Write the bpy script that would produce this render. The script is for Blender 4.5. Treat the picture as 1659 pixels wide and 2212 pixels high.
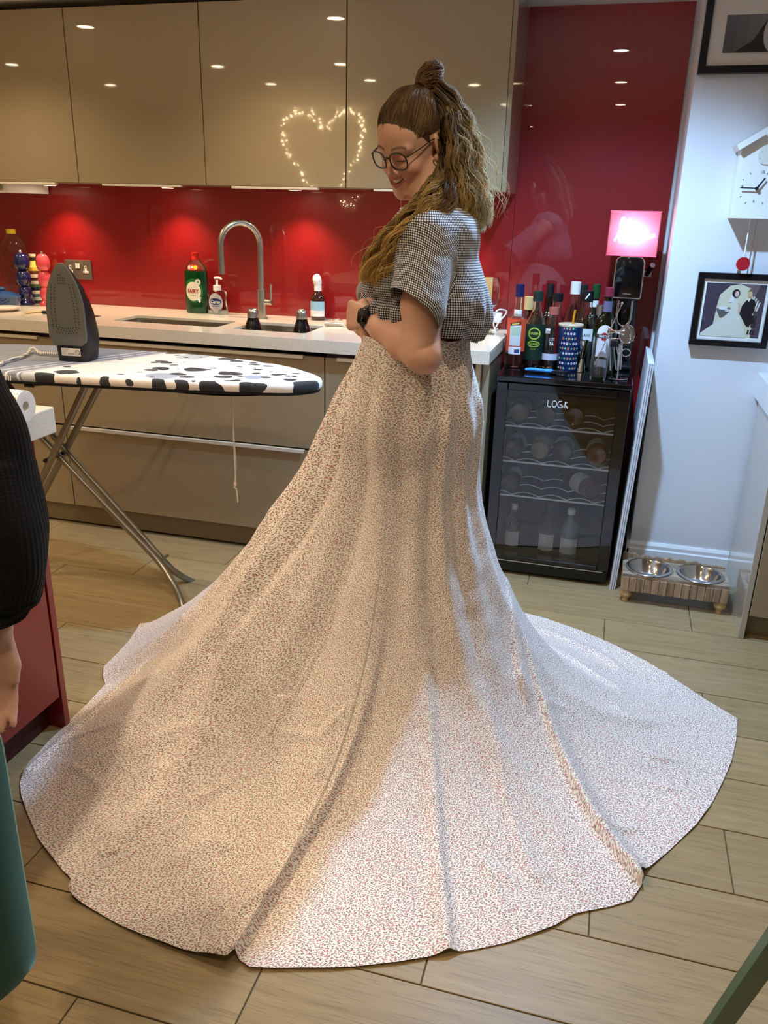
import bpy, bmesh, math, random
import numpy as np
from mathutils import Vector, Matrix, Euler

for o in list(bpy.data.objects):
    bpy.data.objects.remove(o, do_unlink=True)
S = bpy.context.scene
C = S.collection
PI = math.pi
rnd = random.Random(7)

# ------------------------------------------------------------------ camera
CAMH = 1.45
FPX = 1759.1
RM = np.array([[0.962984, 0.268481, 0.024091], [0.115323, -0.329557, -0.937066], [-0.243645, 0.905157, -0.348321]])
cam = bpy.data.cameras.new('camera'); cam_o = bpy.data.objects.new('camera', cam); C.objects.link(cam_o)
cam.sensor_fit = 'HORIZONTAL'; cam.sensor_width = 36.0; cam.lens = FPX / 1659.0 * 36.0
cam.clip_start = 0.05
_r, _d, _f = RM
cam_o.matrix_world = Matrix(((_r[0], -_d[0], -_f[0], 0), (_r[1], -_d[1], -_f[1], 0), (_r[2], -_d[2], -_f[2], CAMH), (0, 0, 0, 1)))
S.camera = cam_o

# ------------------------------------------------------------------ view, world, lights
S.view_settings.view_transform = 'Standard'
S.view_settings.look = 'None'
S.view_settings.gamma = 1.0
S.view_settings.use_curve_mapping = False
S.view_settings.exposure = 0.8
W = bpy.data.worlds.new('world'); S.world = W; W.use_nodes = True
W.node_tree.nodes['Background'].inputs[0].default_value = (0.9, 0.80, 0.68, 1)
W.node_tree.nodes['Background'].inputs[1].default_value = 0.16

WARM = (1.0, 0.79, 0.55)
COOL = (0.36, 0.62, 1.0)
CEIL = 2.24
WARM_W = 18.0
COOL_W = 120.0
PUCK_W = 8.0
DOWNLIGHTS = [(-0.124, 1.54), (-0.135, 0.38), (-1.334, 2.90), (-2.60, 2.90), (-3.85, 2.90),
              (-3.776, 1.95), (-2.483, 1.74), (-1.70, 1.73), (-3.653, 1.07), (-2.444, 1.01), (-1.705, 1.11), (-1.064, 0.85),
              (-1.0, -0.22), (0.9, -1.0), (-1.0, -1.3)]  # this row: unseen fill lamps added behind the camera to light her face
COOL_LIGHT = (-0.118, 2.63)

# ------------------------------------------------------------------ helpers
def ray(px, py):
    return RM.T @ np.array([px - 829.5, py - 1106.0, FPX])
def AZ(px, py, z=0.0):
    d = ray(px, py); t = (z - CAMH) / d[2]
    return Vector((t * d[0], t * d[1], z))
def AY(px, py, y):
    d = ray(px, py); t = y / d[1]
    return Vector((t * d[0], y, CAMH + t * d[2]))

def srgb(r, g, b):
    f = lambda c: (c / 255 / 12.92) if c / 255 <= 0.04045 else ((c / 255 + 0.055) / 1.055) ** 2.4
    return (f(r), f(g), f(b), 1.0)

def mat(name, col, rough=0.5, metal=0.0, spec=0.5, trans=0.0, ior=1.45, emit=None, estr=0.0, coat=0.0, sss=0.0, sheen=0.0, alpha=1.0):
    m = bpy.data.materials.new(name); m.use_nodes = True
    b = m.node_tree.nodes['Principled BSDF']
    b.inputs['Base Color'].default_value = col
    b.inputs['Roughness'].default_value = rough
    b.inputs['Metallic'].default_value = metal
    b.inputs['Specular IOR Level'].default_value = spec
    b.inputs['Transmission Weight'].default_value = trans
    b.inputs['IOR'].default_value = ior
    b.inputs['Coat Weight'].default_value = coat
    b.inputs['Coat Roughness'].default_value = 0.03
    b.inputs['Sheen Weight'].default_value = sheen
    if sss:
        b.inputs['Subsurface Weight'].default_value = sss
        b.inputs['Subsurface Radius'].default_value = (1.0, 0.35, 0.2)
        b.inputs['Subsurface Scale'].default_value = 0.008
    if emit:
        b.inputs['Emission Color'].default_value = emit
        b.inputs['Emission Strength'].default_value = estr
    return m
def bsdf(m): return m.node_tree.nodes['Principled BSDF']
class N:
    """small node-tree writer"""
    def __init__(s, m): s.t = m.node_tree; s.n = s.t.nodes; s.l = s.t.links
    def new(s, kind, **kw):
        n = s.n.new(kind)
        for k, v in kw.items():
            if k in ('op',): n.operation = v
            else: setattr(n, k, v)
        return n
    def link(s, a, b): s.l.new(a, b)
    def val(s, sock, v):
        if hasattr(v, 'is_output'): s.l.new(v, sock)
        else: sock.default_value = v
    def math(s, op, a, b=0.0, c=None, clamp=False):
        n = s.n.new('ShaderNodeMath'); n.operation = op; n.use_clamp = clamp
        s.val(n.inputs[0], a); s.val(n.inputs[1], b)
        if c is not None: s.val(n.inputs[2], c)
        return n.outputs[0]
    def mix(s, f, a, b, mode='MIX'):
        n = s.n.new('ShaderNodeMix'); n.data_type = 'RGBA'; n.blend_type = mode
        s.val(n.inputs[0], f); s.val(n.inputs[6], a); s.val(n.inputs[7], b)
        return n.outputs[2]
    def noise(s, vec, scale, detail=2.0, rough=0.5):
        n = s.n.new('ShaderNodeTexNoise'); n.inputs['Scale'].default_value = scale
        n.inputs['Detail'].default_value = detail; n.inputs['Roughness'].default_value = rough
        if vec is not None: s.l.new(vec, n.inputs['Vector'])
        return n
    def mapping(s, vec, scale=(1, 1, 1), loc=(0, 0, 0), rot=(0, 0, 0)):
        n = s.n.new('ShaderNodeMapping'); n.inputs['Scale'].default_value = scale
        n.inputs['Location'].default_value = loc; n.inputs['Rotation'].default_value = rot
        s.l.new(vec, n.inputs['Vector']); return n.outputs[0]
    def coord(s, which='Object'):
        return s.n.new('ShaderNodeTexCoord').outputs[which]
    def ramp(s, f, stops, interp='LINEAR'):
        n = s.n.new('ShaderNodeValToRGB'); e = n.color_ramp; e.interpolation = interp
        while len(e.elements) > 1: e.elements.remove(e.elements[-1])
        e.elements[0].position = stops[0][0]; e.elements[0].color = stops[0][1]
        for p, c in stops[1:]:
            x = e.elements.new(p); x.color = c
        s.val(n.inputs[0], f); return n.outputs[0]
    def bump(s, h, strength=0.2, dist=0.002):
        n = s.n.new('ShaderNodeBump'); n.inputs['Strength'].default_value = strength
        n.inputs['Distance'].default_value = dist; s.l.new(h, n.inputs['Height']); return n.outputs[0]

def tag(o, label=None, cat=None, group=None, kind=None):
    if label: o['label'] = label
    if cat: o['category'] = cat
    if group: o['group'] = group
    if kind: o['kind'] = kind
    return o
def thing(name, label, cat, loc=(0, 0, 0), rotz=0.0, group=None):
    o = bpy.data.objects.new(name, None); C.objects.link(o); o.empty_display_size = 0.02
    o.location = loc; o.rotation_euler = (0, 0, rotz)
    return tag(o, label, cat, group)
def copy_thing(o, loc, rotz=None, label=None):
    c = o.copy(); C.objects.link(c); c.location = loc
    if rotz is not None: c.rotation_euler = (0, 0, rotz)
    if label: c['label'] = label
    for ch in list(o.children):
        d = ch.copy(); C.objects.link(d); d.parent = c
        for g in list(ch.children):
            e = g.copy(); C.objects.link(e); e.parent = d
    return c

class MB:
    """collects solids, then links them as one mesh object"""
    def __init__(s): s.bm = bmesh.new()
    def add(s, vs, fs, M4=None):
        v = [s.bm.verts.new(M4 @ Vector(p) if M4 else p) for p in vs]
        for f in fs:
            try: s.bm.faces.new([v[i] for i in f])
            except ValueError: pass
        return v
    def box(s, x0, x1, y0, y1, z0, z1, bev=0.0, M4=None, seg=1):
        vs = [(x, y, z) for x in (x0, x1) for y in (y0, y1) for z in (z0, z1)]
        fs = [(0, 1, 3, 2), (4, 6, 7, 5), (0, 4, 5, 1), (2, 3, 7, 6), (0, 2, 6, 4), (1, 5, 7, 3)]
        if bev:
            b = bmesh.new(); v = [b.verts.new(p) for p in vs]
            for f in fs: b.faces.new([v[i] for i in f])
            bmesh.ops.bevel(b, geom=b.edges[:] , offset=bev, segments=seg, affect='EDGES', profile=0.5)
            b.verts.index_update()
            s.add([p.co.copy() for p in b.verts], [[q.index for q in f.verts] for f in b.faces], M4); b.free()
        else: s.add(vs, fs, M4)
        return s
    def lathe(s, prof, n=24, M4=None, sx=1.0, sy=1.0):
        vs, fs = [], []; k = len(prof)
        for i in range(n):
            a = 2 * PI * i / n
            for r, z in prof: vs.append((r * math.cos(a) * sx, r * math.sin(a) * sy, z))
        for i in range(n):
            j = (i + 1) % n
            for q in range(k - 1):
                r0, r1 = prof[q][0], prof[q + 1][0]
                if r0 < 1e-6 and r1 < 1e-6: continue
                a, b, c, d = i * k + q, j * k + q, j * k + q + 1, i * k + q + 1
                fs.append((a, b, c, d))
        v = s.add(vs, fs, M4)
        bmesh.ops.remove_doubles(s.bm, verts=[x for x in v if x.is_valid], dist=1e-6)
        return s
    def tube(s, path, r, n=10, cap=True, closed=False, M4=None, flat=1.0, up=None):
        P = [Vector(p) for p in path]; m = len(P)
        R = list(r) if hasattr(r, '__len__') else [r] * m
        vs, fs = [], []
        nrm = None
        for i in range(m):
            if closed: t = P[(i + 1) % m] - P[i - 1]
            else: t = P[min(i + 1, m - 1)] - P[max(i - 1, 0)]
            if t.length < 1e-9: t = Vector((0, 0, 1))
            t.normalize()
            if nrm is None:
                a = Vector(up) if up else (Vector((0, 0, 1)) if abs(t.z) < 0.9 else Vector((1, 0, 0)))
                nrm = (a - t * a.dot(t)).normalized()
            else:
                nrm = nrm - t * nrm.dot(t)
                nrm = nrm.normalized() if nrm.length > 1e-6 else t.orthogonal().normalized()
            bn = t.cross(nrm)
            for q in range(n):
                a = 2 * PI * q / n
                vs.append(P[i] + (nrm * math.cos(a) * flat + bn * math.sin(a)) * R[i])
        for i in range(m if closed else m - 1):
            j = (i + 1) % m
            for q in range(n):
                p = (q + 1) % n
                fs.append((i * n + q, i * n + p, j * n + p, j * n + q))
        if cap and not closed:
            fs.append(tuple(range(n - 1, -1, -1))); fs.append(tuple((m - 1) * n + q for q in range(n)))
        s.add(vs, fs, M4); return s
    def prism(s, pts, z0, z1, M4=None, bev=0.0):
        n = len(pts)
        vs = [(x, y, z0) for x, y in pts] + [(x, y, z1) for x, y in pts]
        fs = [tuple(range(n - 1, -1, -1)), tuple(range(n, 2 * n))] + [(i, (i + 1) % n, n + (i + 1) % n, n + i) for i in range(n)]
        if bev:
            b = bmesh.new(); v = [b.verts.new(p) for p in vs]
            for f in fs: b.faces.new([v[i] for i in f])
            ed = [e for e in b.edges if abs(e.verts[0].co.z - e.verts[1].co.z) < 1e-9]
            bmesh.ops.bevel(b, geom=ed, offset=bev, segments=2, affect='EDGES', profile=0.5)
            b.verts.index_update()
            s.add([p.co.copy() for p in b.verts], [[q.index for q in f.verts] for f in b.faces], M4); b.free()
        else: s.add(vs, fs, M4)
        return s
    def ball(s, c, r, n=12, M4=None):
        if not hasattr(r, '__len__'): r = (r, r, r)
        k = n // 2 + 1
        prof = [(math.sin(PI * i / (k - 1)), -math.cos(PI * i / (k - 1))) for i in range(k)]
        prof[0] = (0, -1); prof[-1] = (0, 1)
        T = Matrix.Translation(c) @ Matrix.Diagonal((r[0], r[1], r[2], 1))
        return s.lathe(prof, n, (M4 @ T) if M4 else T)
    def grid(s, rows, closed_u=False, M4=None):
        """rows: list of equal-length point lists"""
        k = len(rows[0]); m = len(rows)
        vs = [p for r in rows for p in r]; fs = []
        for i in range(m - 1):
            for j in range(k if closed_u else k - 1):
                p = (j + 1) % k
                fs.append((i * k + j, i * k + p, (i + 1) * k + p, (i + 1) * k + j))
        s.add(vs, fs, M4); return s
    def build(s, name, m, parent=None, smooth=None, loc=None, rot=None, norm=True):
        if norm: bmesh.ops.recalc_face_normals(s.bm, faces=s.bm.faces[:])
        me = bpy.data.meshes.new(name); s.bm.to_mesh(me); s.bm.free()
        if m: me.materials.append(m)
        if smooth is not None:
            me.polygons.foreach_set('use_smooth', [True] * len(me.polygons))
            if smooth < 180:
                me.set_sharp_from_angle(angle=math.radians(smooth))
        o = bpy.data.objects.new(name, me); C.objects.link(o)
        if parent: o.parent = parent
        if loc is not None: o.location = loc
        if rot is not None: o.rotation_euler = rot
        return o
def mesh_np(name, V, Fq, m, parent=None, smooth=True, uv=None, colors=None):
    me = bpy.data.meshes.new(name)
    V = np.asarray(V, dtype=np.float32); Fq = np.asarray(Fq, dtype=np.int32)
    k = Fq.shape[1]
    me.vertices.add(len(V)); me.vertices.foreach_set('co', V.ravel())
    me.loops.add(Fq.size); me.loops.foreach_set('vertex_index', Fq.ravel())
    me.polygons.add(len(Fq)); me.polygons.foreach_set('loop_start', np.arange(0, Fq.size, k, dtype=np.int32))
    me.polygons.foreach_set('loop_total', np.full(len(Fq), k, dtype=np.int32))
    me.update(calc_edges=True); me.validate()
    if smooth: me.polygons.foreach_set('use_smooth', [True] * len(me.polygons))
    if uv is not None:
        l = me.uv_layers.new(name='UVMap'); l.data.foreach_set('uv', np.asarray(uv, dtype=np.float32)[Fq.ravel()].ravel())
    if colors is not None:
        a = me.color_attributes.new('tint', 'FLOAT_COLOR', 'POINT'); a.data.foreach_set('color', np.asarray(colors, dtype=np.float32).ravel())
    if m: me.materials.append(m)
    o = bpy.data.objects.new(name, me); C.objects.link(o)
    if parent: o.parent = parent
    return o
def text(name, s, size, m, parent=None, loc=(0, 0, 0), rot=(0, 0, 0), extrude=0.0003, bend=None, sx=1.0, shear=0.0, offset=0.0, align='CENTER', space=1.0):
    cu = bpy.data.curves.new(name, 'FONT'); cu.body = s; cu.size = size; cu.extrude = extrude
    cu.align_x = align; cu.align_y = 'CENTER'; cu.resolution_u = 3; cu.shear = shear; cu.offset = offset; cu.space_character = space
    t = bpy.data.objects.new('tmp_text', cu)
    me = bpy.data.meshes.new_from_object(t); bpy.data.objects.remove(t)
    for v in me.vertices:
        v.co.x *= sx
        if bend:
            a = v.co.x / bend; r = bend + v.co.z
            v.co = Vector((r * math.sin(a), v.co.y, r * math.cos(a) - bend))
    me.name = name; me.materials.clear(); me.materials.append(m)
    o = bpy.data.objects.new(name, me); C.objects.link(o)
    if parent: o.parent = parent
    o.location = loc; o.rotation_euler = rot
    return o
def struct(name, b, m, parent=None, smooth=None):
    o = b.build(name, m, parent, smooth)
    if parent is None: o['kind'] = 'structure'
    return o
def arc(c, r, a0, a1, n, plane='xz'):
    out = []
    for i in range(n + 1):
        a = a0 + (a1 - a0) * i / n; u, v = r * math.cos(a), r * math.sin(a)
        out.append(Vector((c[0] + u, c[1], c[2] + v)) if plane == 'xz' else (Vector((c[0] + u, c[1] + v, c[2])) if plane == 'xy' else Vector((c[0], c[1] + u, c[2] + v))))
    return out
def smooth_path(pts, n=8):
    P = [Vector(p) for p in pts]; out = []
    for i in range(len(P) - 1):
        a, b, c, d = P[max(i - 1, 0)], P[i], P[i + 1], P[min(i + 2, len(P) - 1)]
        for k in range(n):
            t = k / n
            out.append(0.5 * ((2 * b) + (c - a) * t + (2 * a - 5 * b + 4 * c - d) * t * t + (3 * b - a - 3 * c + d) * t ** 3))
    out.append(P[-1]); return out
RX90 = Matrix.Rotation(PI / 2, 4, 'X')     # local z up  ->  -Y (faces the camera): (x, y, z) -> (x, -z, y)
def face_cam(x, y, z): return Matrix.Translation((x, y, z)) @ RX90
# ------------------------------------------------------------------ lights (ceiling downlights, the last three warm ones added as fill, each with its lamp)
M_bezel = mat('bezel_white', srgb(225, 222, 215), 0.35)
M_warm_lens = mat('lens_warm', srgb(255, 240, 215), 0.4, emit=(1.0, 0.80, 0.55, 1), estr=26.0)
M_cool_lens = mat('lens_cool', srgb(235, 245, 255), 0.4, emit=(0.72, 0.87, 1.0, 1), estr=34.0)
M_puck_lens = mat('lens_puck', srgb(255, 245, 230), 0.4, emit=(1.0, 0.86, 0.66, 1), estr=18.0)
def lamp_under(parent, col, watts, dz, angle, radius):
    l = bpy.data.lights.new('spot', 'SPOT'); l.color = col; l.energy = watts
    l.spot_size = math.radians(angle); l.spot_blend = 0.75; l.shadow_soft_size = radius
    o = bpy.data.objects.new('lamp', l); C.objects.link(o); o.parent = parent; o.location = (0, 0, dz)
    return o
def downlight(x, y, m, col, watts, label, group=None, angle=128):
    t = thing('ceiling_downlight', label, 'downlight', (x, y, CEIL), 0, group)
    MB().lathe([(0.040, 0.0), (0.047, 0.0), (0.047, -0.004), (0.040, -0.006)], 28).build('bezel', M_bezel, t, 40)
    MB().lathe([(0, -0.003), (0.0385, -0.003), (0.0385, -0.001), (0, -0.001)], 24).build('lens', m, t, 40)
    lamp_under(t, col, watts, -0.014, angle, 0.03)
    return t
for i, (x, y) in enumerate(DOWNLIGHTS):
    downlight(x, y, M_warm_lens, WARM, WARM_W * (.6 if i == 0 else .8 if i == 1 else 1.0), 'small round warm white ceiling downlight, mirrored in the ' + ('tall red glass panel' if i < 2 else 'kitchen gloss or added as fill'), 'warm ceiling downlights')
downlight(COOL_LIGHT[0], COOL_LIGHT[1], M_cool_lens, COOL, COOL_W, 'cool white ceiling downlight beside the woman, mirrored in the tall red panel', None, 142)

# ------------------------------------------------------------------ surface materials
def wall_paint(name, col):
    m = mat(name, col, 0.7, spec=0.3); n = N(m)
    k = n.noise(n.coord(), 180, 3); n.link(n.bump(k.outputs['Fac'], 0.06, 0.001), bsdf(m).inputs['Normal'])
    return m
M_wall = wall_paint('white_wall_paint', srgb(222, 220, 220))
M_ceil = wall_paint('ceiling_paint', srgb(236, 233, 228))
M_rear = wall_paint('rear_wall_paint', srgb(196, 184, 164))
M_skirt = mat('skirting_gloss', srgb(236, 235, 234), 0.3)
def wood_tile():
    m = mat('oak_effect_tile', srgb(190, 165, 120), 0.42, spec=0.4); n = N(m)
    co = n.coord(); inf = n.n.new('ShaderNodeObjectInfo')
    off = n.new('ShaderNodeVectorMath', op='ADD'); n.link(co, off.inputs[0])
    cb = n.n.new('ShaderNodeCombineXYZ'); n.link(n.math('MULTIPLY', inf.outputs['Random'], 37.0), cb.inputs[0]); n.link(n.math('MULTIPLY', inf.outputs['Random'], 91.0), cb.inputs[1])
    n.link(cb.outputs[0], off.inputs[1]); v = off.outputs[0]
    g1 = n.noise(n.mapping(v, (3.0, 55, 1)), 1.0, 4, 0.6)
    g2 = n.noise(n.mapping(v, (9.0, 210, 1)), 1.0, 3, 0.6)
    g3 = n.noise(n.mapping(v, (1.3, 7.0, 1)), 1.0, 3, 0.55)
    wv = n.n.new('ShaderNodeTexWave'); wv.wave_type = 'RINGS'; wv.inputs['Scale'].default_value = 1.4; wv.inputs['Distortion'].default_value = 9.0
    wv.inputs['Detail'].default_value = 2.0; wv.inputs['Detail Scale'].default_value = 0.8
    n.link(n.mapping(v, (0.55, 5.5, 1)), wv.inputs['Vector'])
    c = n.ramp(g1.outputs['Fac'], [(0.22, srgb(150, 127, 86)), (0.5, srgb(163, 140, 97)), (0.8, srgb(174, 152, 110))])
    c = n.mix(n.math('MULTIPLY', wv.outputs['Fac'], 0.20), c, srgb(134, 108, 70))
    c = n.mix(n.ramp(g3.outputs['Fac'], [(0.35, (0, 0, 0, 1)), (0.72, (0.45, 0.45, 0.45, 1))]), c, srgb(174, 154, 118))
    fine = n.ramp(g2.outputs['Fac'], [(0.36, srgb(112, 90, 60)), (0.48, (1, 1, 1, 1))])
    c = n.mix(0.28, c, fine, 'MULTIPLY')
    tone = n.math('MULTIPLY_ADD', inf.outputs['Random'], 0.16, 0.90)
    hs = n.n.new('ShaderNodeHueSaturation'); n.link(c, hs.inputs['Color']); n.link(tone, hs.inputs['Value'])
    n.link(hs.outputs[0], bsdf(m).inputs['Base Color'])
    n.link(n.bump(g2.outputs['Fac'], 0.12, 0.001), bsdf(m).inputs['Normal'])
    return m
M_tile = wood_tile()
M_grout = mat('grout', srgb(98, 84, 62), 0.9)
def gloss_lacquer(name, col, rough=0.22, coat=1.0, crough=0.05, metal=0.0):
    m = mat(name, col, rough, metal, coat=coat); bsdf(m).inputs['Coat Roughness'].default_value = crough
    return m
M_champ = gloss_lacquer('champagne_gloss', srgb(160, 142, 110), 0.42, 1.0, 0.03, 0.1)
bsdf(M_champ).inputs['Coat IOR'].default_value = 1.6
M_champ_edge = gloss_lacquer('champagne_edge', srgb(190, 172, 138), 0.35, 0.6, 0.1)
M_side = gloss_lacquer('champagne_side', srgb(150, 134, 106), 0.28, 1.0, 0.06, 0.15)
M_taupe_side = gloss_lacquer('taupe_gloss_side', srgb(186, 176, 160), 0.25, 1.0, 0.05)
M_carcass = mat('carcass_dark', srgb(60, 52, 40), 0.6)
M_plinth = gloss_lacquer('plinth_brown', srgb(120, 104, 76), 0.35, 0.5, 0.1)
M_alu = mat('brushed_aluminium', srgb(214, 205, 188), 0.3, 0.85)
def red_glass():
    m = mat('red_back_painted_glass', srgb(138, 5, 11), 0.45, coat=1.0); bsdf(m).inputs['Coat Roughness'].default_value = 0.01
    bsdf(m).inputs['Coat IOR'].default_value = 1.55; return m
M_red = red_glass()
def quartz():
    m = mat('cream_quartz', srgb(222, 212, 190), 0.22, coat=0.3); n = N(m); co = n.coord()
    k = n.noise(co, 420, 2); s = n.noise(co, 60, 3)
    c = n.ramp(k.outputs['Fac'], [(0.30, srgb(188, 175, 148)), (0.42, srgb(224, 214, 193)), (0.7, srgb(232, 224, 206))])
    n.link(n.mix(n.ramp(s.outputs['Fac'], [(0.6, (0, 0, 0, 1)), (0.8, (0.35, 0.35, 0.35, 1))]), c, srgb(240, 236, 224)), bsdf(m).inputs['Base Color'])
    return m
M_quartz = quartz()
M_white_top = mat('white_worktop', srgb(228, 226, 224), 0.25, coat=0.4)
M_steel = mat('brushed_steel', srgb(186, 182, 172), 0.3, 1.0)
M_chrome = mat('chrome', srgb(225, 225, 225), 0.07, 1.0)
M_black = mat('black_plastic', srgb(18, 18, 20), 0.35)
M_blackgloss = mat('black_gloss', srgb(8, 8, 10), 0.12, coat=0.6)
M_dark = mat('matt_black', srgb(14, 14, 15), 0.6)
M_white = mat('white_plastic', srgb(236, 234, 228), 0.35)

# ------------------------------------------------------------------ setting
XL, XR, YR, YB = -5.2, 2.4, -2.6, 3.75
fb = MB().box(XL, XR, YR, YB + 0.1, -0.06, -0.0035)
floor = struct('floor', fb, M_grout)
PITCH, PLEN, GAP = 0.2169, 0.953, 0.0032
full = {}
def plank(x0, x1, y0, y1):
    key = (round(x1 - x0, 3), round(y1 - y0, 3))
    if key not in full:
        o = MB().box(0, x1 - x0, 0, y1 - y0, -0.0035, 0.0, 0.0009).build('plank', M_tile, floor)
        full[key] = o.data
    else:
        o = bpy.data.objects.new('plank', full[key]); C.objects.link(o); o.parent = floor
    o.location = (x0, y0, 0)
for k in range(-6, 14):
    y0 = 0.7468 + PITCH * k; y1 = min(y0 + PITCH, YB)
    if y0 > YB - 0.02: continue
    off = 0.102 + 0.317 * (k % 3)
    for q in range(-6, 3):
        x0 = off + PLEN * q; x1 = x0 + PLEN
        if x1 < -4.4 or x0 > 1.9: continue
        if y0 > 3.45 and x0 > 0.3: continue
        plank(x0 + GAP / 2, x1 - GAP / 2, y0 + GAP / 2, y1 - GAP / 2)

struct('wall_back', MB().box(XL, 0.18, YB, YB + 0.1, 0, 2.45), M_wall)
WY = 3.40
struct('wall_right', MB().box(0.18, XR + 0.1, WY, YB + 0.1, 0, 2.45), M_wall)
struct('wall_left', MB().box(XL - 0.1, XL, YR - 0.1, YB + 0.1, 0, 2.45), M_rear)
struct('wall_far_right', MB().box(XR, XR + 0.1, YR - 0.1, WY, 0, 2.45), M_wall)
struct('wall_rear', MB().box(XL, XR, YR - 0.1, YR, 0, 2.45), M_rear)
struct('wall_partition', MB().box(-4.9, -1.75, -0.52, -0.42, 0, CEIL), M_rear)
struct('ceiling', MB().box(XL - 0.1, XR + 0.1, YR - 0.1, YB + 0.1, CEIL, CEIL + 0.1), M_ceil)
def skirting(x0, x1):
    # square base with a stepped sloping top, on the white wall
    pts = [(0, 0), (0.018, 0), (0.018, 0.118), (0.013, 0.124), (0.013, 0.138), (0.006, 0.150), (0, 0.150)]
    b = MB(); n = len(pts)
    vs = [(x0, WY - y, z) for y, z in pts] + [(x1, WY - y, z) for y, z in pts]
    b.add(vs, [tuple(range(n)), tuple(range(2 * n - 1, n - 1, -1))] + [(i, (i + 1) % n, n + (i + 1) % n, n + i) for i in range(n)])
    return b
struct('baseboard_right', skirting(0.166, 0.578), M_skirt)
struct('baseboard_alcove', MB().box(0.166, 0.18, WY - 0.018, YB, 0, 0.15, 0.003), M_skirt)

tag(MB().box(XL + 0.3, -0.4615, 3.7375, 3.749, 0.93, 1.60, 0.0008).build('glass_splashback', M_red),
    'long glossy red glass splashback behind the sink and tap', 'splashback')
tag(MB().box(-0.4605, 0.166, 3.7375, 3.749, 0.02, 2.216, 0.0008).build('tall_glass_panel', M_red),
    'tall glossy red glass panel behind the bottles and drinks fridge', 'wall panel')

# ------------------------------------------------------------------ wall cabinets
WX = [-4.255, -3.625, -2.995, -2.367, -1.743, -1.115, -0.478]
ZB, ZT, WF = 1.526, 2.207, 3.41
wl = ['glossy champagne wall cabinet cut by the left edge of the photo', 'second glossy champagne wall cabinet from the left, above the blue pepper mill',
      'third glossy champagne wall cabinet, above the socket and green bottle', 'fourth glossy champagne wall cabinet, mirroring the lit heart, above the tap',
      'rightmost glossy champagne wall cabinet, behind the woman with the bun']
M_rail = mat('pale_rail', srgb(226, 216, 196), 0.3)
for i in range(1, 6):
    x0, x1 = WX[i], WX[i + 1]
    t = thing('wall_cabinet', wl[i - 1], 'cabinet', (x0, WF, ZB))
    w = x1 - x0
    MB().box(0.001, w - 0.001, 0.024, YB - WF - 0.0125, 0.0, ZT - ZB, 0.001).build('carcass', M_side, t)
    MB().box(0.002, w - 0.002, 0.0, 0.021, 0.003, ZT - ZB, 0.0015, seg=2).build('door', M_champ, t)
    MB().box(0.12, w - 0.12 if i < 5 else w - 0.30, -0.006, 0.016, -0.008, 0.001, 0.001).build('door_grip', M_rail, t)
    if i == 5:
        MB().box(w, w + 0.018, -0.002, YB - WF - 0.0125, -0.002, ZT - ZB, 0.001).build('end_panel', M_side, t)
for k, x in enumerate((-2.66, -2.035, -1.41)):
    t = thing('cabinet_spotlight', ['left', 'middle', 'right'][k] + 'most of three lit spotlights under the wall cabinets'.replace('most of', ' one of' if k == 1 else 'most of'), 'spotlight', (x, 3.60, 1.526), 0, 'spotlights under the wall cabinets')
    MB().lathe([(0, 0), (0.033, 0), (0.033, -0.006), (0.028, -0.009), (0.028, -0.005)], 24).build('ring', M_alu, t, 40)
    MB().lathe([(0, -0.0052), (0.0275, -0.0052), (0.0275, -0.008), (0, -0.008)], 24).build('lens', M_puck_lens, t, 40)
    lamp_under(t, (1.0, 0.78, 0.52), PUCK_W, -0.014, 110, 0.02)
for x in (-3.3, -0.75):
    t = thing('cabinet_spotlight', 'lit spotlight under the wall cabinets, out of sight', 'spotlight', (x, 3.60, 1.526), 0, 'spotlights under the wall cabinets')
    t['label'] = 'lit spotlight under the wall cabinets behind the woman' if x > -1 else 'lit spotlight under the wall cabinets beyond the left edge'
    MB().lathe([(0, 0), (0.033, 0), (0.033, -0.006), (0.028, -0.009), (0.028, -0.005)], 24).build('ring', M_alu, t, 40)
    MB().lathe([(0, -0.0052), (0.0275, -0.0052), (0.0275, -0.008), (0, -0.008)], 24).build('lens', M_puck_lens, t, 40)
    lamp_under(t, (1.0, 0.78, 0.52), PUCK_W, -0.014, 110, 0.02)
ex = thing('cooker_hood', 'white corner of a cooker hood under the leftmost wall cabinet', 'hood', (-2.765, 3.45, 1.481))
MB().box(-0.6, 0, -0.02, 0.28, 0, 0.044, 0.003).build('hood_body', M_white, ex)
MB().box(-0.58, -0.02, -0.026, -0.0205, 0.008, 0.036, 0.002).build('control_strip', M_alu, ex)

# ------------------------------------------------------------------ base cabinets and worktop
BF = 3.108
def base_unit(x0, x1, label, drawers, lo=0.075, ro=0.09, top=0.900):
    t = thing('base_cabinet', label, 'cabinet', (x0, BF, 0)); w = x1 - x0
    MB().box(0.001, w - 0.001, 0.022, 0.60, 0.10, top).build('carcass', M_carcass, t)
    MB().box(0, w, 0.022, 0.038, 0.012, 0.098, 0.001).build('plinth', M_plinth, t)
    for z0, z1 in drawers:
        d = MB().box(0.0025, w - 0.0025, 0, 0.020, z0, z1, 0.0015, seg=2).build('drawer', M_champ, t)
        MB().box(lo, w - ro, -0.010, 0.010, z1 + 0.0005, z1 + 0.0035).box(lo, w - ro, -0.0115, -0.0095, z1 - 0.010, z1 + 0.0035).build('grip_rail', M_rail, d)
    return t
base_unit(-3.60, -2.353, 'champagne base cabinet at the left edge, behind the ironing board', [(0.105, 0.487), (0.497, 0.885)])
base_unit(-2.353, -1.101, 'wide champagne base cabinet with two long drawers below the sinks', [(0.105, 0.487), (0.497, 0.885)], 0.03, top=0.70)
base_unit(-1.101, -0.487, 'champagne base cabinet behind the skirt, right of the wide drawers', [(0.105, 0.885)], 0.055)
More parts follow.
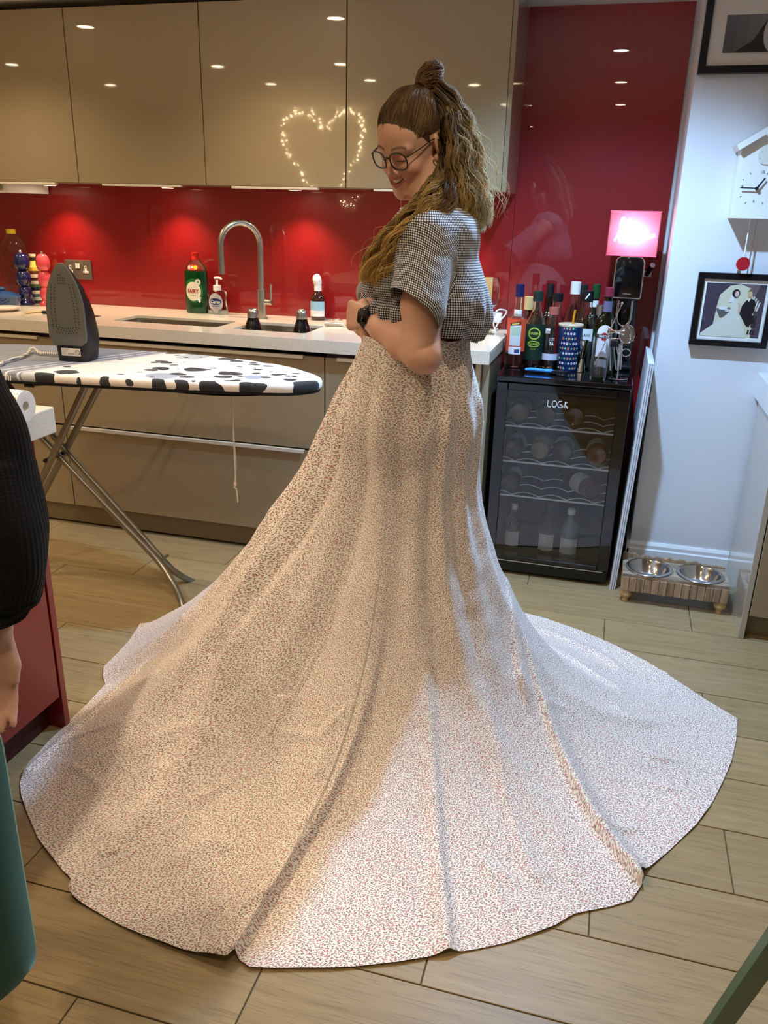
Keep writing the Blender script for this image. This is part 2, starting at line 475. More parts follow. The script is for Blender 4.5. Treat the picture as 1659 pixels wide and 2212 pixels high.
tag(MB().box(-0.486, -0.466, BF - 0.005, 3.73, 0.0, 0.906, 0.001).build('cabinet_side_panel', M_champ_edge), 'narrow champagne panel closing the cabinet run beside the fridge', 'panel')
tag(MB().box(-0.4645, -0.436, BF + 0.03, 3.70, 0.0, 0.906, 0.001).build('cabinet_side_panel', M_side), 'taupe side panel standing against the black drinks fridge', 'panel')

# worktop with two under-mounted sinks: slabs around the cut-outs joined edge to edge
S1 = (-2.150, -1.640, 3.240, 3.450)
S2 = (-1.562, -1.230, 3.230, 3.480)
def rounded(x0, x1, y0, y1, r, n=5):
    out = []
    for cx, cy, a in ((x1 - r, y1 - r, 0), (x0 + r, y1 - r, 90), (x0 + r, y0 + r, 180), (x1 - r, y0 + r, 270)):
        for i in range(n + 1):
            t = math.radians(a + 90 * i / n); out.append((cx + r * math.cos(t), cy + r * math.sin(t)))
    return out
def worktop():
    b = MB(); x0, x1, y0, y1, zt, zb = -3.6, -0.432, 3.078, 3.737, 0.957, 0.908
    bm = b.bm
    def slab(z, flip):
        outer = [bm.verts.new((x, y, z)) for x, y in ((x0, y0), (x1, y0), (x1, y1), (x0, y1))]
        ed = [bm.edges.new((outer[i], outer[(i + 1) % 4])) for i in range(4)]
        holes = []
        for h in (S1, S2):
            v = [bm.verts.new((x, y, z)) for x, y in rounded(*h, 0.022)]
            holes.append(v); ed += [bm.edges.new((v[i], v[(i + 1) % len(v)])) for i in range(len(v))]
        g = bmesh.ops.triangle_fill(bm, use_beauty=True, use_dissolve=False, edges=ed)
        for f in [f for f in g['geom'] if isinstance(f, bmesh.types.BMFace)]:
            c = f.calc_center_median()
            if any(all(h[0] - 1e-4 < v.co.x < h[1] + 1e-4 and h[2] - 1e-4 < v.co.y < h[3] + 1e-4 for v in f.verts) for h in (S1, S2)): bm.faces.remove(f)
        return outer, holes
    a, ha = slab(zt, False); c, hc = slab(zb, True)
    for i in range(4): bm.faces.new((a[i], a[(i + 1) % 4], c[(i + 1) % 4], c[i]))
    for u, v in zip(ha, hc):
        k = len(u)
        for i in range(k): bm.faces.new((u[i], u[(i + 1) % k], v[(i + 1) % k], v[i]))
    # drainer: shallow ridges right of the small sink
    for i in range(6):
        y = 3.31 + 0.04 * i
        b.box(-1.20, -0.84, y, y + 0.006, 0.957, 0.9585, 0.0004)
    return b
wt = worktop().build('worktop', M_quartz)
tag(wt, 'cream quartz worktop with two sink cut-outs and drainer ridges', 'worktop')
M_sink = mat('sink_steel', srgb(150, 144, 128), 0.32, 0.9)
def sink(label, h, depth):
    x0, x1, y0, y1 = h
    t = thing('kitchen_sink', label, 'sink', ((x0 + x1) / 2, (y0 + y1) / 2, 0.9075 - depth)); depth += .0385
    cx, cy = t.location.x, t.location.y
    b = MB(); rows = []
    for (g, r, z) in ((-0.0008, 0.022, depth), (-0.0030, 0.022, depth), (-0.0040, 0.022, depth - 0.006), (-0.010, 0.03, 0.03), (-0.03, 0.03, 0.006), (-0.055, 0.03, 0.001)):
        rows.append([(x - cx, y - cy, z) for x, y in rounded(x0 - g, x1 + g, y0 - g, y1 + g, r + max(0, g))])
    b.grid(rows, closed_u=True)
    last = rows[-1]; b.add(last, [tuple(range(len(last)))])
    b.build('bowl', M_sink, t, 40)
    MB().lathe([(0, 0.003), (0.03, 0.004), (0.036, 0.002), (0.036, 0)], 20).build('waste', M_chrome, t, 40)
    MB().box(-0.03, 0.03, 0, 0.003, 0, 0.022, 0.001, Matrix.Translation((0.11, (y1 - y0) / 2 - 0.0085, depth - 0.05))).build('overflow', M_sink, t)
    return t
sink('large rectangular steel sink in the worktop, left of the tap', S1, 0.19)
sink('small rectangular steel sink holding two black flasks, right of the tap', S2, 0.13)

# ------------------------------------------------------------------ right-hand base cabinet
t = thing('base_cabinet', 'taupe base cabinet with glossy side at the right edge, beside the dog bowls', 'cabinet', (0.578, 2.915, 0))
MB().box(0, 0.020, 0, WY - 2.915 - 0.019, 0, 0.798, 0.001).build('side_panel', M_taupe_side, t)
MB().box(0.022, 0.62, 0.024, 0.46, 0.092, 0.796).build('carcass', M_carcass, t)
d = MB().box(0.024, 0.62, 0.0, 0.021, 0.094, 0.785, 0.0015).build('door', M_champ, t)
MB().tube(smooth_path([(0.052, 0.0, 0.352), (0.052, -0.022, 0.355), (0.075, -0.024, 0.372), (0.18, -0.024, 0.372), (0.2, 0.0, 0.37)], 5), 0.004, 8).build('handle', M_chrome, d, 60)
MB().box(0.022, 0.62, 0.045, 0.06, 0.0, 0.090, 0.001).build('plinth', M_plinth, t)
tag(MB().box(0.562, 1.25, 2.89, WY - 0.0005, 0.7995, 0.898, 0.004, seg=2).build('worktop', M_white_top), 'white worktop end on the right-hand taupe base cabinet', 'worktop')

# ------------------------------------------------------------------ things behind the camera that the gloss mirrors
M_bulb = mat('fairy_bulb', srgb(255, 235, 200), 0.4, emit=(1.0, 0.78, 0.45, 1), estr=60.0)
M_wire = mat('copper_wire', srgb(150, 110, 70), 0.35, 0.8)
ht = thing('heart_light', 'heart of fairy lights hung on the wall facing the wall cabinets', 'fairy lights', (-2.56, -0.415, 1.44))
hp = [(0.0, 0.0), (-0.10, 0.13), (-0.20, 0.27), (-0.30, 0.42), (-0.36, 0.55), (-0.37, 0.66), (-0.31, 0.74), (-0.21, 0.775), (-0.10, 0.745), (-0.02, 0.65)]
hl = [Vector((x, 0.012, z)) for x, z in hp]; hr = [Vector((-x * 0.92 + 0.01, 0.012, z)) for x, z in hp]
wire = smooth_path(hl, 6) + list(reversed(smooth_path(hr, 6)))
MB().tube(wire, 0.003, 6).build('wire_heart', M_wire, ht, 60)
hb = MB(); r2 = random.Random(3)
pl = smooth_path(hl, 4)[1:] + smooth_path(hr, 4)[1:]
for p in pl:
    for _ in range(1 + (r2.random() < 0.35)):
        hb.ball(p + Vector((r2.uniform(-0.022, 0.022), r2.uniform(0.0, 0.015), r2.uniform(-0.022, 0.022))), r2.uniform(0.003, 0.0055), 8)
o = hb.build('bulbs', M_bulb, ht, 60); o['kind'] = 'stuff'
# ------------------------------------------------------------------ small-object helpers
TOPZ = 0.957            # worktop surface
def glassy(name, col, rough=0.02, ior=1.45):
    return mat(name, col, rough, trans=1.0, ior=ior)
G_clear = glassy('clear_glass', (0.93, 0.96, 0.95, 1))
G_green = glassy('green_glass', srgb(70, 140, 60))
G_dark = mat('dark_glass', srgb(22, 10, 10), 0.08, coat=0.8)
G_darkgreen = mat('dark_green_glass', srgb(12, 26, 18), 0.08, coat=0.8)
G_amber = mat('amber_glass', srgb(52, 22, 8), 0.08, coat=0.8)
L_red = mat('red_drink', srgb(120, 12, 6), 0.05, trans=0.6, ior=1.34)
L_brown = mat('brown_drink', srgb(70, 22, 10), 0.05, trans=0.5, ior=1.34)
L_clear = mat('clear_drink', (0.95, 0.97, 0.97, 1), 0.02, trans=1.0, ior=1.33)
L_soap = mat('green_soap', srgb(0, 92, 34), 0.08, trans=0.25, ior=1.35, coat=0.5)
M_paper = mat('paper_white', srgb(232, 228, 220), 0.6)
M_print = mat('flat_print', (1, 1, 1, 1), 0.45)
_n = N(M_print); _a = _n.n.new('ShaderNodeAttribute'); _a.attribute_name = 'tint'; _n.link(_a.outputs['Color'], bsdf(M_print).inputs['Base Color'])
def clip_x(pts, x, sg):
    out = []
    for i in range(len(pts)):
        a, b = pts[i - 1], pts[i]; da, db = (a[0] - x) * sg, (b[0] - x) * sg
        if (da >= 0) != (db >= 0):
            t = da / (da - db); out.append((a[0] + (b[0] - a[0]) * t, a[1] + (b[1] - a[1]) * t))
        if db >= 0: out.append(b)
    return out
def print_mesh(name, polys, parent, T, step=0.00012, bend=None):
    """flat printed shapes: [(points2d, colour)], later ones lie on top; local x right, y up, z out of the sheet"""
    vs, fs, cs = [], [], []
    me = bpy.data.meshes.new(name)
    if bend:
        polys2 = []
        for k, (pts, col) in enumerate(polys):
            xs = [p[0] for p in pts]; w_ = bend * .10
            for i in range(math.floor(min(xs) / w_), math.ceil(max(xs) / w_)):
                q = clip_x(clip_x(pts, i * w_, 1), (i + 1) * w_, -1)
                if len(q) > 2: polys2.append((q, col, k))
    else: polys2 = [(p, c, k) for k, (p, c) in enumerate(polys)]
    for pts, col, k in polys2:
        b = len(vs)
        for x, y in pts:
            z = step * (k + 1)
            if bend:
                a = x / bend; p = Vector(((bend + z) * math.sin(a), y, (bend + z) * math.cos(a) - bend))
            else: p = Vector((x, y, z))
            vs.append(T @ p); cs.append(col)
        fs.append(tuple(range(b, b + len(pts))))
    me.from_pydata(vs, [], fs)
    at = me.color_attributes.new('tint', 'FLOAT_COLOR', 'POINT')
    for i, c in enumerate(cs): at.data[i].color = c
    me.materials.append(M_print)
    o = bpy.data.objects.new(name, me); C.objects.link(o); o.parent = parent; return o
def ell(cx, cy, rx, ry, n=20, a0=0, a1=360):
    return [(cx + rx * math.cos(math.radians(a0 + (a1 - a0) * i / n)), cy + ry * math.sin(math.radians(a0 + (a1 - a0) * i / n))) for i in range(n + (a1 - a0 != 360))]
def rect(x0, x1, y0, y1, n=1):
    if n == 1: return [(x0, y0), (x1, y0), (x1, y1), (x0, y1)]
    return [(x0 + (x1 - x0) * i / n, y0) for i in range(n + 1)] + [(x1 - (x1 - x0) * i / n, y1) for i in range(n + 1)]
def strips(x0, x1, y0, y1, col, n=8):
    return [(rect(x0 + (x1 - x0) * i / n, x0 + (x1 - x0) * (i + 1) / n, y0, y1), col) for i in range(n)]
def label_patch(name, R, z0, z1, ang, m, parent, rot=0.0, n=14, taper=1.0):
    """paper wrapped on a round bottle, facing the camera (-Y); ang = half angle"""
    b = MB(); rows = []
    for r, z in ((R, z0), (R + 0.0006, z0), (R * taper + 0.0006, z1), (R * taper, z1)):
        rows.append([(r * math.sin(rot + ang * (2 * i / n - 1)), -r * math.cos(rot + ang * (2 * i / n - 1)), z) for i in range(n + 1)])
    return b.grid(rows).build(name, m, parent, 40)
UP = (PI / 2, 0, 0)
def on_front(x, y, z): return Matrix.Translation((x, y, z)) @ RX90
def bottle(name, label, px, y, base_py, top_py, wpx, shape, glass, cap_m, cap_h, liquid=None, level=0.5, base_z=None, group=None, cap_r=None, wall=0.0022, cat='bottle', n=28):
    """round bottle; shape = [(radius fraction, height fraction), ...] of the glass up to the cap's foot"""
    bz = 0.852 if base_z is None else base_z
    p = AY(px, base_py, y); x = p.x
    H = AY(px, top_py, y).z - bz
    dep = RM[2] @ np.array([x, y, bz + H / 2 - CAMH]); R = wpx / 2 * dep / FPX
    t = thing(name, label, cat, (x, y, bz), 0, group); t['R'] = R; t['H'] = H
    hg = H - cap_h
    out = [(0, 0.003), (R * 0.8, 0.0), (R * 0.97, 0.002)] + [(R * f, 0.006 + (hg - 0.006) * h) for f, h in shape]
    if glass in (G_dark, G_darkgreen, G_amber):
        prof = out + [(0, hg)]
    else:
        inn = [(max(R * f - wall, 0.004), max(0.006 + (hg - 0.006) * h, 0.008)) for f, h in shape]
        prof = out + list(reversed(inn)) + [(0, 0.008)]
    MB().lathe(prof, n).build('glass_body', glass, t, 50)
    if liquid:
        lim = level * hg; lp = [(0, 0.0085)]
        pts = [(max(R * f - wall - 0.0004, 0.003), max(0.006 + (hg - 0.006) * h, 0.0085)) for f, h in shape]
        for (r, z), (r2, z2) in zip(pts, pts[1:] + [pts[-1]]):
            if z <= lim:
                lp.append((r, z))
                if z2 > lim:
                    k = (lim - z) / max(z2 - z, 1e-6); lp.append((r + (r2 - r) * k, lim)); break
        lp.append((0, lp[-1][1]))
        MB().lathe(lp, n).build('drink', liquid, t, 50)
    rc = cap_r * R if cap_r else R * shape[-1][0] * 1.15
    if cap_m:
        MB().lathe([(0, hg - 0.004), (rc, hg - 0.004), (rc, H - 0.0015), (rc - 0.0015, H), (0, H)], 20).build('cap', cap_m, t, 40)
    return t
# ------------------------------------------------------------------ on the worktop, left to right
# big clear plastic bottle with a yellow cap
y = 3.64; x = AY(36, 600, y).x; H = AY(32, 495, y).z - TOPZ
t = thing('plastic_bottle', 'large clear plastic bottle with yellow cap behind the blue pepper mill', 'bottle', (x, y, TOPZ))
R = 0.066; G_plast = glassy('clear_plastic', (0.9, 0.92, 0.92, 1), 0.06, 1.2)
pr = [(0, 0), (R * .85, 0), (R, 0.012), (R, 0.10), (R * .95, 0.13), (R * .96, 0.19), (R * 1.02, 0.215), (R * 1.0, H * .74), (R * .78, H * .84), (R * .42, H * .92), (0.019, H * .95), (0.019, H - .016)]
MB().lathe(pr + [(max(r - .001, 0), max(z, .001)) for r, z in reversed(pr)], 32).build('bottle_body', G_plast, t, 50)
MB().lathe([(0, H - .022), (.022, H - .022), (.0225, H - .002), (.02, H), (0, H)], 24).build('cap', mat('yellow_cap', srgb(240, 214, 30), .4), t, 40)
# casserole
M_cblue = gloss_lacquer('blue_enamel', srgb(38, 78, 132), .2, .8)
y = 3.46; x = AY(4, 640, y).x; H = AY(18, 622, y).z - TOPZ
t = thing('casserole_dish', 'blue enamelled casserole dish with lid at the left edge of the worktop', 'dish', (x, y, TOPZ))
MB().lathe([(0, 0), (.075, 0), (.088, .012), (.092, H * .5), (.09, H * .52), (0, H * .52)], 28, None, 1.0, .8).build('dish', M_cblue, t, 50)
MB().lathe([(.093, H * .50), (.095, H * .56), (.07, H * .74), (.03, H * .84), (0, H * .85)], 28, None, 1.0, .8).ball((0, 0, H * .93), (.02, .02, .012)).build('lid', M_cblue, t, 50)
# plate
y = 3.32; x = AY(8, 660, y).x
t = MB().lathe([(0, .004), (.05, .004), (.055, .008), (.073, .016), (.076, .017), (.075, .013), (.052, .002), (.048, 0), (0, 0)], 36).build('plate', gloss_lacquer('pink_white_glaze', srgb(236, 214, 200), .25, .6), None, 50, loc=(x, y, TOPZ))
tag(t, 'shallow pinkish white plate at the left edge of the worktop', 'plate')
# pepper mills and striped bottle
def mill(name, label, px, y, bpy_, tpy, wpx, m):
    x = AY(px, bpy_ - 20, y).x; H = AY(px, tpy, y).z - TOPZ; d = RM[2] @ np.array([x, y, -.4]); R = wpx / 2 * d / FPX
    t = thing(name, label, 'pepper mill', (x, y, TOPZ)); H2 = H - .012
    pr = [(0, 0), (R * 1.05, 0), (R * 1.10, .005), (R * 1.02, .014), (R * .80, .022)]
    for z0, z1, rb in ((.10, .36, .88), (.36, .67, .94)):
        for i in range(1, 12):
            f = i / 11; pr.append((R * (.50 + (rb - .50) * math.sin(PI * f) ** .7), H2 * (z0 + (z1 - z0) * f)))
    MB().lathe(pr + [(0, H2 * .67)], 28).build('mill_body', m, t, 60)
    hp = [(0, H2 * .67), (R * .50, H2 * .675)] + [(R * .98 * math.sin(PI * (.12 + .85 * i / 14)) ** .75, H2 * .68 + (H2 * .32) * (1 - math.cos(PI * i / 14)) / 2) for i in range(15)] + [(0, H2)]
    MB().lathe(hp, 28).build('mill_head', m, t, 60)
    MB().lathe([(0, H2 - .002), (R * .22, H2 - .002), (R * .24, H2 + .006), (R * .12, H), (0, H)], 16).build('knob', M_chrome, t, 50)
mill('pepper_mill', 'glossy navy blue turned pepper mill on the worktop', 55, 3.57, 652, 541, 33, gloss_lacquer('navy_gloss', srgb(16, 24, 78), .15, 1))
mill('pepper_mill', 'glossy coral pink turned pepper mill half behind the iron', 100, 3.585, 652, 543, 30, gloss_lacquer('coral_gloss', srgb(226, 78, 88), .15, 1))
y = 3.655; x = AY(80, 640, y).x; H = AY(80, 549, y).z - TOPZ
t = thing('striped_bottle', 'ceramic bottle with painted coloured stripes between the two pepper mills', 'bottle', (x, y, TOPZ))
m = mat('painted_stripes', (1, 1, 1, 1), .25, coat=.5); n = N(m)
sp = n.n.new('ShaderNodeSeparateXYZ'); n.link(n.coord(), sp.inputs[0])
stops = []; cols = [srgb(28, 34, 60), srgb(205, 205, 205), srgb(60, 90, 110), srgb(225, 220, 200), srgb(24, 28, 50), srgb(70, 96, 52), srgb(216, 205, 190), srgb(70, 38, 24), srgb(214, 190, 160), srgb(84, 44, 26), srgb(206, 160, 70), srgb(222, 208, 96), srgb(228, 214, 110), srgb(40, 46, 40), srgb(226, 220, 150)]
for i, c in enumerate(cols): stops.append((i / len(cols), c))
n.link(n.ramp(n.math('DIVIDE', sp.outputs[2], H), stops, 'CONSTANT'), bsdf(m).inputs['Base Color'])
MB().lathe([(0, 0), (.032, 0), (.034, .01), (.034, H * .52), (.031, H * .64), (.018, H * .76), (.0135, H * .84), (.0135, H * .955)], 28).build('bottle_body', m, t, 60)
MB().lathe([(.0135, H * .955), (.0165, H * .957), (.0165, H), (.011, H), (.011, H * .96), (0, H * .96)], 24).build('rim', mat('cream_glaze', srgb(226, 216, 190), .3), t, 40)
# double socket
x0, x1, z0, z1 = AY(140, 563, 3.737).x, AY(197, 563, 3.737).x, AY(197, 604, 3.737).z, AY(197, 563, 3.737).z
t = thing('wall_socket', 'grey double wall socket with two white rocker switches, behind the iron', 'socket', ((x0 + x1) / 2, 3.7375, (z0 + z1) / 2))
w, h_ = (x1 - x0) / 2, (z1 - z0) / 2
MB().box(-w, w, -.006, 0, -h_, h_, .0015).build('face_plate', mat('socket_grey', srgb(112, 104, 92), .4, .4), t)
for sx in (-1, 1):
    b = MB(); cx = sx * w * .58
    b.box(cx - .006, cx + .006, -.0085, -.006, -.004, .020, .001).box(cx - .015, cx + .015, -.0085, -.006, -.016, -.004, .001)
    b.build('socket_insert', M_white, t)
    b = MB().box(cx - .0022, cx + .0022, -.0088, -.0084, .008, .016)
    b.box(cx - .010, cx - .005, -.0088, -.0084, -.012, -.008).box(cx + .005, cx + .010, -.0088, -.0084, -.012, -.008)
    o = b.build('pin_slots', M_dark, t); o['kind'] = 'stuff'
    MB().box(sx * .0065 - .0055, sx * .0065 + .0055, -.010, -.006, .006, .030, .001).build('rocker_switch', M_white, t)
# wooden stick, dark spatula
a, b_ = AZ(56, 679, TOPZ), AZ(94, 673, TOPZ)
tag(MB().tube([a + Vector((0, 0, .0045)), (a + b_) / 2 + Vector((0, 0, .005)), b_ + Vector((.06, 0.02, .0045))], [.005, .0045, .0035], 8).build('wooden_skewer', mat('pale_wood', srgb(214, 186, 126), .6), None, 60), 'thin pale wooden stick lying on the worktop left of the iron', 'stick')
a = AZ(205, 684, TOPZ)
t = thing('kitchen_knife', 'dark flat kitchen knife lying on the worktop right of the iron', 'knife', (a.x - .02, a.y, TOPZ), .05)
MB().prism([(-.14, -.012), (.01, -.012), (.035, -.004), (.045, .010), (.0, .012), (-.14, .010)], .002, .004).build('blade', M_black, t)
MB().box(-.25, -.14, -.010, .010, .0, .014, .004, seg=2).build('handle', M_dark, t)

# green washing-up liquid
y = 3.66; x = AY(427, 660, y).x; H = AY(424, 546, y).z - TOPZ
t = thing('washing_up_bottle', 'green washing-up liquid bottle with red cap and white round label', 'bottle', (x, y, TOPZ), .08)
w = .058
secs = [(.90, .0), (.97, .006), (1, .03), (.99, .10), (1.0, .16), (.97, .19), (.95, .205), (.80, .225), (.45, .250), (.28, .258)]
K = H / .29
def oval_rows(ss, d, shrink=0.0): return [[((w * f - shrink) * math.cos(2 * PI * i / 36), (d * f ** .7 - shrink) * math.sin(2 * PI * i / 36), z * K) for i in range(36)] for f, z in ss]
sh = oval_rows(secs, .036)
b = MB(); b.grid(sh, True); b.add(sh[0], [tuple(range(36))]); b.build('bottle_body', glassy('green_tint_plastic', (.85, .93, .88, 1), .04, 1.25), t, 60)
ls = [s for s in oval_rows([q for q in secs if q[1] <= .205], .036, .0016)]
b = MB(); b.grid(ls, True); b.add([(p[0], p[1], p[2] + .001) for p in ls[0]], [tuple(range(36))]); b.add(ls[-1], [tuple(range(36))]); b.build('green_liquid', L_soap, t, 60)
M_redcap = mat('red_cap', srgb(226, 36, 26), .35)
MB().lathe([(0, .256 * K), (.0165, .256 * K), (.0165, .270 * K), (.0145, .274 * K), (.0165, .282 * K), (.0165, H), (0, H)], 20).build('cap', M_redcap, t, 40)
Rb = .085
T = on_front(0, -.0378, .112 * K)
print_mesh('front_label', [(ell(-.002, 0, .046, .056, 28), srgb(20, 110, 50)), (ell(-.004, -.004, .0385, .044, 28), srgb(238, 228, 205)), (ell(.022, .040, .0135, .0145, 16), srgb(236, 230, 210)), (ell(.022, .040, .004, .005, 10), srgb(90, 120, 90)),
    (ell(.026, -.046, .006, .010, 10), srgb(236, 236, 226)), (ell(.030, -.034, .0045, .005, 10), srgb(236, 236, 226)), (ell(.019, -.040, .004, .006, 10), srgb(236, 236, 226)), (rect(-.018, .012, -.0245, -.0225), srgb(120, 160, 120))], t, T, bend=Rb)
text('brand_lettering', 'FAIRY', .027, mat('deep_red_ink', srgb(170, 20, 22), .5), t, (-.004, -.0396, .112 * K - .004), UP, .0002, bend=Rb, sx=.80, offset=.0006)
T = on_front(0, -.0315, .222 * K) @ Matrix.Rotation(math.radians(-14), 4, 'X')
print_mesh('neck_label', [(ell(0, 0, .0315, .0125, 24), srgb(232, 70, 40)), (ell(-.022, .0, .008, .010, 12), srgb(240, 226, 216)), (ell(.012, 0, .010, .009, 12), srgb(236, 210, 60)), (rect(-.010, .0, -.003, .004), srgb(240, 232, 220))], t, T, bend=.06)
# hand soap
y = 3.66; x = AY(471, 665, y).x; H = AY(467, 598, y).z - TOPZ
t = thing('soap_dispenser', 'clear hand soap pump bottle with blue oval label beside the green bottle', 'soap bottle', (x, y, TOPZ), .05)
K = H / .178
def soft_rows(ss, n=40):
    out = []
    for wx, wy, z in ss:
        r = []
        for i in range(n):
            a = 2 * PI * i / n; c, s_ = math.cos(a), math.sin(a)
            r.append((wx * math.copysign(abs(c) ** .6, c), wy * math.copysign(abs(s_) ** .6, s_), z * K))
        out.append(r)
    return out
ss = [(.047, .024, 0), (.049, .026, .004), (.048, .026, .02), (.043, .024, .05), (.043, .024, .075), (.046, .026, .098), (.044, .025, .106), (.034, .02, .112), (.02, .015, .115)]
rr = soft_rows(ss); b = MB(); b.grid(rr, True); b.add(rr[0], [tuple(range(40))]); b.add(rr[-1], [tuple(range(40))])
b.build('bottle_body', glassy('soap_plastic', (.86, .86, .84, 1), .06, 1.3), t, 60)
rr = soft_rows([(.0475, .0245, .0005), (.0475, .0245, .018), (.0465, .0245, .0185)]); b = MB(); b.grid(rr, True); b.add(rr[-1], [tuple(range(40))]); b.build('soap', mat('pale_soap', srgb(206, 208, 196), .3), t, 60)
MB().lathe([(0, .114 * K), (.019, .114 * K), (.0185, .138 * K), (.006, .139 * K), (.006, .165 * K), (.0, .165 * K)], 20).build('pump_collar', M_white, t, 40)
MB().tube(smooth_path([(-.012, 0, .172 * K), (.0, 0, .174 * K), (.018, -.004, .174 * K), (.027, -.006, .169 * K)], 4), [.006] * 13, 10, flat=.8).build('pump_head', M_white, t, 60)
print_mesh('front_label', [(ell(0, -.002, .036, .046, 26), srgb(186, 182, 184)), (ell(0, .004, .030, .0155, 26), srgb(20, 26, 96)), (rect(-.02, .02, -.020, -.014), srgb(130, 136, 144)), (rect(-.012, .012, -.028, -.024), srgb(140, 146, 152))], t, on_front(0, -.0262, .058 * K), bend=.16)
text('brand_lettering', 'Carex', .021, M_white, t, (0, -.0272, .058 * K + .003), UP, .0002, sx=.95, offset=.0005)
# tap
y = 3.60; x = AY(566, 660, y).x
t = thing('kitchen_tap', 'brushed steel swan-neck kitchen tap with side lever', 'tap', (x, y, TOPZ))
zt = AY(562, 625, y).z - TOPZ
MB().lathe([(0, 0), (.026, 0), (.026, .004), (.0205, .005), (.0205, zt), (.016, zt + .001), (0, zt + .001)], 28).build('tap_body', M_steel, t, 40)
e = AY(480, 592, 3.46); e = e - Vector((x, y, TOPZ)); ztop = AY(522, 474, 3.53).z - TOPZ - .014
L = math.hypot(e.x, e.y); dx, dy = e.x / L, e.y / L; r = L / 2
path = [Vector((0, 0, zt - .002)), Vector((0, 0, (zt + ztop - r) / 2)), Vector((0, 0, ztop - r))]
for i in range(1, 25):
    a = PI * i / 24; path.append(Vector((dx * (r - r * math.cos(a)), dy * (r - r * math.cos(a)), ztop - r + r * math.sin(a))))
path += [Vector((e.x, e.y, e.z + .06)), Vector((e.x, e.y, e.z))]
MB().tube(path, .0142, 18).build('spout', M_steel, t, 60)
a, b_ = AY(566, 652, y), AY(589, 652, y)
MB().tube([(0.012, 0, a.z - TOPZ), (b_.x - x, -.004, a.z - TOPZ)], .0135, 18).build('valve', M_steel, t, 60)
MB().tube([(b_.x - x - .008, -.004, a.z - TOPZ), (b_.x - x - .004, -.008, AY(588, 614, y).z - TOPZ)], .0052, 10).build('lever', M_steel, t, 60)
# two flasks standing in the small sink
def flask(px, y, tpy, wpx, label):
    x = AY(px, 700, y).x; zb = .9075 - .13 + .0012; H = AY(px, tpy, y).z - zb; d = RM[2] @ np.array([x, y, -.45]); R = wpx / 2 * d / FPX
    t = thing('steel_flask', label, 'flask', (x, y, zb), 0, 'black flasks in the sink')
    MB().lathe([(0, 0), (R, 0), (R * 1.02, .01), (R * 1.02, H * .60), (R * .95, H * .68), (R * .70, H * .78), (R * .60, H * .83), (R * .60, H * .855), (0, H * .855)], 28).build('flask_body', M_blackgloss, t, 50)
    MB().lathe([(0, H * .85), (R * .62, H * .85), (R * .63, H * .94), (R * .52, H * .985), (R * .3, H), (0, H)], 24).build('cap', M_steel, t, 50)
flask(547, 3.33, 666, 40, 'black flask with steel cap in the sink, nearer the tap')
flask(652, 3.33, 668, 40, 'black flask with steel cap at the right end of the sink')
# brown spray bottle
y = 3.67; x = AY(687, 670, y).x; H = AY(683, 592, y).z - TOPZ; R = .0345
t = thing('spray_bottle', 'brown bottle with white angled cap and pale blue label by the wall', 'bottle', (x, y, TOPZ))
MB().lathe([(0, 0), (R * .95, 0), (R, .004), (R, H * .44), (R * .9, H * .52), (R * .5, H * .6), (R * .42, H * .65), (0, H * .65)], 28).build('bottle_body', G_amber, t, 50)
label_patch('label', R, H * .09, H * .22, 1.35, M_paper, t); label_patch('label_band', R, H * .2205, H * .42, 1.35, mat('pale_blue_paper', srgb(150, 196, 214), .6), t)
b = MB(); b.lathe([(0, H * .64), (R * .5, H * .64), (R * .5, H * .76), (R * .44, H * .78), (0, H * .78)], 20)
b.tube([(.0, 0, H * .77), (-.002, 0, H * .84), (-.006, 0, H * .92), (-.009, 0, H * .985), (-.011, 0, H * .998)], [R * .5, R * .60, R * .58, R * .36, R * .1], 18)
b.build('cap', M_white, t, 50)
# peeler and tongs
a = AZ(735, 703, TOPZ)
t = thing('vegetable_peeler', 'steel kitchen peeler lying on the drainer beside the woman', 'peeler', (a.x, a.y - .03, TOPZ + .0015), .35)
MB().tube([(-.06, 0, .008), (-.05, 0, .008), (.01, 0, .007), (.02, 0, .006)], [.006, .009, .008, .004], 10).build('handle', M_alu, t, 60)
MB().tube([(.018, 0, .006), (.03, -.012, .005), (.09, -.012, .005), (.1, 0, .005)], .0028, 8).build('blade', M_chrome, t, 60)
a = AZ(729, 693, TOPZ)
tag(MB().tube([a + Vector((.022 * math.cos(q * PI / 10), .016 * math.sin(q * PI / 10), .006)) for q in range(20)], .0022, 8, closed=True).build('plug_ring', M_chrome, None, 60), 'small steel ring lying behind the peeler on the worktop', 'ring')
# ---- right end of the worktop
y = 3.60; x = AY(1043, 715, y).x
t = MB().prism([(-.032, -.022), (.030, -.022), (.028, -.014), (.018, .022), (-.014, .022)], -.02, .02, RX90, .003).build('scraper', mat('yellow_plastic', srgb(226, 208, 128), .4), None, 40, loc=(x, y, TOPZ + .0222))
tag(t, 'pale yellow wedge-shaped dough scraper on the worktop behind the shirt', 'scraper')
y = 3.70; M_board = mat('pale_beech', srgb(222, 172, 104), .5)
xa = AY(1063, 640, y).x; z0, z1 = TOPZ, AY(1058, 600, y).z
t = thing('wooden_paddle', 'pale wooden serving board standing against the red glass behind the woman', 'board', (xa - .05, y, TOPZ))
hh = z1 - TOPZ
MB().prism([(-.05, hh * .40), (-.02, hh * .36), (.02, hh * .37), (.045, hh * .46), (.05, hh * .55), (.05, hh * .95), (.04, hh), (-.05, hh)], -.008, .008, RX90, .002).build('blade', M_board, t, 40)
MB().box(.020, .042, -.008, .008, 0, hh * .47, .003).build('handle', M_board, t, 40)
y = 3.56; x = AY(1058, 640, y).x; zb = TOPZ; z0, z1 = AY(1058, 664, y).z - zb, AY(1058, 600, y).z - zb
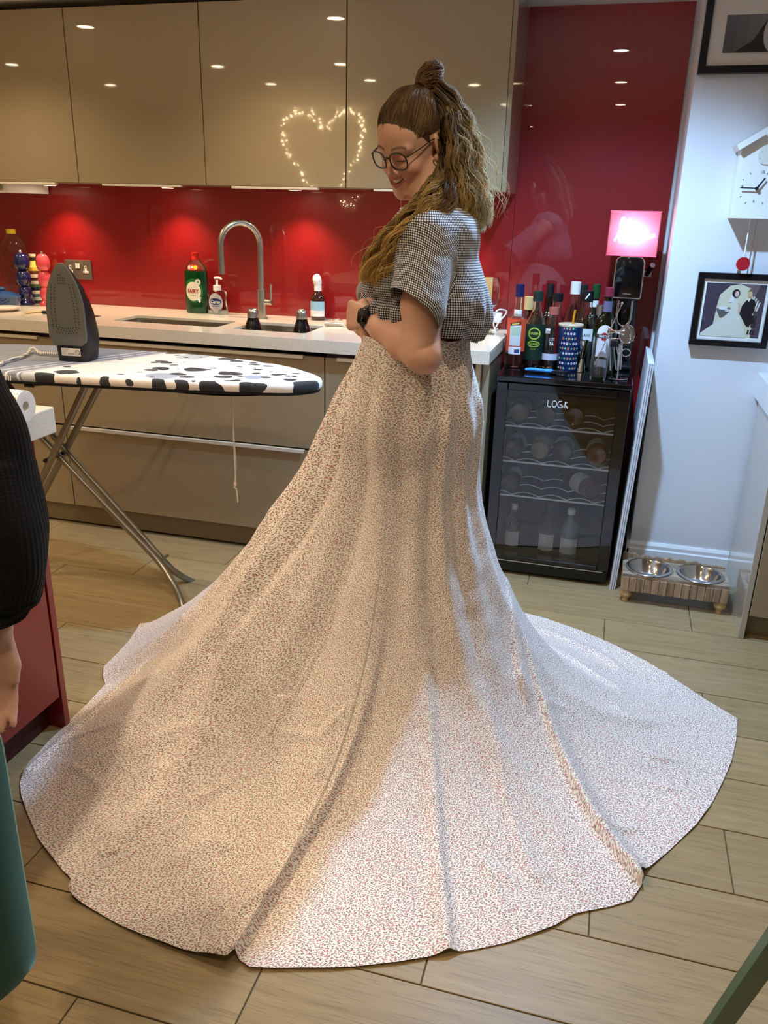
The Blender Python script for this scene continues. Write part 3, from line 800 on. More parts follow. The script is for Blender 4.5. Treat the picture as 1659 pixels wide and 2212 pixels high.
t = thing('wine_glass', 'clear wine glass standing on the worktop just behind the woman', 'glass', (x, y, zb))
pr = [(.004, z0 - .006), (.02, z0), (.036, z0 + .015), (.043, z0 + .045), (.042, z0 + .08), (.034, z1)]
MB().lathe([(0, 0), (.034, 0), (.034, .002), (.006, .005), (.0035, .02)] + pr + [(r - .0012, z + .001) for r, z in reversed(pr[1:])] + [(0, z0)], 32).build('glass_bowl', G_clear, None, 60).parent = t
MB().lathe([(0.0028, .0), (.0029, .001), (.0029, .0015), (0, .0015)], 8).build('stem_foot', G_clear, t)
x0, x1 = AY(1056, 690, 3.70).x, AY(1083, 690, 3.70).x; z1 = AY(1070, 676, 3.70).z
t = thing('charger', 'white plug-in charger block with a looping white cable on the worktop', 'charger', ((x0 + x1) / 2, 3.715, TOPZ + .03))
MB().box(-(x1 - x0) / 2, (x1 - x0) / 2, -.02, .02, 0, z1 - TOPZ - .03, .004, seg=2).build('charger_block', M_white, t, 40)
cp = [AY(1071, 712, 3.60), AY(1066, 700, 3.60), AY(1068, 680, 3.60), AY(1078, 669, 3.61), AY(1094, 672, 3.64), AY(1090, 682, 3.64), AY(1078, 695, 3.63), AY(1068, 706, 3.64)]
for p in (cp[0], cp[-1]): p.z = TOPZ + .004
MB().tube([p - t.location for p in smooth_path(cp, 6)], .0035, 8).build('cable', M_white, t, 60)
cp = [AZ(1062, 716, TOPZ), AZ(1070, 716, TOPZ), AZ(1075, 712, TOPZ)]
MB().tube([p - t.location + Vector((0, 0, .0036)) for p in smooth_path(cp, 5)], .0034, 8).build('cable_tail', M_white, t, 60)
# ------------------------------------------------------------------ ironing board
BZ = 0.915
near = [(-2.35, 2.30), (-2.10, 2.255), (-1.861, 2.268), (-1.563, 2.307), (-1.32, 2.342), (-1.122, 2.384), (-0.985, 2.424), (-0.925, 2.480), (-0.908, 2.53), (-0.928, 2.585), (-0.997, 2.655), (-1.138, 2.746), (-1.365, 2.805), (-1.583, 2.823), (-1.83, 2.812), (-2.129, 2.785), (-2.313, 2.735), (-2.40, 2.64), (-2.43, 2.50), (-2.42, 2.38)]
ol = [(p.x, p.y) for p in smooth_path([(x, y, 0) for x, y in near + near[:1]], 5)][:-1]
cxb, cyb = -1.7, 2.53
def board_cover():
    m = mat('terrazzo_cotton', srgb(240, 230, 220), .85, sheen=.2); n = N(m); co = n.coord()
    warp = n.noise(co, 9, 2)
    wv = n.n.new('ShaderNodeVectorMath', ); wv.operation = 'SCALE'; n.link(warp.outputs['Color'], wv.inputs[0]); wv.inputs['Scale'].default_value = .07
    ad = n.n.new('ShaderNodeVectorMath'); n.link(co, ad.inputs[0]); n.link(wv.outputs[0], ad.inputs[1])
    def spots(scale, thr, off, sc=(1, 1, .25)):
        v = n.n.new('ShaderNodeTexVoronoi'); v.feature = 'F1'; v.inputs['Scale'].default_value = scale
        n.link(n.mapping(ad.outputs[0], sc, off), v.inputs['Vector'])
        sz = n.n.new('ShaderNodeSeparateColor'); n.link(v.outputs['Color'], sz.inputs[0])
        t = n.math('MULTIPLY', sz.outputs[0], thr)
        return n.math('LESS_THAN', v.outputs['Distance'], t), sz
    c = n.mix(spots(3.4, .50, (1.3, .2, 0))[0], srgb(240, 230, 220), srgb(160, 168, 180))
    c = n.mix(spots(2.4, .30, (7.1, 3.2, 0))[0], c, srgb(188, 194, 194))
    c = n.mix(spots(6.0, .16, (4.4, 9.2, 0))[0], c, srgb(236, 200, 188))
    c = n.mix(spots(10, .45, (2.2, 5.1, 0), (.72, 1, .25))[0], c, srgb(34, 34, 36))
    c = n.mix(spots(18, .37, (9.2, 1.1, 0), (.7, 1, .25))[0], c, srgb(46, 46, 48))
    sp = n.n.new('ShaderNodeSeparateXYZ'); n.link(co, sp.inputs[0])
    wob = n.math('MULTIPLY', n.noise(co, 5, 1).outputs['Fac'], .06)
    edge = n.math('ADD', n.math('MULTIPLY_ADD', sp.outputs[1], -.48, sp.outputs[0]), wob)     # slanting edge of the grey end
    grey = n.math('LESS_THAN', edge, -.02)
    st = n.math('GREATER_THAN', n.math('SINE', n.math('MULTIPLY', edge, 150.0)), .80)
    near_edge = n.math('GREATER_THAN', edge, -.15)
    g = n.mix(n.math('MULTIPLY', st, near_edge), srgb(128, 134, 146), srgb(214, 214, 216))
    n.link(n.mix(grey, c, g), bsdf(m).inputs['Base Color'])
    cr = n.noise(n.mapping(co, (3, 9, 3)), 4, 3); n.link(n.bump(cr.outputs['Fac'], .5, .01), bsdf(m).inputs['Normal'])
    return m
t = thing('ironing_board', 'ironing board in black-spotted white cover on tubular legs, beside the island', 'ironing board', (cxb, cyb, 0), 0)
b = MB(); rows = []
for inset, z in ((.06, BZ), (.012, BZ), (.004, BZ - .003), (0, BZ - .010), (.001, BZ - .024), (.006, BZ - .030)):
    rr = []
    k = len(ol)
    for i, (x, y) in enumerate(ol):
        tx, ty = ol[(i + 1) % k][0] - ol[i - 1][0], ol[(i + 1) % k][1] - ol[i - 1][1]; L = math.hypot(tx, ty)
        rr.append((x - cxb - ty / L * inset, y - cyb + tx / L * inset, z))
    rows.append(rr)
b.grid(rows, True); b.add(rows[0], [tuple(range(len(ol)))])
cover = b.build('cover', None, t, 60)
M_cover = board_cover(); cover.data.materials.append(M_cover)
# the material is written for an origin near the grey end
for v in cover.data.vertices: pass
def inset_outline(d):
    k = len(ol); out = []
    for i, (x, y) in enumerate(ol):
        tx, ty = ol[(i + 1) % k][0] - ol[i - 1][0], ol[(i + 1) % k][1] - ol[i - 1][1]; L = math.hypot(tx, ty)
        out.append((x - cxb - ty / L * d, y - cyb + tx / L * d))
    return out
MB().prism(inset_outline(.008), BZ - .040, BZ - .030).build('board_edge', M_dark, t)
# sagging white cloth lining under the board, with brown ring prints
M_lining = mat('cotton_lining', srgb(226, 206, 180), .9)
n = N(M_lining); co = n.coord(); vv = n.n.new('ShaderNodeTexVoronoi'); vv.inputs['Scale'].default_value = 4.5; n.link(n.mapping(co, (1, 1, 0)), vv.inputs['Vector'])
rg = n.math('GREATER_THAN', n.math('SINE', n.math('MULTIPLY', vv.outputs['Distance'], 105.0)), .62)
n.link(n.mix(n.math('MULTIPLY', rg, n.math('LESS_THAN', vv.outputs['Distance'], .42)), srgb(226, 206, 180), srgb(132, 62, 44)), bsdf(M_lining).inputs['Base Color'])
rows = []
for i in range(17):
    u = i / 16; x = -1.62 + .58 * u
    rr = []
    for j in range(9):
        v = j / 8; y = 2.40 + .06 * u + (.36 - .10 * u) * v
        sag = .050 * math.sin(PI * u) ** .6 * math.sin(PI * (.18 + .64 * v)) * (.6 + .4 * u)
        rr.append((x - cxb, y - cyb, BZ - .0405 - sag))
    rows.append(rr)
MB().grid(rows).build('cover_lining', M_lining, t, 180)
# drawstring
a = AY(502, 862, 2.50)
dp = [AY(502, 850, 2.52), AY(504, 920, 2.50), AY(507, 1000, 2.50), AY(509, 1040, 2.50), AY(506, 1052, 2.50), AY(511, 1058, 2.50), AY(514, 1085, 2.50)]
off = Vector((cxb, cyb, 0)); M_cord = mat('cotton_cord', srgb(220, 204, 178), .9)
MB().tube([p - off for p in smooth_path(dp, 6)], .0028, 6).build('drawstring', M_cord, t, 60)
dp2 = [AY(504, 850, 2.53), AY(503, 920, 2.515), AY(510, 1000, 2.51), AY(507, 1040, 2.51), AY(508, 1050, 2.505)]
MB().tube([p - off for p in smooth_path(dp2, 6)], .0022, 6).ball(AY(508, 1046, 2.50) - off, (.006, .006, .010), 8).build('drawstring_loop', M_cord, t, 60)
# legs: two crossing pairs of grey tubes
M_tube = mat('grey_tube', srgb(150, 144, 130), .35, .75)
def seg(a, b_, k=1): return [a.lerp(b_, i / k) for i in range(k + 1)]
def ext(a, b_, z):
    return a + (b_ - a) * ((z - a.z) / (b_.z - a.z))
for (p, q, Y) in (((184, 835), (82, 1050), 2.50), ((212, 838), (90, 1075), 2.62)):
    A, B = AY(*p, Y), AY(*q, Y); top = ext(A, B, BZ - .045); bot = ext(A, B, .05)
    MB().tube(smooth_path([top - off, A - off, ext(A, B, .16) - off, bot - off + Vector((-.02, (Y - 2.56) * 1.0, -.03))], 6), .0125, 14).build('leg', M_tube, t, 60)
MB().tube([Vector((-2.43, 2.38, .02)) - off, Vector((-2.43, 2.74, .02)) - off], .0125, 12).build('rear_foot', M_tube, t, 60)
A, B = AY(75, 930, 2.54), AY(340, 1210, 2.54)
MB().tube(smooth_path([ext(A, B, BZ - .05) - off, A - off, B.lerp(A, .3) - off, B - off, AY(372, 1257, 2.50) - off, AY(391, 1298, 2.478) - off, Vector((-1.432, 2.455, .014)) - off], 6), .0125, 14).build('leg', M_tube, t, 60)
A, B = AY(100, 925, 2.60), AY(357, 1215, 2.60)
MB().tube(smooth_path([ext(A, B, BZ - .05) - off, A - off, B.lerp(A, .3) - off, B - off, AY(385, 1240, 2.66) - off, AY(420, 1259, 2.74) - off, AY(455, 1274, 2.80) - off, Vector((-1.36, 2.86, .014)) - off], 6), .0125, 14).build('leg', M_tube, t, 60)
c = AY(353, 1213, 2.57); MB().tube([c + Vector((0, -.03, .01)) - off, c + Vector((.0, .035, .012)) - off], .006, 8).build('cross_brace', M_tube, t, 60)
c = AY(122, 985, 2.56); MB().tube([c + Vector((0, -.07, 0)) - off, c + Vector((0, .075, 0)) - off], .008, 8).build('pivot_rod', M_black, t, 60)
a, b_ = AY(60, 832, 2.36), AY(118, 829, 2.36)
MB().tube([a - off, b_ - off, b_ - off + Vector((.03, .08, .02))], .0045, 8).build('height_lever', mat('lever_brown', srgb(70, 54, 30), .5), t, 60)
MB().tube([a - off - Vector((.01, 0, 0)), a - off + Vector((.022, 0, 0))], .0075, 8).build('lever_tip', M_black, t, 60)
a = AZ(20, 802, BZ) ; text('cover_lettering', 'mi', .04, M_white, t, (a.x - cxb, 2.2565 - cyb, BZ - .015), (PI / 2 - .1, 0, -.05), .0003)
# ------------------------------------------------------------------ iron, standing on its heel
M_ironplate = mat('ceramic_soleplate', srgb(96, 96, 90), .38, .2)
p0, p1 = AZ(106, 781, BZ), AZ(193, 783, BZ)
ib = (p0 + p1) / 2; yaw = math.atan2(p1.y - p0.y, p1.x - p0.x)
ib.y += .05
H = AY(128, 566, ib.y).z - BZ
t = thing('steam_iron', 'black steam iron with grey perforated soleplate standing on the ironing board', 'iron', (ib.x, ib.y, BZ + .001), yaw * .35)
zb = H * .235; hw = .070
def sole(zv):   # half width along the soleplate, 0 = heel, 1 = tip
    f = max(0.0, min(1.0, zv)); return hw * (1.0 if f < .35 else max(0.12, (1 - ((f - .35) / .66) ** 1.9) ** .72))
pts = []
rows_f = [(zb + 0.0, .0)]
prof = []
for i in range(25):
    f = i / 24; z = zb - .022 * math.cos(min(f, .12) / .12 * PI / 2) + (H - zb) * f
    prof.append((sole(f) * (1 if f > .06 else (.72 + .28 * (f / .06) ** .5)), z))
poly = [(-x, z) for x, z in prof] + [(x, z) for x, z in reversed(prof)]
lean = Matrix.Translation((0, .004, 0))
MB().prism(poly, 0.0, .010, lean @ Matrix.Translation((0, -.045, 0)) @ RX90, .002).build('soleplate', M_ironplate, t, 40)
hb = MB(); rr = random.Random(2)
for sgn in (-1, 1):
    for k in range(30):
        f = .16 + .56 * (k // 2) / 14
        hb.lathe([(0, 0), (.0019, 0), (.0024, .0008), (0, .0008)], 6, lean @ Matrix.Translation((sgn * (.62 * sole(f) + (k % 2 - .5) * .013), -.0551, zb + (H - zb) * f + rr.uniform(-.002, .002))) @ RX90)
for k in range(24):
    hb.lathe([(0, 0), (.0019, 0), (.0024, .0008), (0, .0008)], 6, lean @ Matrix.Translation(((k % 8 - 3.5) * .0105 + (k // 8 % 2) * .005, -.0551, zb + .018 + (k // 8) * .009 + abs(k % 8 - 3.5) * .002)) @ RX90)
for k in range(14):
    hb.lathe([(0, 0), (.0019, 0), (.0024, .0008), (0, .0008)], 6, lean @ Matrix.Translation(((k % 4 - 1.5) * .008, -.0551, zb + (H - zb) * (.74 + .035 * (k // 4)))) @ RX90)
o = hb.build('steam_holes', mat('steam_hole', srgb(52, 52, 48), .35, .3), t); o['kind'] = 'stuff'
rows = []
for f, dep, wf in ((0, .095, .86), (.02, .105, .90), (.2, .115, 1.0), (.30, .105, 1.02), (.5, .085, 1.0), (.75, .055, .92), (.93, .03, .8), (.985, .012, .6)):
    z = H * f; w_ = sole(max(0, (z - zb) / (H - zb))) * wf if z > zb else hw * wf * (.93 + .07 * f)
    if z <= zb: w_ = hw * (.86 + .14 * (z / zb))
    rows.append([(w_ * math.copysign(abs(math.cos(2 * PI * i / 28)) ** .5, math.cos(2 * PI * i / 28)), -.0435 + dep / 2 + dep / 2 * math.copysign(abs(math.sin(2 * PI * i / 28)) ** .55, math.sin(2 * PI * i / 28)), z) for i in range(28)])
b = MB(); b.grid(rows, True); b.add(rows[0], [tuple(range(28))]); b.add(rows[-1], [tuple(range(28))]); b.build('iron_body', M_black, t, 50)
MB().tube(smooth_path([(0, .05, .05), (0, .10, .07), (0, .115, .13), (0, .09, .20), (0, .03, .235)], 6), .014, 12).build('handle', M_black, t, 60)
lz = H * .10
print_mesh('rating_plate', [(rect(-.0365, .0365, -.0135, .0135), srgb(206, 200, 194)), (rect(-.034, -.008, .008, .0095), srgb(120, 116, 110)), (rect(-.034, -.012, .003, .0042), srgb(140, 136, 130)), (rect(-.034, -.015, -.002, -.001), srgb(140, 136, 130)), (rect(-.034, -.018, -.007, -.006), srgb(140, 136, 130)),
    (ell(.0255, -.001, .0088, .0088), srgb(60, 58, 56)), (ell(.0255, -.001, .0070, .0070), srgb(206, 200, 194)), ([(.0195, .0035), (.0205, .0045), (.0315, -.0055), (.0305, -.0065)], srgb(60, 58, 56))], t, on_front(0.003, -.0445, lz), .0002)
text('approval_marks', 'CE EAC', .0075, mat('grey_ink', srgb(80, 78, 76), .6), t, (.004, -.0460, lz - .006), UP, .0001)
cp = [Vector((ib.x - .05, ib.y + .02, BZ + .012))] + [AZ(102, 769, BZ), AZ(86, 768, BZ), AZ(71, 761, BZ), AZ(58, 771, BZ), AZ(30, 781, BZ), AZ(10, 786, BZ), AZ(2, 792, BZ), AZ(-20, 796, BZ)]
for i in range(1, len(cp)): cp[i].z = BZ + .008
cp[3].z = BZ + .016
M_braid = mat('braided_flex', srgb(196, 190, 180), .8); n = N(M_braid)
wv = n.n.new('ShaderNodeTexWave'); wv.inputs['Scale'].default_value = 38; n.link(n.coord(), wv.inputs['Vector']); n.link(n.mix(wv.outputs['Fac'], srgb(110, 106, 104), srgb(232, 226, 214)), bsdf(M_braid).inputs['Base Color'])
MB().tube([p - ib for p in smooth_path(cp, 8)], .0058, 8, M4=Matrix.Rotation(-yaw * .35, 4, 'Z')).build('flex', M_braid, t, 60)

# ------------------------------------------------------------------ red kitchen island
M_isred = gloss_lacquer('island_red', srgb(120, 16, 22), .35, .6, .12)
IX, IY = -1.407, 1.724
t = thing('kitchen_island', 'dark red kitchen island with recessed plinth at the left edge', 'island', (IX, IY, 0))
MB().box(-.75, 0.0, -.022, 0, 0, .884, .001).build('end_panel', M_isred, t)
MB().box(-.74, -.024, -1.5, -.024, .11, .884).build('carcass', M_carcass, t)
for k in range(2):
    MB().box(-.0215, -.0015, -.0255 - .60 * (k + 1), -.0285 - .60 * k, .112, .872, .0015).build('door', M_isred, t)
MB().box(-.07, -.055, -1.5, -.024, .0, .108).build('plinth', mat('island_plinth', srgb(60, 12, 14), .5), t)
tag(MB().box(-2.2, -1.362, .22, 1.762, .8845, .953, .004, seg=2).build('island_worktop', M_white_top), 'white worktop of the red island at the left edge', 'worktop')
bpy.data.objects['island_worktop'].data.materials[0] = M_quartz
# roll of floral fabric tape on the island
def floral(name, scale, use_uv=True, bg=srgb(244, 238, 228)):
    m = mat(name, bg, .8, spec=.25, sheen=.15); n = N(m)
    co = n.coord('UV' if use_uv else 'Object')
    wn = n.noise(co, scale * .9, 2); sv = n.n.new('ShaderNodeVectorMath'); sv.operation = 'MULTIPLY_ADD'
    n.link(wn.outputs['Color'], sv.inputs[0]); sv.inputs[1].default_value = (.55 / scale,) * 3; n.link(co, sv.inputs[2])
    def sprigs(sc, th, rot, stretch, off):
        v = n.n.new('ShaderNodeTexVoronoi'); v.voronoi_dimensions = '2D' if use_uv else '3D'; v.inputs['Scale'].default_value = sc; v.inputs['Randomness'].default_value = .85
        n.link(n.mapping(sv.outputs[0], (1, stretch, 1), off, (0, 0, rot)), v.inputs['Vector'])
        s = n.n.new('ShaderNodeSeparateColor'); n.link(v.outputs['Color'], s.inputs[0])
        return n.math('LESS_THAN', v.outputs['Distance'], th), s
    a, sa = sprigs(scale, .25, .5, 1.9, (0, 0, 0))
    b_, sb = sprigs(scale, .235, -.75, 2.1, (3.3, 1.7, 0))
    d, sd = sprigs(scale * .72, .17, 0, 1.0, (5.1, 8.3, 0))
    ca = n.mix(n.math('GREATER_THAN', sa.outputs[0], .42), srgb(172, 128, 122), srgb(128, 112, 106))
    cb = n.mix(n.math('GREATER_THAN', sb.outputs[1], .55), srgb(186, 140, 134), srgb(142, 128, 118))
    c = n.mix(a, bg, ca); c = n.mix(b_, c, cb)
    cd = n.mix(n.math('GREATER_THAN', sd.outputs[2], .5), srgb(204, 128, 132), srgb(214, 160, 158))
    c = n.mix(n.math('MULTIPLY', d, n.math('GREATER_THAN', sd.outputs[0], .5)), c, cd)
    n.link(c, bsdf(m).inputs['Base Color'])
    return m
M_tape = floral('floral_tape', 95, False)
y = 1.60; c = AY(34, 872, y)
t = thing('fabric_roll', 'small roll of pink floral fabric lying on the island worktop', 'fabric roll', (c.x, y, .9535 + .038), .05)
b = MB(); T = Matrix.Rotation(PI / 2, 4, 'Y')
b.lathe([(.012, -.05), (.038, -.05), (.038, .026), (.0375, .0265)], 32, T); b.build('floral_side', M_tape, t, 40)
MB().lathe([(.0375, .0265), (.030, .0275), (.020, .0270), (.012, .0265), (.012, -.05)], 32, T).build('rolled_edge', mat('rolled_white_edge', srgb(236, 226, 212), .8), t, 40)

# ------------------------------------------------------------------ drinks fridge
FX0, FX1, FY, FT = -0.414, 0.098, 3.20, 0.850
t = thing('drinks_fridge', 'black glass-door drinks fridge with wine bottles inside, under the spirit bottles', 'fridge', (FX0, FY, 0)); w = FX1 - FX0
b = MB(); b.box(0, .022, .055, .50, .012, FT - .022); b.box(w - .022, w, .055, .50, .012, FT - .022); b.box(0, w, .48, .50, .012, FT - .022); b.box(.022, w - .022, .055, .48, .012, .07); b.box(.022, w - .022, .055, .48, FT - .06, FT - .022)
b.build('cabinet_shell', M_black, t)
MB().box(-.004, w + .004, -.004, .505, FT - .022, FT, .004, seg=2).build('top_panel', M_blackgloss, t)
b = MB(); fz0, fz1 = .070, FT - .026
b.box(0, .046, 0, .05, fz0, fz1, .003).box(w - .046, w, 0, .05, fz0, fz1, .003).box(.046, w - .046, 0, .05, fz1 - .030, fz1, .003).box(.046, w - .046, 0, .05, fz0, fz0 + .020, .003)
b.build('door_frame', M_blackgloss, t)
M_pane = mat('tinted_pane', (.74, .72, .69, 1), .0, trans=1.0, ior=1.5)
MB().box(.044, w - .044, .004, .009, fz0 + .018, fz1 - .028).build('door_pane', M_pane, t)
MB().box(.003, w - .003, .012, .06, .016, .066, .003).build('kick_plate', M_black, t)
MB().box(.02, w - .02, -.0015, .0, .066, .0695).build('trim_strip', M_alu, t)
for x in (.03, w - .03):
    MB().lathe([(0, 0), (.016, 0), (.016, .012), (0, .012)], 12, Matrix.Translation((x, .07, 0))).build('foot', M_dark, t)
lg = MB(); cxl, czl, s_ = AY(1208, 874, 3.20).x - FX0, AY(1208, 874, 3.20).z, .0125
def bars(ch, x0):
    g = []
    if ch == 'L': g = [[(0, 2), (0, .35), (.35, 0), (1.1, 0)]]
    if ch == 'O': g = [[(.75 + .75 * math.cos(a / 12 * 2 * PI), 1 + math.sin(a / 12 * 2 * PI)) for a in range(13)]]
    if ch == 'G': g = [[(1.35, 1.95), (.5, 1.95), (.05, 1.4), (.05, .55), (.5, .05), (1.4, .05), (1.4, .95), (.8, .95)]]
    if ch == 'i': g = [[(0, 0), (0, .75)]]
    if ch == 'K': g = [[(0, 0), (0, 2)], [(.05, 1.0), (.55, 1.9)], [(.05, 1.1), (1.0, -.1)]]
    for q in g: lg.tube([Vector((cxl + (x0 + px_) * s_ * .92, .0025, czl + (pz - 1) * s_)) for px_, pz in q], .0016, 6)
for ch, x0 in (('L', -3.9), ('O', -2.4), ('G', -.55), ('i', 1.25), ('K', 1.9)): bars(ch, x0)
lg.build('brand_lettering', M_white, t, 60)
M_rod = mat('shelf_chrome', srgb(230, 232, 236), .3, .7)
for (zs, nm) in ((.638, 0), (.488, 1), (.340, 2)):
    b = MB(); b.tube([(.035, .035 + .02, zs), (w - .035, .055, zs)], .0042, 8)
    sh = b.build('wire_shelf', M_rod, t, 60)
    b = MB()
    for dy in (.09, .20, .32):
        b.tube([(.03 + (w - .06) * i / 40, dy, zs - .006 + .014 * abs(math.cos(4 * PI * i / 40)) ** 1.0) for i in range(41)], .0022, 6)
    b.build('wave_wires', M_rod, sh, 60)
M_inlabel = mat('wine_label', srgb(214, 212, 202), .6)
def lying(label, px, py, r, zs, gl, rotz=0.0, group='wine bottles lying in the fridge', lab=False):
    x = AY(px, py, 3.29).x; L = .27
    o = thing('wine_bottle', label, 'bottle', (x, 3.275, zs + r + .011), rotz, group)
    T = Matrix.Rotation(-PI / 2, 4, 'X')
    MB().lathe([(0, .012), (r * .5, .006), (r * .85, 0), (r, .006), (r, .16), (r * .85, .19), (r * .4, .22), (r * .36, L), (0, L)], 24, T).build('glass_body', gl, o, 50)
    MB().lathe([(r + .0006, .045), (r + .0006, .12), (r + .0004, .12), (r + .0004, .045)], 24, T).build('label', M_inlabel, o, 50)
    return o
G_wine = mat('wine_glass_dark', srgb(52, 42, 20), .06, coat=1.0); G_wine2 = mat('wine_glass_pale', srgb(112, 98, 58), .06, coat=1.0); G_rose = mat('wine_glass_rose', srgb(110, 60, 54), .06, coat=1.0)
lying('wine bottle lying left on the top shelf of the fridge', 1121, 903, .040, .638, G_wine2)
lying('dark wine bottle lying in the middle of the fridge top shelf', 1180, 897, .039, .638, G_wine, .12)
lying('wine bottle lying right of the middle on the fridge top shelf', 1240, 904, .042, .638, G_wine)
lying('dark wine bottle lying leftmost on the middle shelf of the fridge', 1111, 983, .039, .488, G_dark)
lying('wine bottle second from the left on the middle fridge shelf', 1165, 988, .039, .488, G_wine2)
lying('wine bottle third from the left on the middle fridge shelf', 1215, 981, .041, .488, G_wine)
lying('rose-tinted wine bottle lying right on the middle fridge shelf', 1288, 990, .042, .488, G_rose)
lying('dark wine bottle lying left on the lowest wire shelf of the fridge', 1104, 1048, .038, .340, G_dark)
lying('wine bottle lying askew right on the lowest fridge shelf', 1280, 1062, .041, .340, G_rose, .55)
def standing(name, label, px, by, ty, r, gl, lz0, lz1, capm, y=3.33):
    x = AY(px, by, y).x; H = AY(px, ty, y).z - .0712
    o = thing(name, label, 'bottle', (x, y, .0712), 0, 'bottles standing in the fridge')
    MB().lathe([(0, 0), (r, 0), (r, H * .58), (r * .8, H * .68), (r * .36, H * .8), (r * .34, H * .93), (0, H * .93)], 24).build('glass_body', gl, o, 50)
    MB().lathe([(0, H * .9), (r * .42, H * .9), (r * .42, H), (0, H)], 16).build('cap', capm, o, 40)
    label_patch('label', r + .0003, H * lz0, H * lz1, 1.0, M_inlabel, o)
standing('wine_bottle', 'wine bottle with cream label standing leftmost on the fridge floor', 1103, 1200, 1088, .034, G_wine, .12, .44, M_paper)
standing('wine_bottle', 'dark wine bottle with white label standing mid-left in the fridge', 1176, 1205, 1085, .036, G_dark, .10, .42, M_dark)
standing('water_bottle', 'clear water bottle with white cap standing on the fridge floor', 1224, 1208, 1098, .040, mat('water_plastic', srgb(110, 124, 130), .08, coat=1), .10, .42, M_white)
# ------------------------------------------------------------------ leaning white boards right of the fridge
t = thing('leaning_boards', 'stack of thin white boards leaning upright between fridge and wall', 'board', (.113, 3.19, 0))
for k in range(3):
    MB().box(.0082 * k, .0082 * k + .0074, .004 * k, .42 - .02 * k, 0, .938 - .002 * k, .0008, Matrix.Shear('XY', 4, (.034, 0)) ).build('board', mat('white_board%d' % k, srgb(216 - 6 * k, 218 - 6 * k, 222 - 6 * k), .5), t)
# ------------------------------------------------------------------ bottles and bar things on the fridge
C_navy = gloss_lacquer('navy_cap', srgb(14, 20, 70), .3, .4); C_green = mat('green_cap', srgb(30, 74, 40), .35); C_copper = mat('copper_cap', srgb(186, 104, 88), .4, .3)
C_dgreen = mat('dark_green_cap', srgb(26, 46, 36), .4); C_red = mat('wine_red_cap', srgb(120, 36, 52), .4)
wine_sh = [(1, .0), (1, .58), (.94, .64), (.7, .71), (.42, .77), (.36, .82), (.35, 1.0)]
liq_sh = [(1, .0), (1, .56), (.96, .62), (.78, .68), (.50, .72), (.40, .76), (.36, .86), (.38, 1.0)]
g = 'spirit bottles on the fridge'
t = bottle('liqueur_bottle', 'bottle with navy cap, orange label and red drink, nearest the worktop end', 1110, 3.41, 794, 613, 42, liq_sh, G_clear, C_navy, .045, L_red, .42, group=g)
R, H = t['R'], t['H']
label_patch('neck_label', R * .42, H * .62, H * .70, 1.2, M_paper, t); label_patch('back_label', R, H * .20, H * .60, 1.25, mat('orange_paper', srgb(206, 74, 40), .55), t)
print_mesh('label_print', [(rect(-.025, .022, -.046, .036, 6), srgb(206, 206, 202)), (rect(-.020, .017, -.004, .030, 6), srgb(176, 196, 170)), ([(-.024, .032), (.018, .040), (.020, .052), (-.022, .044)], srgb(24, 24, 26)), ([(-.018, .0365), (.012, .0420), (.014, .0475), (-.016, .0420)], srgb(214, 190, 80)), (rect(-.026, .026, -.080, -.050, 6), srgb(226, 224, 226)), (rect(.0, .020, -.075, -.060, 3), srgb(60, 64, 110))], t, on_front(0, -R - .0006, H * .41), bend=R + .0006)
t = bottle('wine_bottle', 'ginger wine bottle with dark green label and gold lettering', 1150, 3.44, 790, 628, 44, [(1, 0), (1, .60), (.93, .67), (.66, .77), (.45, .86), (.42, .9), (.42, 1.0)], G_clear, C_dgreen, .036, L_brown, .36, group=g, cap_r=.5)
R, H = t['R'], t['H']; M_dkgreen = mat('dark_green_paper', srgb(12, 40, 26), .5); M_lime = mat('lime_ink', srgb(168, 190, 70), .5)
label_patch('label', R, H * .10, H * .58, 1.4, M_dkgreen, t)
T = on_front(0, -R - .0006, H * .36)
def ringpoly(cx, cy, rx, ry, th, col, n=22):
    out = []
    for i in range(n):
        a, b_ = 2 * PI * i / n, 2 * PI * (i + 1) / n
        out.append(([(cx + rx * math.cos(a), cy + ry * math.sin(a)), (cx + rx * math.cos(b_), cy + ry * math.sin(b_)), (cx + (rx - th) * math.cos(b_), cy + (ry - th) * math.sin(b_)), (cx + (rx - th) * math.cos(a), cy + (ry - th) * math.sin(a))], col))
    return out
lime = srgb(168, 190, 70)
print_mesh('label_ornament', ringpoly(0, .030, .026, .024, .005, lime) + ringpoly(0, -.012, .026, .013, .004, lime), t, T, .00001, bend=R + .001)
text('label_lettering', 'GREEN', .0135, M_lime, t, (0, -R - .0015, H * .36 + .030), UP, .0001, bend=R + .0012, offset=.0003); text('label_lettering', 'GINGER', .0105, M_lime, t, (0, -R - .0015, H * .36 - .012), UP, .0001, bend=R + .0012, offset=.0002); text('label_lettering', 'WINE', .008, M_lime, t, (0, -R - .0015, H * .36 - .033), UP, .0001, bend=R + .0012)
bottle('wine_bottle', 'tall dark wine bottle standing behind the ginger wine bottle', 1176, 3.67, 770, 612, 38, wine_sh, G_dark, M_dark, .05, group=g)
bottle('spirit_bottle', 'bottle with red-rimmed cap half hidden behind the ginger wine', 1150, 3.56, 775, 628, 36, liq_sh, G_dark, C_red, .04, group=g)
bottle('spirit_bottle', 'small brown bottle with pale cork behind the navy-capped bottle', 1135, 3.66, 770, 640, 34, liq_sh, G_amber, mat('cork', srgb(206, 176, 120), .8), .05, group=g, cap_r=.7)
t = bottle('gin_bottle', 'clear bottle with wide black cap behind the copper-capped bottle', 1192, 3.53, 778, 632, 46, [(1, 0), (1, .55), (.9, .65), (.6, .76), (.40, .84), (.40, 1)], G_clear, M_black, .030, L_clear, .2, group=g, cap_r=.50)
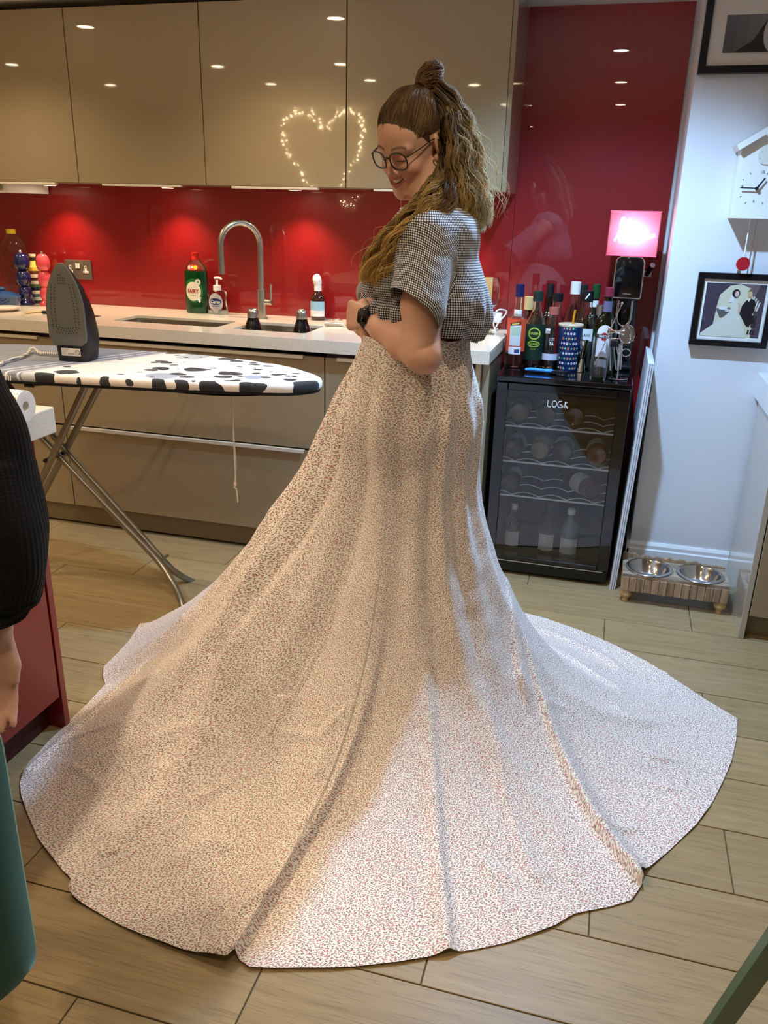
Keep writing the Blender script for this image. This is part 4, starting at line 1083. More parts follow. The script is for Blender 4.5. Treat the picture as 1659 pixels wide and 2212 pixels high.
t = bottle('gin_bottle', 'small clear bottle with copper cap and white band label, left of tumbler', 1185, 3.44, 795, 663, 37, [(1, 0), (1, .62), (.95, .68), (.75, .74), (.5, .80), (.46, 1)], G_clear, C_copper, .024, L_clear, .25, group=g, cap_r=.58)
R, H = t['R'], t['H']; label_patch('band_label', R, H * .14, H * .25, 1.1, mat('lilac_paper', srgb(196, 196, 212), .6), t); label_patch('seal', R * .9, H * .58, H * .66, .35, M_paper, t, rot=-.5, n=8)
text('label_lettering', 'TA', .020, M_white, t, (0.004, -R - .001, H * .42), UP, .0001, bend=R + .001, sx=.7, offset=.0006); text('label_lettering', 'LOT', .016, M_white, t, (0.004, -R - .001, H * .49), UP, .0001, bend=R + .001, sx=.8)
t = bottle('vodka_bottle', 'tall clear bottle with white cap standing behind the patterned tumbler', 1228, 3.62, 775, 608, 46, [(1, 0), (1, .50), (.92, .58), (.7, .72), (.5, .82), (.40, .88), (.38, 1)], G_clear, M_white, .045, L_clear, .3, group=g, cap_r=.46)
bottle('gin_bottle', 'clear bottle with dark green cap behind the tumbler straw', 1244, 3.68, 770, 614, 40, [(1, 0), (1, .52), (.9, .60), (.6, .72), (.42, .82), (.40, 1)], G_clear, C_dgreen, .034, group=g, cap_r=.5)
t = bottle('gin_bottle', 'clear bottle with black slash-marked cap and small white label, right of tumbler', 1254, 3.52, 788, 627, 52, [(1, 0), (1, .54), (.96, .60), (.84, .68), (.62, .8), (.46, .9), (.43, 1)], G_clear, M_black, .040, L_clear, .2, group=g, cap_r=.46)
R, H = t['R'], t['H']; label_patch('label', R, H * .36, H * .52, .55, M_paper, t, rot=.25); MB().box(-.0025, .0025, -.001, 0, -.014, .014, 0, Matrix.Translation((.0, -R * .46 - .0006, H - .02)) @ Matrix.Rotation(.6, 4, 'Y')).build('cap_slash', M_white, t)
text('label_lettering', 'LAND', .013, M_dark, t, (.012, -R - .0008, H * .44), (PI / 2, 0, .25), .0001, bend=R + .001)
t = bottle('wine_bottle', 'dark bottle with green cap and white neck label left of the green bottle', 1272, 3.62, 772, 613, 40, wine_sh, G_darkgreen, C_green, .05, group=g, cap_r=.42)
R, H = t['R'], t['H']; label_patch('neck_label', R * .40, H * .72, H * .80, 1.2, M_paper, t)
bottle('spirit_bottle', 'clear bottle with silver cap behind the green vermouth bottle', 1288, 3.53, 775, 658, 40, liq_sh, G_clear, M_steel, .035, group=g, cap_r=.6)
t = bottle('vermouth_bottle', 'green vermouth bottle with wine-red cap and round white label', 1298, 3.37, 792, 620, 52, [(1, 0), (1, .56), (.96, .62), (.82, .68), (.55, .74), (.36, .80), (.33, .88), (.33, 1)], G_green, C_red, .030, None, group=g, cap_r=.38)
R, H = t['R'], t['H']; label_patch('neck_foil', R * .36, H * .73, H * .85, 2.2, mat('lilac_foil', srgb(120, 116, 150), .35, .4), t)
T = on_front(0, -R - .0004, H * .40)
print_mesh('front_label', [(ell(0, .030, .030, .034, 24), srgb(226, 222, 224)), (rect(-.030, .030, -.05, .03, 8), srgb(226, 222, 224)), (ell(0, .020, .015, .015, 18), srgb(190, 30, 44)), (rect(-.031, .031, .014, .027, 8), srgb(16, 16, 18)), (rect(-.025, .025, -.085, -.058, 6), srgb(190, 190, 200))], t, T, bend=R + .0008)
text('label_lettering', 'MARTINI', .0125, M_white, t, (0, -R - .0014, H * .40 + .0205), UP, .0001, bend=R + .0014, sx=.88, offset=.0002)
# patterned tumbler with straw
y = 3.415; x = AY(1226, 780, y).x; bz = .8515; H = AY(1229, 699, y).z - bz; d = RM[2] @ np.array([x, y, -.5]); R0, R1 = 20.5 * d / FPX, 26 * d / FPX
t = thing('patterned_tumbler', 'navy tumbler with dotted flower pattern, wooden lid and orange straw', 'tumbler', (x, y, bz))
M_tum = mat('tumbler_navy', srgb(18, 42, 88), .3, coat=.3)
MB().lathe([(0, 0), (R0, 0), (R0 + .001, .003), (R1, H - .008), (0, H - .008)], 32).build('tumbler_body', M_tum, t, 50)
dots = []; pal = [srgb(226, 140, 96), srgb(70, 150, 130), srgb(216, 196, 226), srgb(236, 226, 210), srgb(40, 110, 90)]
for r_ in range(9):
    for c_ in range(-3, 4):
        z = -H / 2 + .012 + r_ * (H - .026) / 8; X = c_ * .0125 + (r_ % 2) * .006
        col = pal[(r_ % 2) * 2 + (c_ % 2)] if (r_ + c_) % 5 else pal[4]
        dots.append((ell(X, z, .0046, .0052, 10), col)); dots.append((ell(X, z, .0019, .0021, 8), pal[3] if (r_ + c_) % 2 else srgb(18, 42, 88)))
k = (R1 - R0) / H
print_mesh('flower_print', dots, t, on_front(0, -(R0 + R1) / 2 - .0006, H / 2) @ Matrix.Rotation(math.atan(k), 4, 'X'), .000004, bend=(R0 + R1) / 2 + .0004)
MB().lathe([(0, H - .008), (R1 + .001, H - .008), (R1 + .0015, H - .002), (R1, H), (0, H)], 32).build('lid', mat('lid_wood', srgb(204, 184, 150), .6), t, 40)
MB().tube([(.006, 0, H - .002), (.007, 0, H + .03), (.010, 0, H + .055)], .0042, 10).build('straw', mat('orange_straw', srgb(222, 140, 30), .4), t, 60)
# jigger
y = 3.40; x = AY(1255, 795, y).x; H = AY(1256, 735, y).z - bz
t = MB().lathe([(.019, 0), (.0195, .0005), (.010, H * .36), (.0075, H * .40), (.011, H * .46), (.0215, H), (.0205, H), (.010, H * .48), (0, H * .43), (.007, H * .38), (.018, .001)], 28).build('jigger', M_chrome, None, 40, loc=(x, y, bz)); tag(t, 'steel double-cone bar jigger standing right of the tumbler', 'jigger')
# blue-handled can opener / knife
y = 3.30; a, b_ = AZ(1136, 800, .852), AZ(1195, 802, .852); a.y = b_.y = y
t = thing('kitchen_knife', 'bright blue handled knife with black blade lying on the fridge edge', 'knife', (a.x, y, bz)); L = b_.x - a.x
MB().tube([(0, 0, .010), (L * .2, 0, .012), (L * .7, 0, .0105), (L * .95, -.004, .012), (L * 1.02, 0, .012)], [.006, .0095, .0085, .0105, .006], 12, flat=.8).build('handle', mat('bright_blue', srgb(58, 142, 226), .35), t, 60)
MB().prism([(L * .98, -.012), (L * 1.5, -.020), (L * 1.6, -.008), (L * 1.3, .022), (L, .012)], .003, .014).build('blade', M_black, t)
# mixing glass with bar spoon
y = 3.255; x = AY(1292, 806, y).x; H = AY(1295, 726, y).z - bz; R = .0345
t = MB().lathe([(0, 0), (R * .86, 0), (R * .9, .002), (R, H), (R - .002, H), (R * .9 - .002, .012), (0, .010)], 36).build('mixing_glass', glassy('mixing_glass_clear', (.95, .96, .97, 1)), None, 40, loc=(x, y, bz)); tag(t, 'tall clear mixing glass holding a twisted bar spoon, at the fridge edge', 'mixing glass')
p, q = AY(1286, 786, y), AY(1344, 655, y + .02)
t = thing('bar_spoon', 'long twisted steel bar spoon leaning in the mixing glass', 'spoon', (p.x, p.y, max(p.z, bz + .0135)))
d_ = q - t.location; tw = [d_ * (i / 60) + Vector((.0012 * math.cos(i * 1.5), .0012 * math.sin(i * 1.5), 0)) for i in range(61)]
MB().tube(tw, .0019, 6).build('twisted_stem', M_chrome, t, 60); MB().ball((0, 0, .004), (.0065, .004, .010), 10).build('spoon_bowl', M_chrome, t, 60); MB().ball(d_, (.005, .005, .006), 10).build('end_knob', M_chrome, t, 60)
# bar tool stand
y = 3.30; x = AY(1334, 808, y).x
t = thing('bar_tool_stand', 'chrome bar tool rack with hanging strainer, tongs and jigger beside the mixing glass', 'tool rack', (x, y, bz))
MB().lathe([(0, 0), (.040, 0), (.041, .003), (.036, .006), (0, .007)], 28).build('base', M_chrome, t, 40)
MB().tube([(0, 0, .006), (0, 0, .17)], .003, 10).ball((0, 0, .174), (.006,) * 3, 10).build('pole', M_chrome, t, 60)
MB().tube([(-.045, 0, .15), (0, 0, .155), (.045, 0, .15)], .0025, 8).build('hook_bar', M_chrome, t, 60)
def zof(px, py): v = AY(px, py, y - .02); return (v.x - x, -.02, v.z - bz)
c = zof(1330, 717); MB().lathe([(.017, -.032), (.0175, -.03), (.006, -.004), (.006, .004), (.0175, .03), (.017, .032), (.005, .003), (.005, -.003)], 22, Matrix.Translation(c) @ Matrix.Rotation(PI / 2, 4, 'Y')).build('hanging_jigger', M_chrome, t, 40)
c = zof(1354, 722); b = MB(); b.lathe([(0, 0), (.026, 0), (.028, .0015), (0, .0015)], 26, Matrix.Translation(c) @ Matrix.Rotation(.5, 4, 'Z') @ Matrix.Rotation(PI / 2 - .15, 4, 'X') @ Matrix.Scale(1.25, 4, (0, 1, 0))); b.tube([(c[0] + .028 * math.cos(q), c[1] - .004, c[2] + .035 * math.sin(q)) for q in [2 * PI * i / 24 for i in range(24)]], .0022, 6, closed=True); b.build('strainer', M_chrome, t, 40)
for (p, q, r_) in (((1318, 745), (1318, 800), .004), ((1326, 750), (1330, 798), .003), ((1338, 742), (1334, 800), .0045), ((1345, 740), (1340, 798), .003), ((1322, 690), (1320, 745), .0025)):
    a, b_ = zof(*p), zof(*q); MB().tube([a, b_], [r_ * .6, r_], 8).build('tool_handle', M_chrome, t, 60)
c = zof(1352, 762); MB().tube([(c[0] + .016 * math.cos(2 * PI * i / 22), c[1], c[2] + .014 * math.sin(2 * PI * i / 22)) for i in range(22)], .0022, 8, closed=True).tube([(c[0] - .016, c[1], c[2]), (c[0] - .03, c[1], c[2] - .006), (c[0] - .036, c[1], c[2] + .02)], .0025, 8).build('finger_ring', M_chrome, t, 60)
c = zof(1327, 742); MB().lathe([(0, -.012), (.012, -.012), (.014, .010), (.011, .012), (0, .012)], 18, Matrix.Translation(c)).build('stopper', M_black, t, 40)
# soda maker
y = 3.545; x = AY(1352, 770, y + .02).x
zt_, zm = AY(1358, 552, y).z - bz, AY(1352, 641, y).z - bz
t = thing('soda_maker', 'black soda maker with chrome-edged front standing below the neon sign', 'soda maker', (x, y, bz))
xw = (AY(1388, 600, y).x - AY(1327, 600, y).x) / 2; xc = AY(1357, 600, y).x - x
MB().box(-xw * .9 + xc, xw * .9 + xc, .04, .16, 0, zt_ - .01, .02, seg=3).build('column', M_blackgloss, t, 60)
MB().box(-xw + xc, xw + xc, -.05, .14, 0, .022, .008, seg=2).build('base', M_black, t, 60)
fr = []
def rr_outline(x0, x1, z0, z1, rt, rb):
    out = []
    for cx, cz, a, r_ in ((x1 - rt, z1 - rt, 0, rt), (x0 + rt, z1 - rt, 90, rt), (x0 + rb, z0 + rb, 180, rb), (x1 - rb, z0 + rb, 270, rb)):
        for i in range(7):
            q = math.radians(a + 15 * i); out.append((cx + r_ * math.cos(q), cz + r_ * math.sin(q)))
    return out
MB().prism(rr_outline(xc - xw, xc + xw, zm, zt_, .026, .008), -.10, .075, Matrix.Translation((0, 0, 0)) @ RX90, .006).build('head', M_blackgloss, t, 50)
MB().tube([(px_, -.0765, pz) for px_, pz in rr_outline(xc - xw + .001, xc + xw - .001, zm + .001, zt_ - .001, .025, .007)], .0028, 8, closed=True).build('chrome_edge', M_chrome, t, 60)
MB().box(xc - .016, xc + .016, -.0768, -.0755, zm + .016, zm + .0185).build('brand_strip', M_alu, t)
MB().lathe([(0, -.03), (.016, -.03), (.022, 0), (0, 0)], 20, Matrix.Translation((xc, -.03, zm))).build('nozzle', M_dark, t, 40)
up = [(xc - .026, -.06, zm - .01), (xc - .027, -.062, zm - .07), (xc - .02, -.063, zm - .098), (xc, -.064, zm - .11), (xc + .020, -.063, zm - .098), (xc + .027, -.062, zm - .07), (xc + .026, -.06, zm - .01)]
MB().tube(smooth_path(up, 6), .0045, 10).build('bottle_holder', M_chrome, t, 60)
# ------------------------------------------------------------------ acrylic neon sign on the soda maker
p = AY(1311, 547, 3.46); q = AY(1418, 552, 3.46); zt2 = AY(1366, 455, 3.46).z
nx0, nx1, nz0 = p.x - .004, q.x, bz + zt_ + .0012
t = thing('neon_sign', 'glowing pink neon word in a clear acrylic box on the soda maker', 'neon sign', ((nx0 + nx1) / 2, 3.46, nz0), -.05)
hwid, nh, nd = (nx1 - nx0) / 2, zt2 - nz0, .095
M_acr = mat('acrylic', (.98, .93, .95, 1), .02, trans=1.0, ior=1.3)
M_acr_edge = mat('acrylic_pink_edge', srgb(250, 150, 180), .2, trans=.5, emit=srgb(255, 110, 150), estr=.10)
M_back = mat('pink_back_panel', srgb(250, 168, 188), .35, trans=.1)
for (x0, x1, y0, y1, z0, z1, nm, m_) in ((-hwid, hwid, 0, .003, .003, nh - .003, 'front_panel', M_acr), (-hwid, hwid, nd - .003, nd, .003, nh - .003, 'back_panel', M_back), (-hwid, -hwid + .003, .003, nd - .003, .003, nh - .003, 'side_panel', M_acr), (hwid - .003, hwid, .003, nd - .003, .003, nh - .003, 'side_panel', M_acr), (-hwid, hwid, 0, nd, 0, .003, 'base_panel', M_acr_edge), (-hwid, hwid, 0, nd, nh - .003, nh, 'top_panel', M_acr_edge)):
    MB().box(x0, x1, y0, y1, z0, z1).build(nm, m_, t)
M_neon = mat('neon_tube', (1, 1, 1, 1), .3, emit=(1.0, .62, .76, 1), estr=4.5)
lp = [(-.066, -.030), (-.056, -.010), (-.044, .030), (-.038, .046), (-.046, .048), (-.050, .020), (-.048, -.030), (-.040, -.032), (-.032, .020), (-.022, .046), (-.016, .040), (-.022, .012), (-.026, -.020), (-.018, -.038), (-.008, -.030), (-.010, -.004), (-.002, .018), (.004, .024), (.006, .006), (.004, -.030), (.010, -.026), (.014, .004), (.020, .016), (.026, .004), (.022, -.018), (.028, -.022), (.036, -.002), (.042, .012), (.046, .004), (.040, -.012), (.034, -.022), (.050, -.016), (.072, -.004)]
MB().tube(smooth_path([(x_ * hwid / .088, .045, nh * .52 + z_ * nh / .155) for x_, z_ in lp], 5), .0036, 8).tube([(.02, .045, nh * .30), (hwid * .85, .045, nh * .46)], .0034, 8).build('glowing_word', M_neon, t, 60)
l = bpy.data.lights.new('neon_glow', 'POINT'); l.color = (1.0, .36, .48); l.energy = .9; l.shadow_soft_size = .05
o = bpy.data.objects.new('neon_lamp', l); C.objects.link(o); o.parent = t; o.location = (.0, .055, nh * .5)
# plug on the red panel
p = AY(1397, 592, 3.737)
t = thing('wall_plug', 'black cylindrical plug in a grey wall socket right of the soda maker', 'plug', (p.x, 3.7375, p.z))
MB().box(-.017, .020, -.012, 0, -.012, .014, .002).build('socket_plate', M_alu, t)
a = AY(1409, 574, 3.66) - t.location
MB().tube([(.0, -.010, -.002), (a.x * .5, a.y * .5, a.z * .5), (a.x, a.y, a.z)], [.009, .0105, .0105], 16).build('plug_body', M_dark, t, 60)
MB().tube([(a.x, a.y, a.z), (a.x * 1.08, a.y * 1.05, a.z * 1.07)], .0108, 16).build('silver_end', M_alu, t, 60)
# ------------------------------------------------------------------ on the white wall
M_clock = mat('clock_white', srgb(236, 232, 226), .5)
M_ink = mat('clock_black', srgb(24, 24, 26), .4)
cy = 3.30
L, Rr = AY(1578, 472, cy), AY(1634, 407, cy)
cw = Rr.x - L.x; cz0 = AY(1600, 472, cy).z
t = thing('cuckoo_clock', 'white house-shaped cuckoo clock with black hands and red pendulum', 'clock', (Rr.x, cy, cz0))
eave = AY(1586, 318, cy).z - cz0; ridge = eave + cw * .62
MB().prism([(-cw, 0), (cw, 0), (cw, eave), (0, ridge), (-cw, eave)], -.098, 0, RX90, .001).build('case', M_clock, t)
for sg in (-1, 1):
    a, b_ = (sg * (cw + .010), eave - .012), (0, ridge - .004)
    n_ = Vector((-(b_[1] - a[1]), b_[0] - a[0])).normalized() * (.020 if sg < 0 else -.020)
    MB().prism([a, b_, (b_[0], b_[1] + .024), (a[0] + n_.x, a[1] + n_.y)], -.092, .028, RX90, .001).build('roof_panel', M_clock, t)
pz = Rr.z - cz0
def onclock(z): return Matrix.Translation((0, -z, 0)) @ RX90
M_greyink = mat('grey_numeral', srgb(96, 100, 104), .6)
for s_, (x_, z_) in (('12', (.012, .052)), ('9', (-.047, .004)), ('6', (-.002, -.042)), ('3', (.052, .0))):
    text('numeral', s_, .014, M_greyink, t, (x_, -.0008, pz + z_), (PI / 2, -.25, 0), .0002)
for k in range(12):
    if k % 3: 
        a = PI / 6 * k; MB().box(-.0012, .0012, -.0010, -.0002, -.003, .003, 0, Matrix.Translation((.055 * math.sin(a), 0, pz + .055 * math.cos(a))) @ Matrix.Rotation(a, 4, 'Y')).build('minute_mark', M_greyink, t)
MB().prism([(-.003, -.006), (.003, -.006), (.0024, .040), (-.0024, .040)], .010, .0115, Matrix.Translation((0, 0, pz)) @ Matrix.Rotation(math.radians(33), 4, 'Y') @ RX90).build('hour_hand', M_ink, t)
MB().prism([(-.002, -.006), (.002, -.006), (.0016, .055), (-.0016, .055)], .012, .0135, Matrix.Translation((0, 0, pz)) @ Matrix.Rotation(math.radians(-89), 4, 'Y') @ RX90).build('minute_hand', M_ink, t)
MB().lathe([(0, 0), (.0055, 0), (.0055, .015), (0, .015)], 16, Matrix.Translation((0, 0, pz)) @ RX90).build('hand_boss', M_ink, t, 40)
dz = AY(1645, 335, cy); dx_ = dz.x - Rr.x
MB().lathe([(0, 0), (.031, 0), (.0315, .003), (.030, .0045), (0, .0045)], 32, Matrix.Translation((dx_ * 0 + .016, 0, dz.z - cz0)) @ RX90).build('cuckoo_door', mat('door_ivory', srgb(226, 220, 206), .5), t, 40)
for sx, sz in ((-.018, .010), (-.022, -.012)): text('numeral', '1' if sz > 0 else '7', .007, M_greyink, t, (.016 + sx, -.0052, dz.z - cz0 + sz), UP, .0001)
pt, pb = AY(1620, 478, cy + .045), AY(1605, 570, cy + .045)
off = t.location
MB().tube([Vector((pt.x, pt.y, cz0 + .03)) - off, pb - off], .0026, 8).build('pendulum_rod', M_clock, t, 60)
MB().lathe([(0, -.003), (.023, -.003), (.024, 0), (.023, .003), (0, .003)], 28, Matrix.Translation(pb - off) @ RX90).build('pendulum_disc', mat('pendulum_red', srgb(176, 22, 36), .45), t, 40)
MB().tube([Vector((.03, .075, .01)), Vector((.028, .078, -.2))], .002, 6).build('chain', M_alu, t, 60)

M_frame = mat('black_frame', srgb(16, 13, 14), .35)
M_mount = mat('mount_board', srgb(226, 216, 204), .8)
def picture(name, label, x0, x1, z0, z1, bar, depth, y):
    t = thing(name, label, 'picture frame', ((x0 + x1) / 2, y, (z0 + z1) / 2)); w, h_ = (x1 - x0) / 2, (z1 - z0) / 2
    for a in ((-w, w, -h_, -h_ + bar), (-w, w, h_ - bar, h_), (-w, -w + bar, -h_ + bar, h_ - bar), (w - bar, w, -h_ + bar, h_ - bar)):
        MB().box(a[0], a[1], -depth, 0, a[2], a[3], .0012).build('frame_bar', M_frame, t)
    MB().box(-w + bar - .002, w - bar + .002, -depth + .010, -.002, -h_ + bar - .002, h_ - bar + .002).build('mount', M_mount, t)
    return t, w - bar, h_ - bar
# upper frame: grey portrait photograph in a wide mount
a = AY(1511, 160, 3.38); tl = AY(1527, 0, 3.38)
x0 = (a.x + tl.x) / 2 - .003; z0 = a.z
t, w, h_ = picture('portrait_frame', 'black frame with a grey portrait photo in a wide mount, above the clock', x0, x0 + .52, z0, z0 + .42, .024, .030, WY - .001)
p0_, p1_ = AY(1560, 114, 3.375), AY(1572, 32, 3.375)
cx, cz = t.location.x, t.location.z
px0, pz0, pz1 = p0_.x - cx, p0_.z - cz, p1_.z - cz
px1 = px0 + .37; ph = pz1 - pz0
gr = []
for i in range(10):
    for j in range(6):
        f = min(1, i / 9 * 1.1 + j / 22); v = int(92 + 62 * f)
        gr.append((rect(px0 + (px1 - px0) * i / 10, px0 + (px1 - px0) * (i + 1) / 10, pz0 + ph * j / 6, pz0 + ph * (j + 1) / 6), srgb(v, v - 4, v - 5)))
fx = AY(1668, 80, 3.375).x - cx; fz = pz0 + ph * .50
gr += [([(fx - .115, pz0), (fx - .06, pz0 + ph * .30), (fx - .03, pz0 + ph * .75), (fx - .01, pz1), (fx + .07, pz1), (fx + .11, pz0 + ph * .5), (fx + .13, pz0)], srgb(50, 44, 40)), (ell(fx + .012, fz, .040, .062, 24), srgb(190, 184, 180)), (ell(fx - .008, fz + .022, .008, .004, 12), srgb(56, 50, 48)), (ell(fx + .030, fz + .022, .008, .004, 12), srgb(56, 50, 48)), (ell(fx + .008, fz - .002, .006, .010, 10), srgb(160, 152, 148)), (ell(fx + .008, fz - .030, .016, .006, 14), srgb(120, 100, 98)), (ell(fx + .008, fz - .0275, .013, .003, 12), srgb(230, 226, 222))]
gr = [([(min(max(x, px0), px1), min(max(z, pz0), pz1)) for x, z in q], c) for q, c in gr]
print_mesh('portrait_print', gr, t, on_front(0, -.0201, 0), .00006)
# lower frame: colour photograph of a wedding couple
a, b_, c = AY(1491, 743, 3.38), AY(1506, 587, 3.38), AY(1654, 752, 3.38)
t, w, h_ = picture('wedding_photo_frame', 'black frame with a photo of a bride and groom, below the clock', (a.x + b_.x) / 2, c.x, (a.z + c.z) / 2 - .001, b_.z, .022, .034, WY - .001)
W2, H2 = w - .012, h_ - .014
sh = lambda pts, col: ([(x * W2, z * H2) for x, z in pts], col)
pp = [sh([(-1, -1), (1, -1), (1, 1), (-1, 1)], srgb(206, 198, 168)),
      sh([(-1, -1), (-.62, -1), (-.55, .2), (-.45, 1), (-1, 1)], srgb(66, 54, 66)), sh([(.72, -1), (1, -1), (1, 1), (.45, 1), (.62, .6), (.70, 0)], srgb(74, 62, 68)),
      sh([(-.62, 1), (-.52, .55), (-.2, .92), (.2, 1)], srgb(66, 54, 66)), sh([(.1, 1), (.48, .85), (.62, .45), (.8, 1)], srgb(110, 92, 92)),
      sh([(-.58, .05), (-.05, .12), (-.05, -.22), (-.40, -.30)], srgb(92, 88, 84)), sh(ell(-.35, .08, .16, .07, 10), srgb(216, 212, 206)), sh(ell(-.18, .0, .10, .06, 10), srgb(196, 192, 190))]
for i in range(4): pp.append(sh([(.62 + .07 * i, .55 - .07 * i), (.67 + .07 * i, .55 - .07 * i), (.60 + .07 * i, .02), (.55 + .07 * i, .02)], srgb(216, 210, 196)))
for r_ in range(3):
    for i in range(3): pp.append(sh([(.60 + .09 * i, -.15 - .27 * r_), (.65 + .09 * i, -.15 - .27 * r_), (.63 + .09 * i, -.32 - .27 * r_), (.58 + .09 * i, -.32 - .27 * r_)], srgb(40, 34, 34)))
pp += [sh([(-.98, -.9), (-.6, -.55), (-.25, -.22), (-.10, -.05), (-.08, .30), (.0, .42), (.14, .40), (.18, .1), (.2, -.08), (.35, -.4), (.5, -.8), (.55, -1), (-.98, -1)], srgb(208, 204, 186)),
       sh([(-.12, .62), (-.18, .30), (-.02, .30), (.0, .62)], srgb(216, 214, 206)), sh(ell(.02, .64, .13, .16, 16), srgb(46, 34, 42)), sh(ell(.05, .62, .07, .11, 14), srgb(212, 176, 166)), sh([(.14, .28), (.20, .28), (.27, -.05), (.18, -.08)], srgb(210, 168, 150)),
       sh([(.24, -.12), (.28, .2), (.40, .40), (.56, .48), (.70, .38), (.72, .05), (.66, -.10), (.80, -.38), (.55, -.58), (.48, -.5), (.30, -.2)], srgb(30, 24, 24)),
       sh(ell(.48, .66, .085, .14, 16), srgb(206, 172, 134)), sh([(.42, .45), (.48, .34), (.54, .48)], srgb(226, 222, 214)), sh([(.40, .72), (.48, .84), (.57, .76), (.56, .66), (.54, .74)], srgb(120, 96, 74))]
b = print_mesh('wedding_print', [(rect(-w + .004, w - .004, -h_ + .003, h_ - .004), srgb(236, 232, 222))] + pp, t, on_front(0, -.0242, 0), .00006)
MB().box(-.006, .006, -.004, 0, h_ + .0225, h_ + .034, .001).build('hanging_tab', M_alu, t)

# ------------------------------------------------------------------ dog bowl stand
M_rustic = mat('rustic_wood', srgb(146, 112, 76), .75); n = N(M_rustic); co = n.coord()
w1 = n.noise(n.mapping(co, (60, 8, 3)), 1, 4, .6); w2 = n.noise(n.mapping(co, (6, 60, 20)), 1, 3)
c = n.ramp(w1.outputs['Fac'], [(.3, srgb(72, 50, 32)), (.5, srgb(150, 116, 78)), (.72, srgb(186, 152, 108))]); c = n.mix(n.math('MULTIPLY', w2.outputs['Fac'], .35), c, srgb(200, 190, 176))
n.link(c, bsdf(M_rustic).inputs['Base Color']); n.link(n.bump(w1.outputs['Fac'], .35, .004), bsdf(M_rustic).inputs['Normal'])
M_rtop = mat('weathered_wood', srgb(150, 132, 112), .7); n = N(M_rtop); co = n.coord(); w1 = n.noise(n.mapping(co, (6, 70, 3)), 1, 4, .6)
n.link(n.ramp(w1.outputs['Fac'], [(.3, srgb(96, 78, 60)), (.55, srgb(158, 140, 120)), (.8, srgb(186, 174, 160))]), bsdf(M_rtop).inputs['Base Color'])
t = thing('dog_bowl_stand', 'low rustic wooden stand with bun feet holding two steel bowls by the wall', 'bowl stand', (.352, 3.18, 0))
sw, sd, zt_ = .199, .092, .124
b = MB(); loops = []
for z_ in (zt_, .112):
    o_ = [b.bm.verts.new((x_, y_, z_)) for x_, y_ in ((-sw, -sd), (sw, -sd), (sw, sd), (-sw, sd))]; hs = [[b.bm.verts.new((cx_ + .079 * math.cos(2 * PI * i / 36), -.008 + .079 * math.sin(2 * PI * i / 36), z_)) for i in range(36)] for cx_ in (-.098, .096)]
    ed = [b.bm.edges.new((l_[i], l_[(i + 1) % len(l_)])) for l_ in [o_] + hs for i in range(len(l_))]
    gf = bmesh.ops.triangle_fill(b.bm, use_beauty=True, edges=ed)
    for f in [f for f in gf['geom'] if isinstance(f, bmesh.types.BMFace)]:
        c_ = f.calc_center_median()
        if any(math.hypot(c_.x - cx_, c_.y + .008) < .079 for cx_ in (-.098, .096)): b.bm.faces.remove(f)
    loops.append([o_] + hs)
for l0, l1 in zip(*loops):
    for i in range(len(l0)): b.bm.faces.new((l0[i], l0[(i + 1) % len(l0)], l1[(i + 1) % len(l0)], l1[i]))
b.build('top_board', M_rtop, t)
for k in range(14):
    x_ = -sw + 2 * sw * k / 14
    MB().box(x_ + .0008, x_ + 2 * sw / 14 - .0008, -sd - .002 - .0015 * (k % 3), -sd + .010, .052, .1115, .0015).build('front_slat', M_rustic, t)
MB().box(-sw, -sw + .012, -sd + .011, sd, .052, .1115, .002).build('side_board', M_rustic, t); MB().box(sw - .012, sw, -sd + .011, sd, .052, .1115, .002).build('side_board', M_rustic, t)
bk = [(-sw, 0), (sw, 0), (sw, .008)] + [(sw - 2 * sw * i / 24, .008 + .010 * abs(math.sin(i * 1.1)) * (5 < i < 20) + .012 * (i > 20)) for i in range(1, 24)] + [(-sw, .020)]
MB().prism(bk, -.012, 0, Matrix.Translation((0, sd - .013, zt_)) @ RX90).build('back_board', M_rustic, t)
for sx in (-1, 1):
    for sy in (-1, 1):
        MB().lathe([(0, 0), (.012, 0), (.013, .006), (.009, .012), (.022, .026), (.024, .034), (.018, .044), (.020, .052), (0, .052)], 16, Matrix.Translation((sx * (sw - .022), sy * (sd - .022), 0))).build('bun_foot', mat('bun_wood', srgb(188, 160, 116), .6) if sx + sy == -2 else bpy.data.materials['bun_wood'], t, 50)
M_bowl = mat('bowl_steel', srgb(200, 200, 200), .16, 1.0)
for k, x_ in enumerate((.352 - .098, .352 + .096)):
    o = MB().lathe([(.088, .0), (.091, .003), (.088, .006), (.078, .006), (.072, -.004), (.060, -.043), (.052, -.048), (0, -.049), (0, -.050), (.053, -.050), (.062, -.045), (.075, -.002), (.079, .001)], 44).build('dog_bowl', M_bowl, None, 50, loc=(x_, 3.172, zt_ + .0005))
    tag(o, ['left', 'right'][k] + ' steel dog bowl set into the rustic wooden stand', 'dog bowl', 'steel dog bowls')

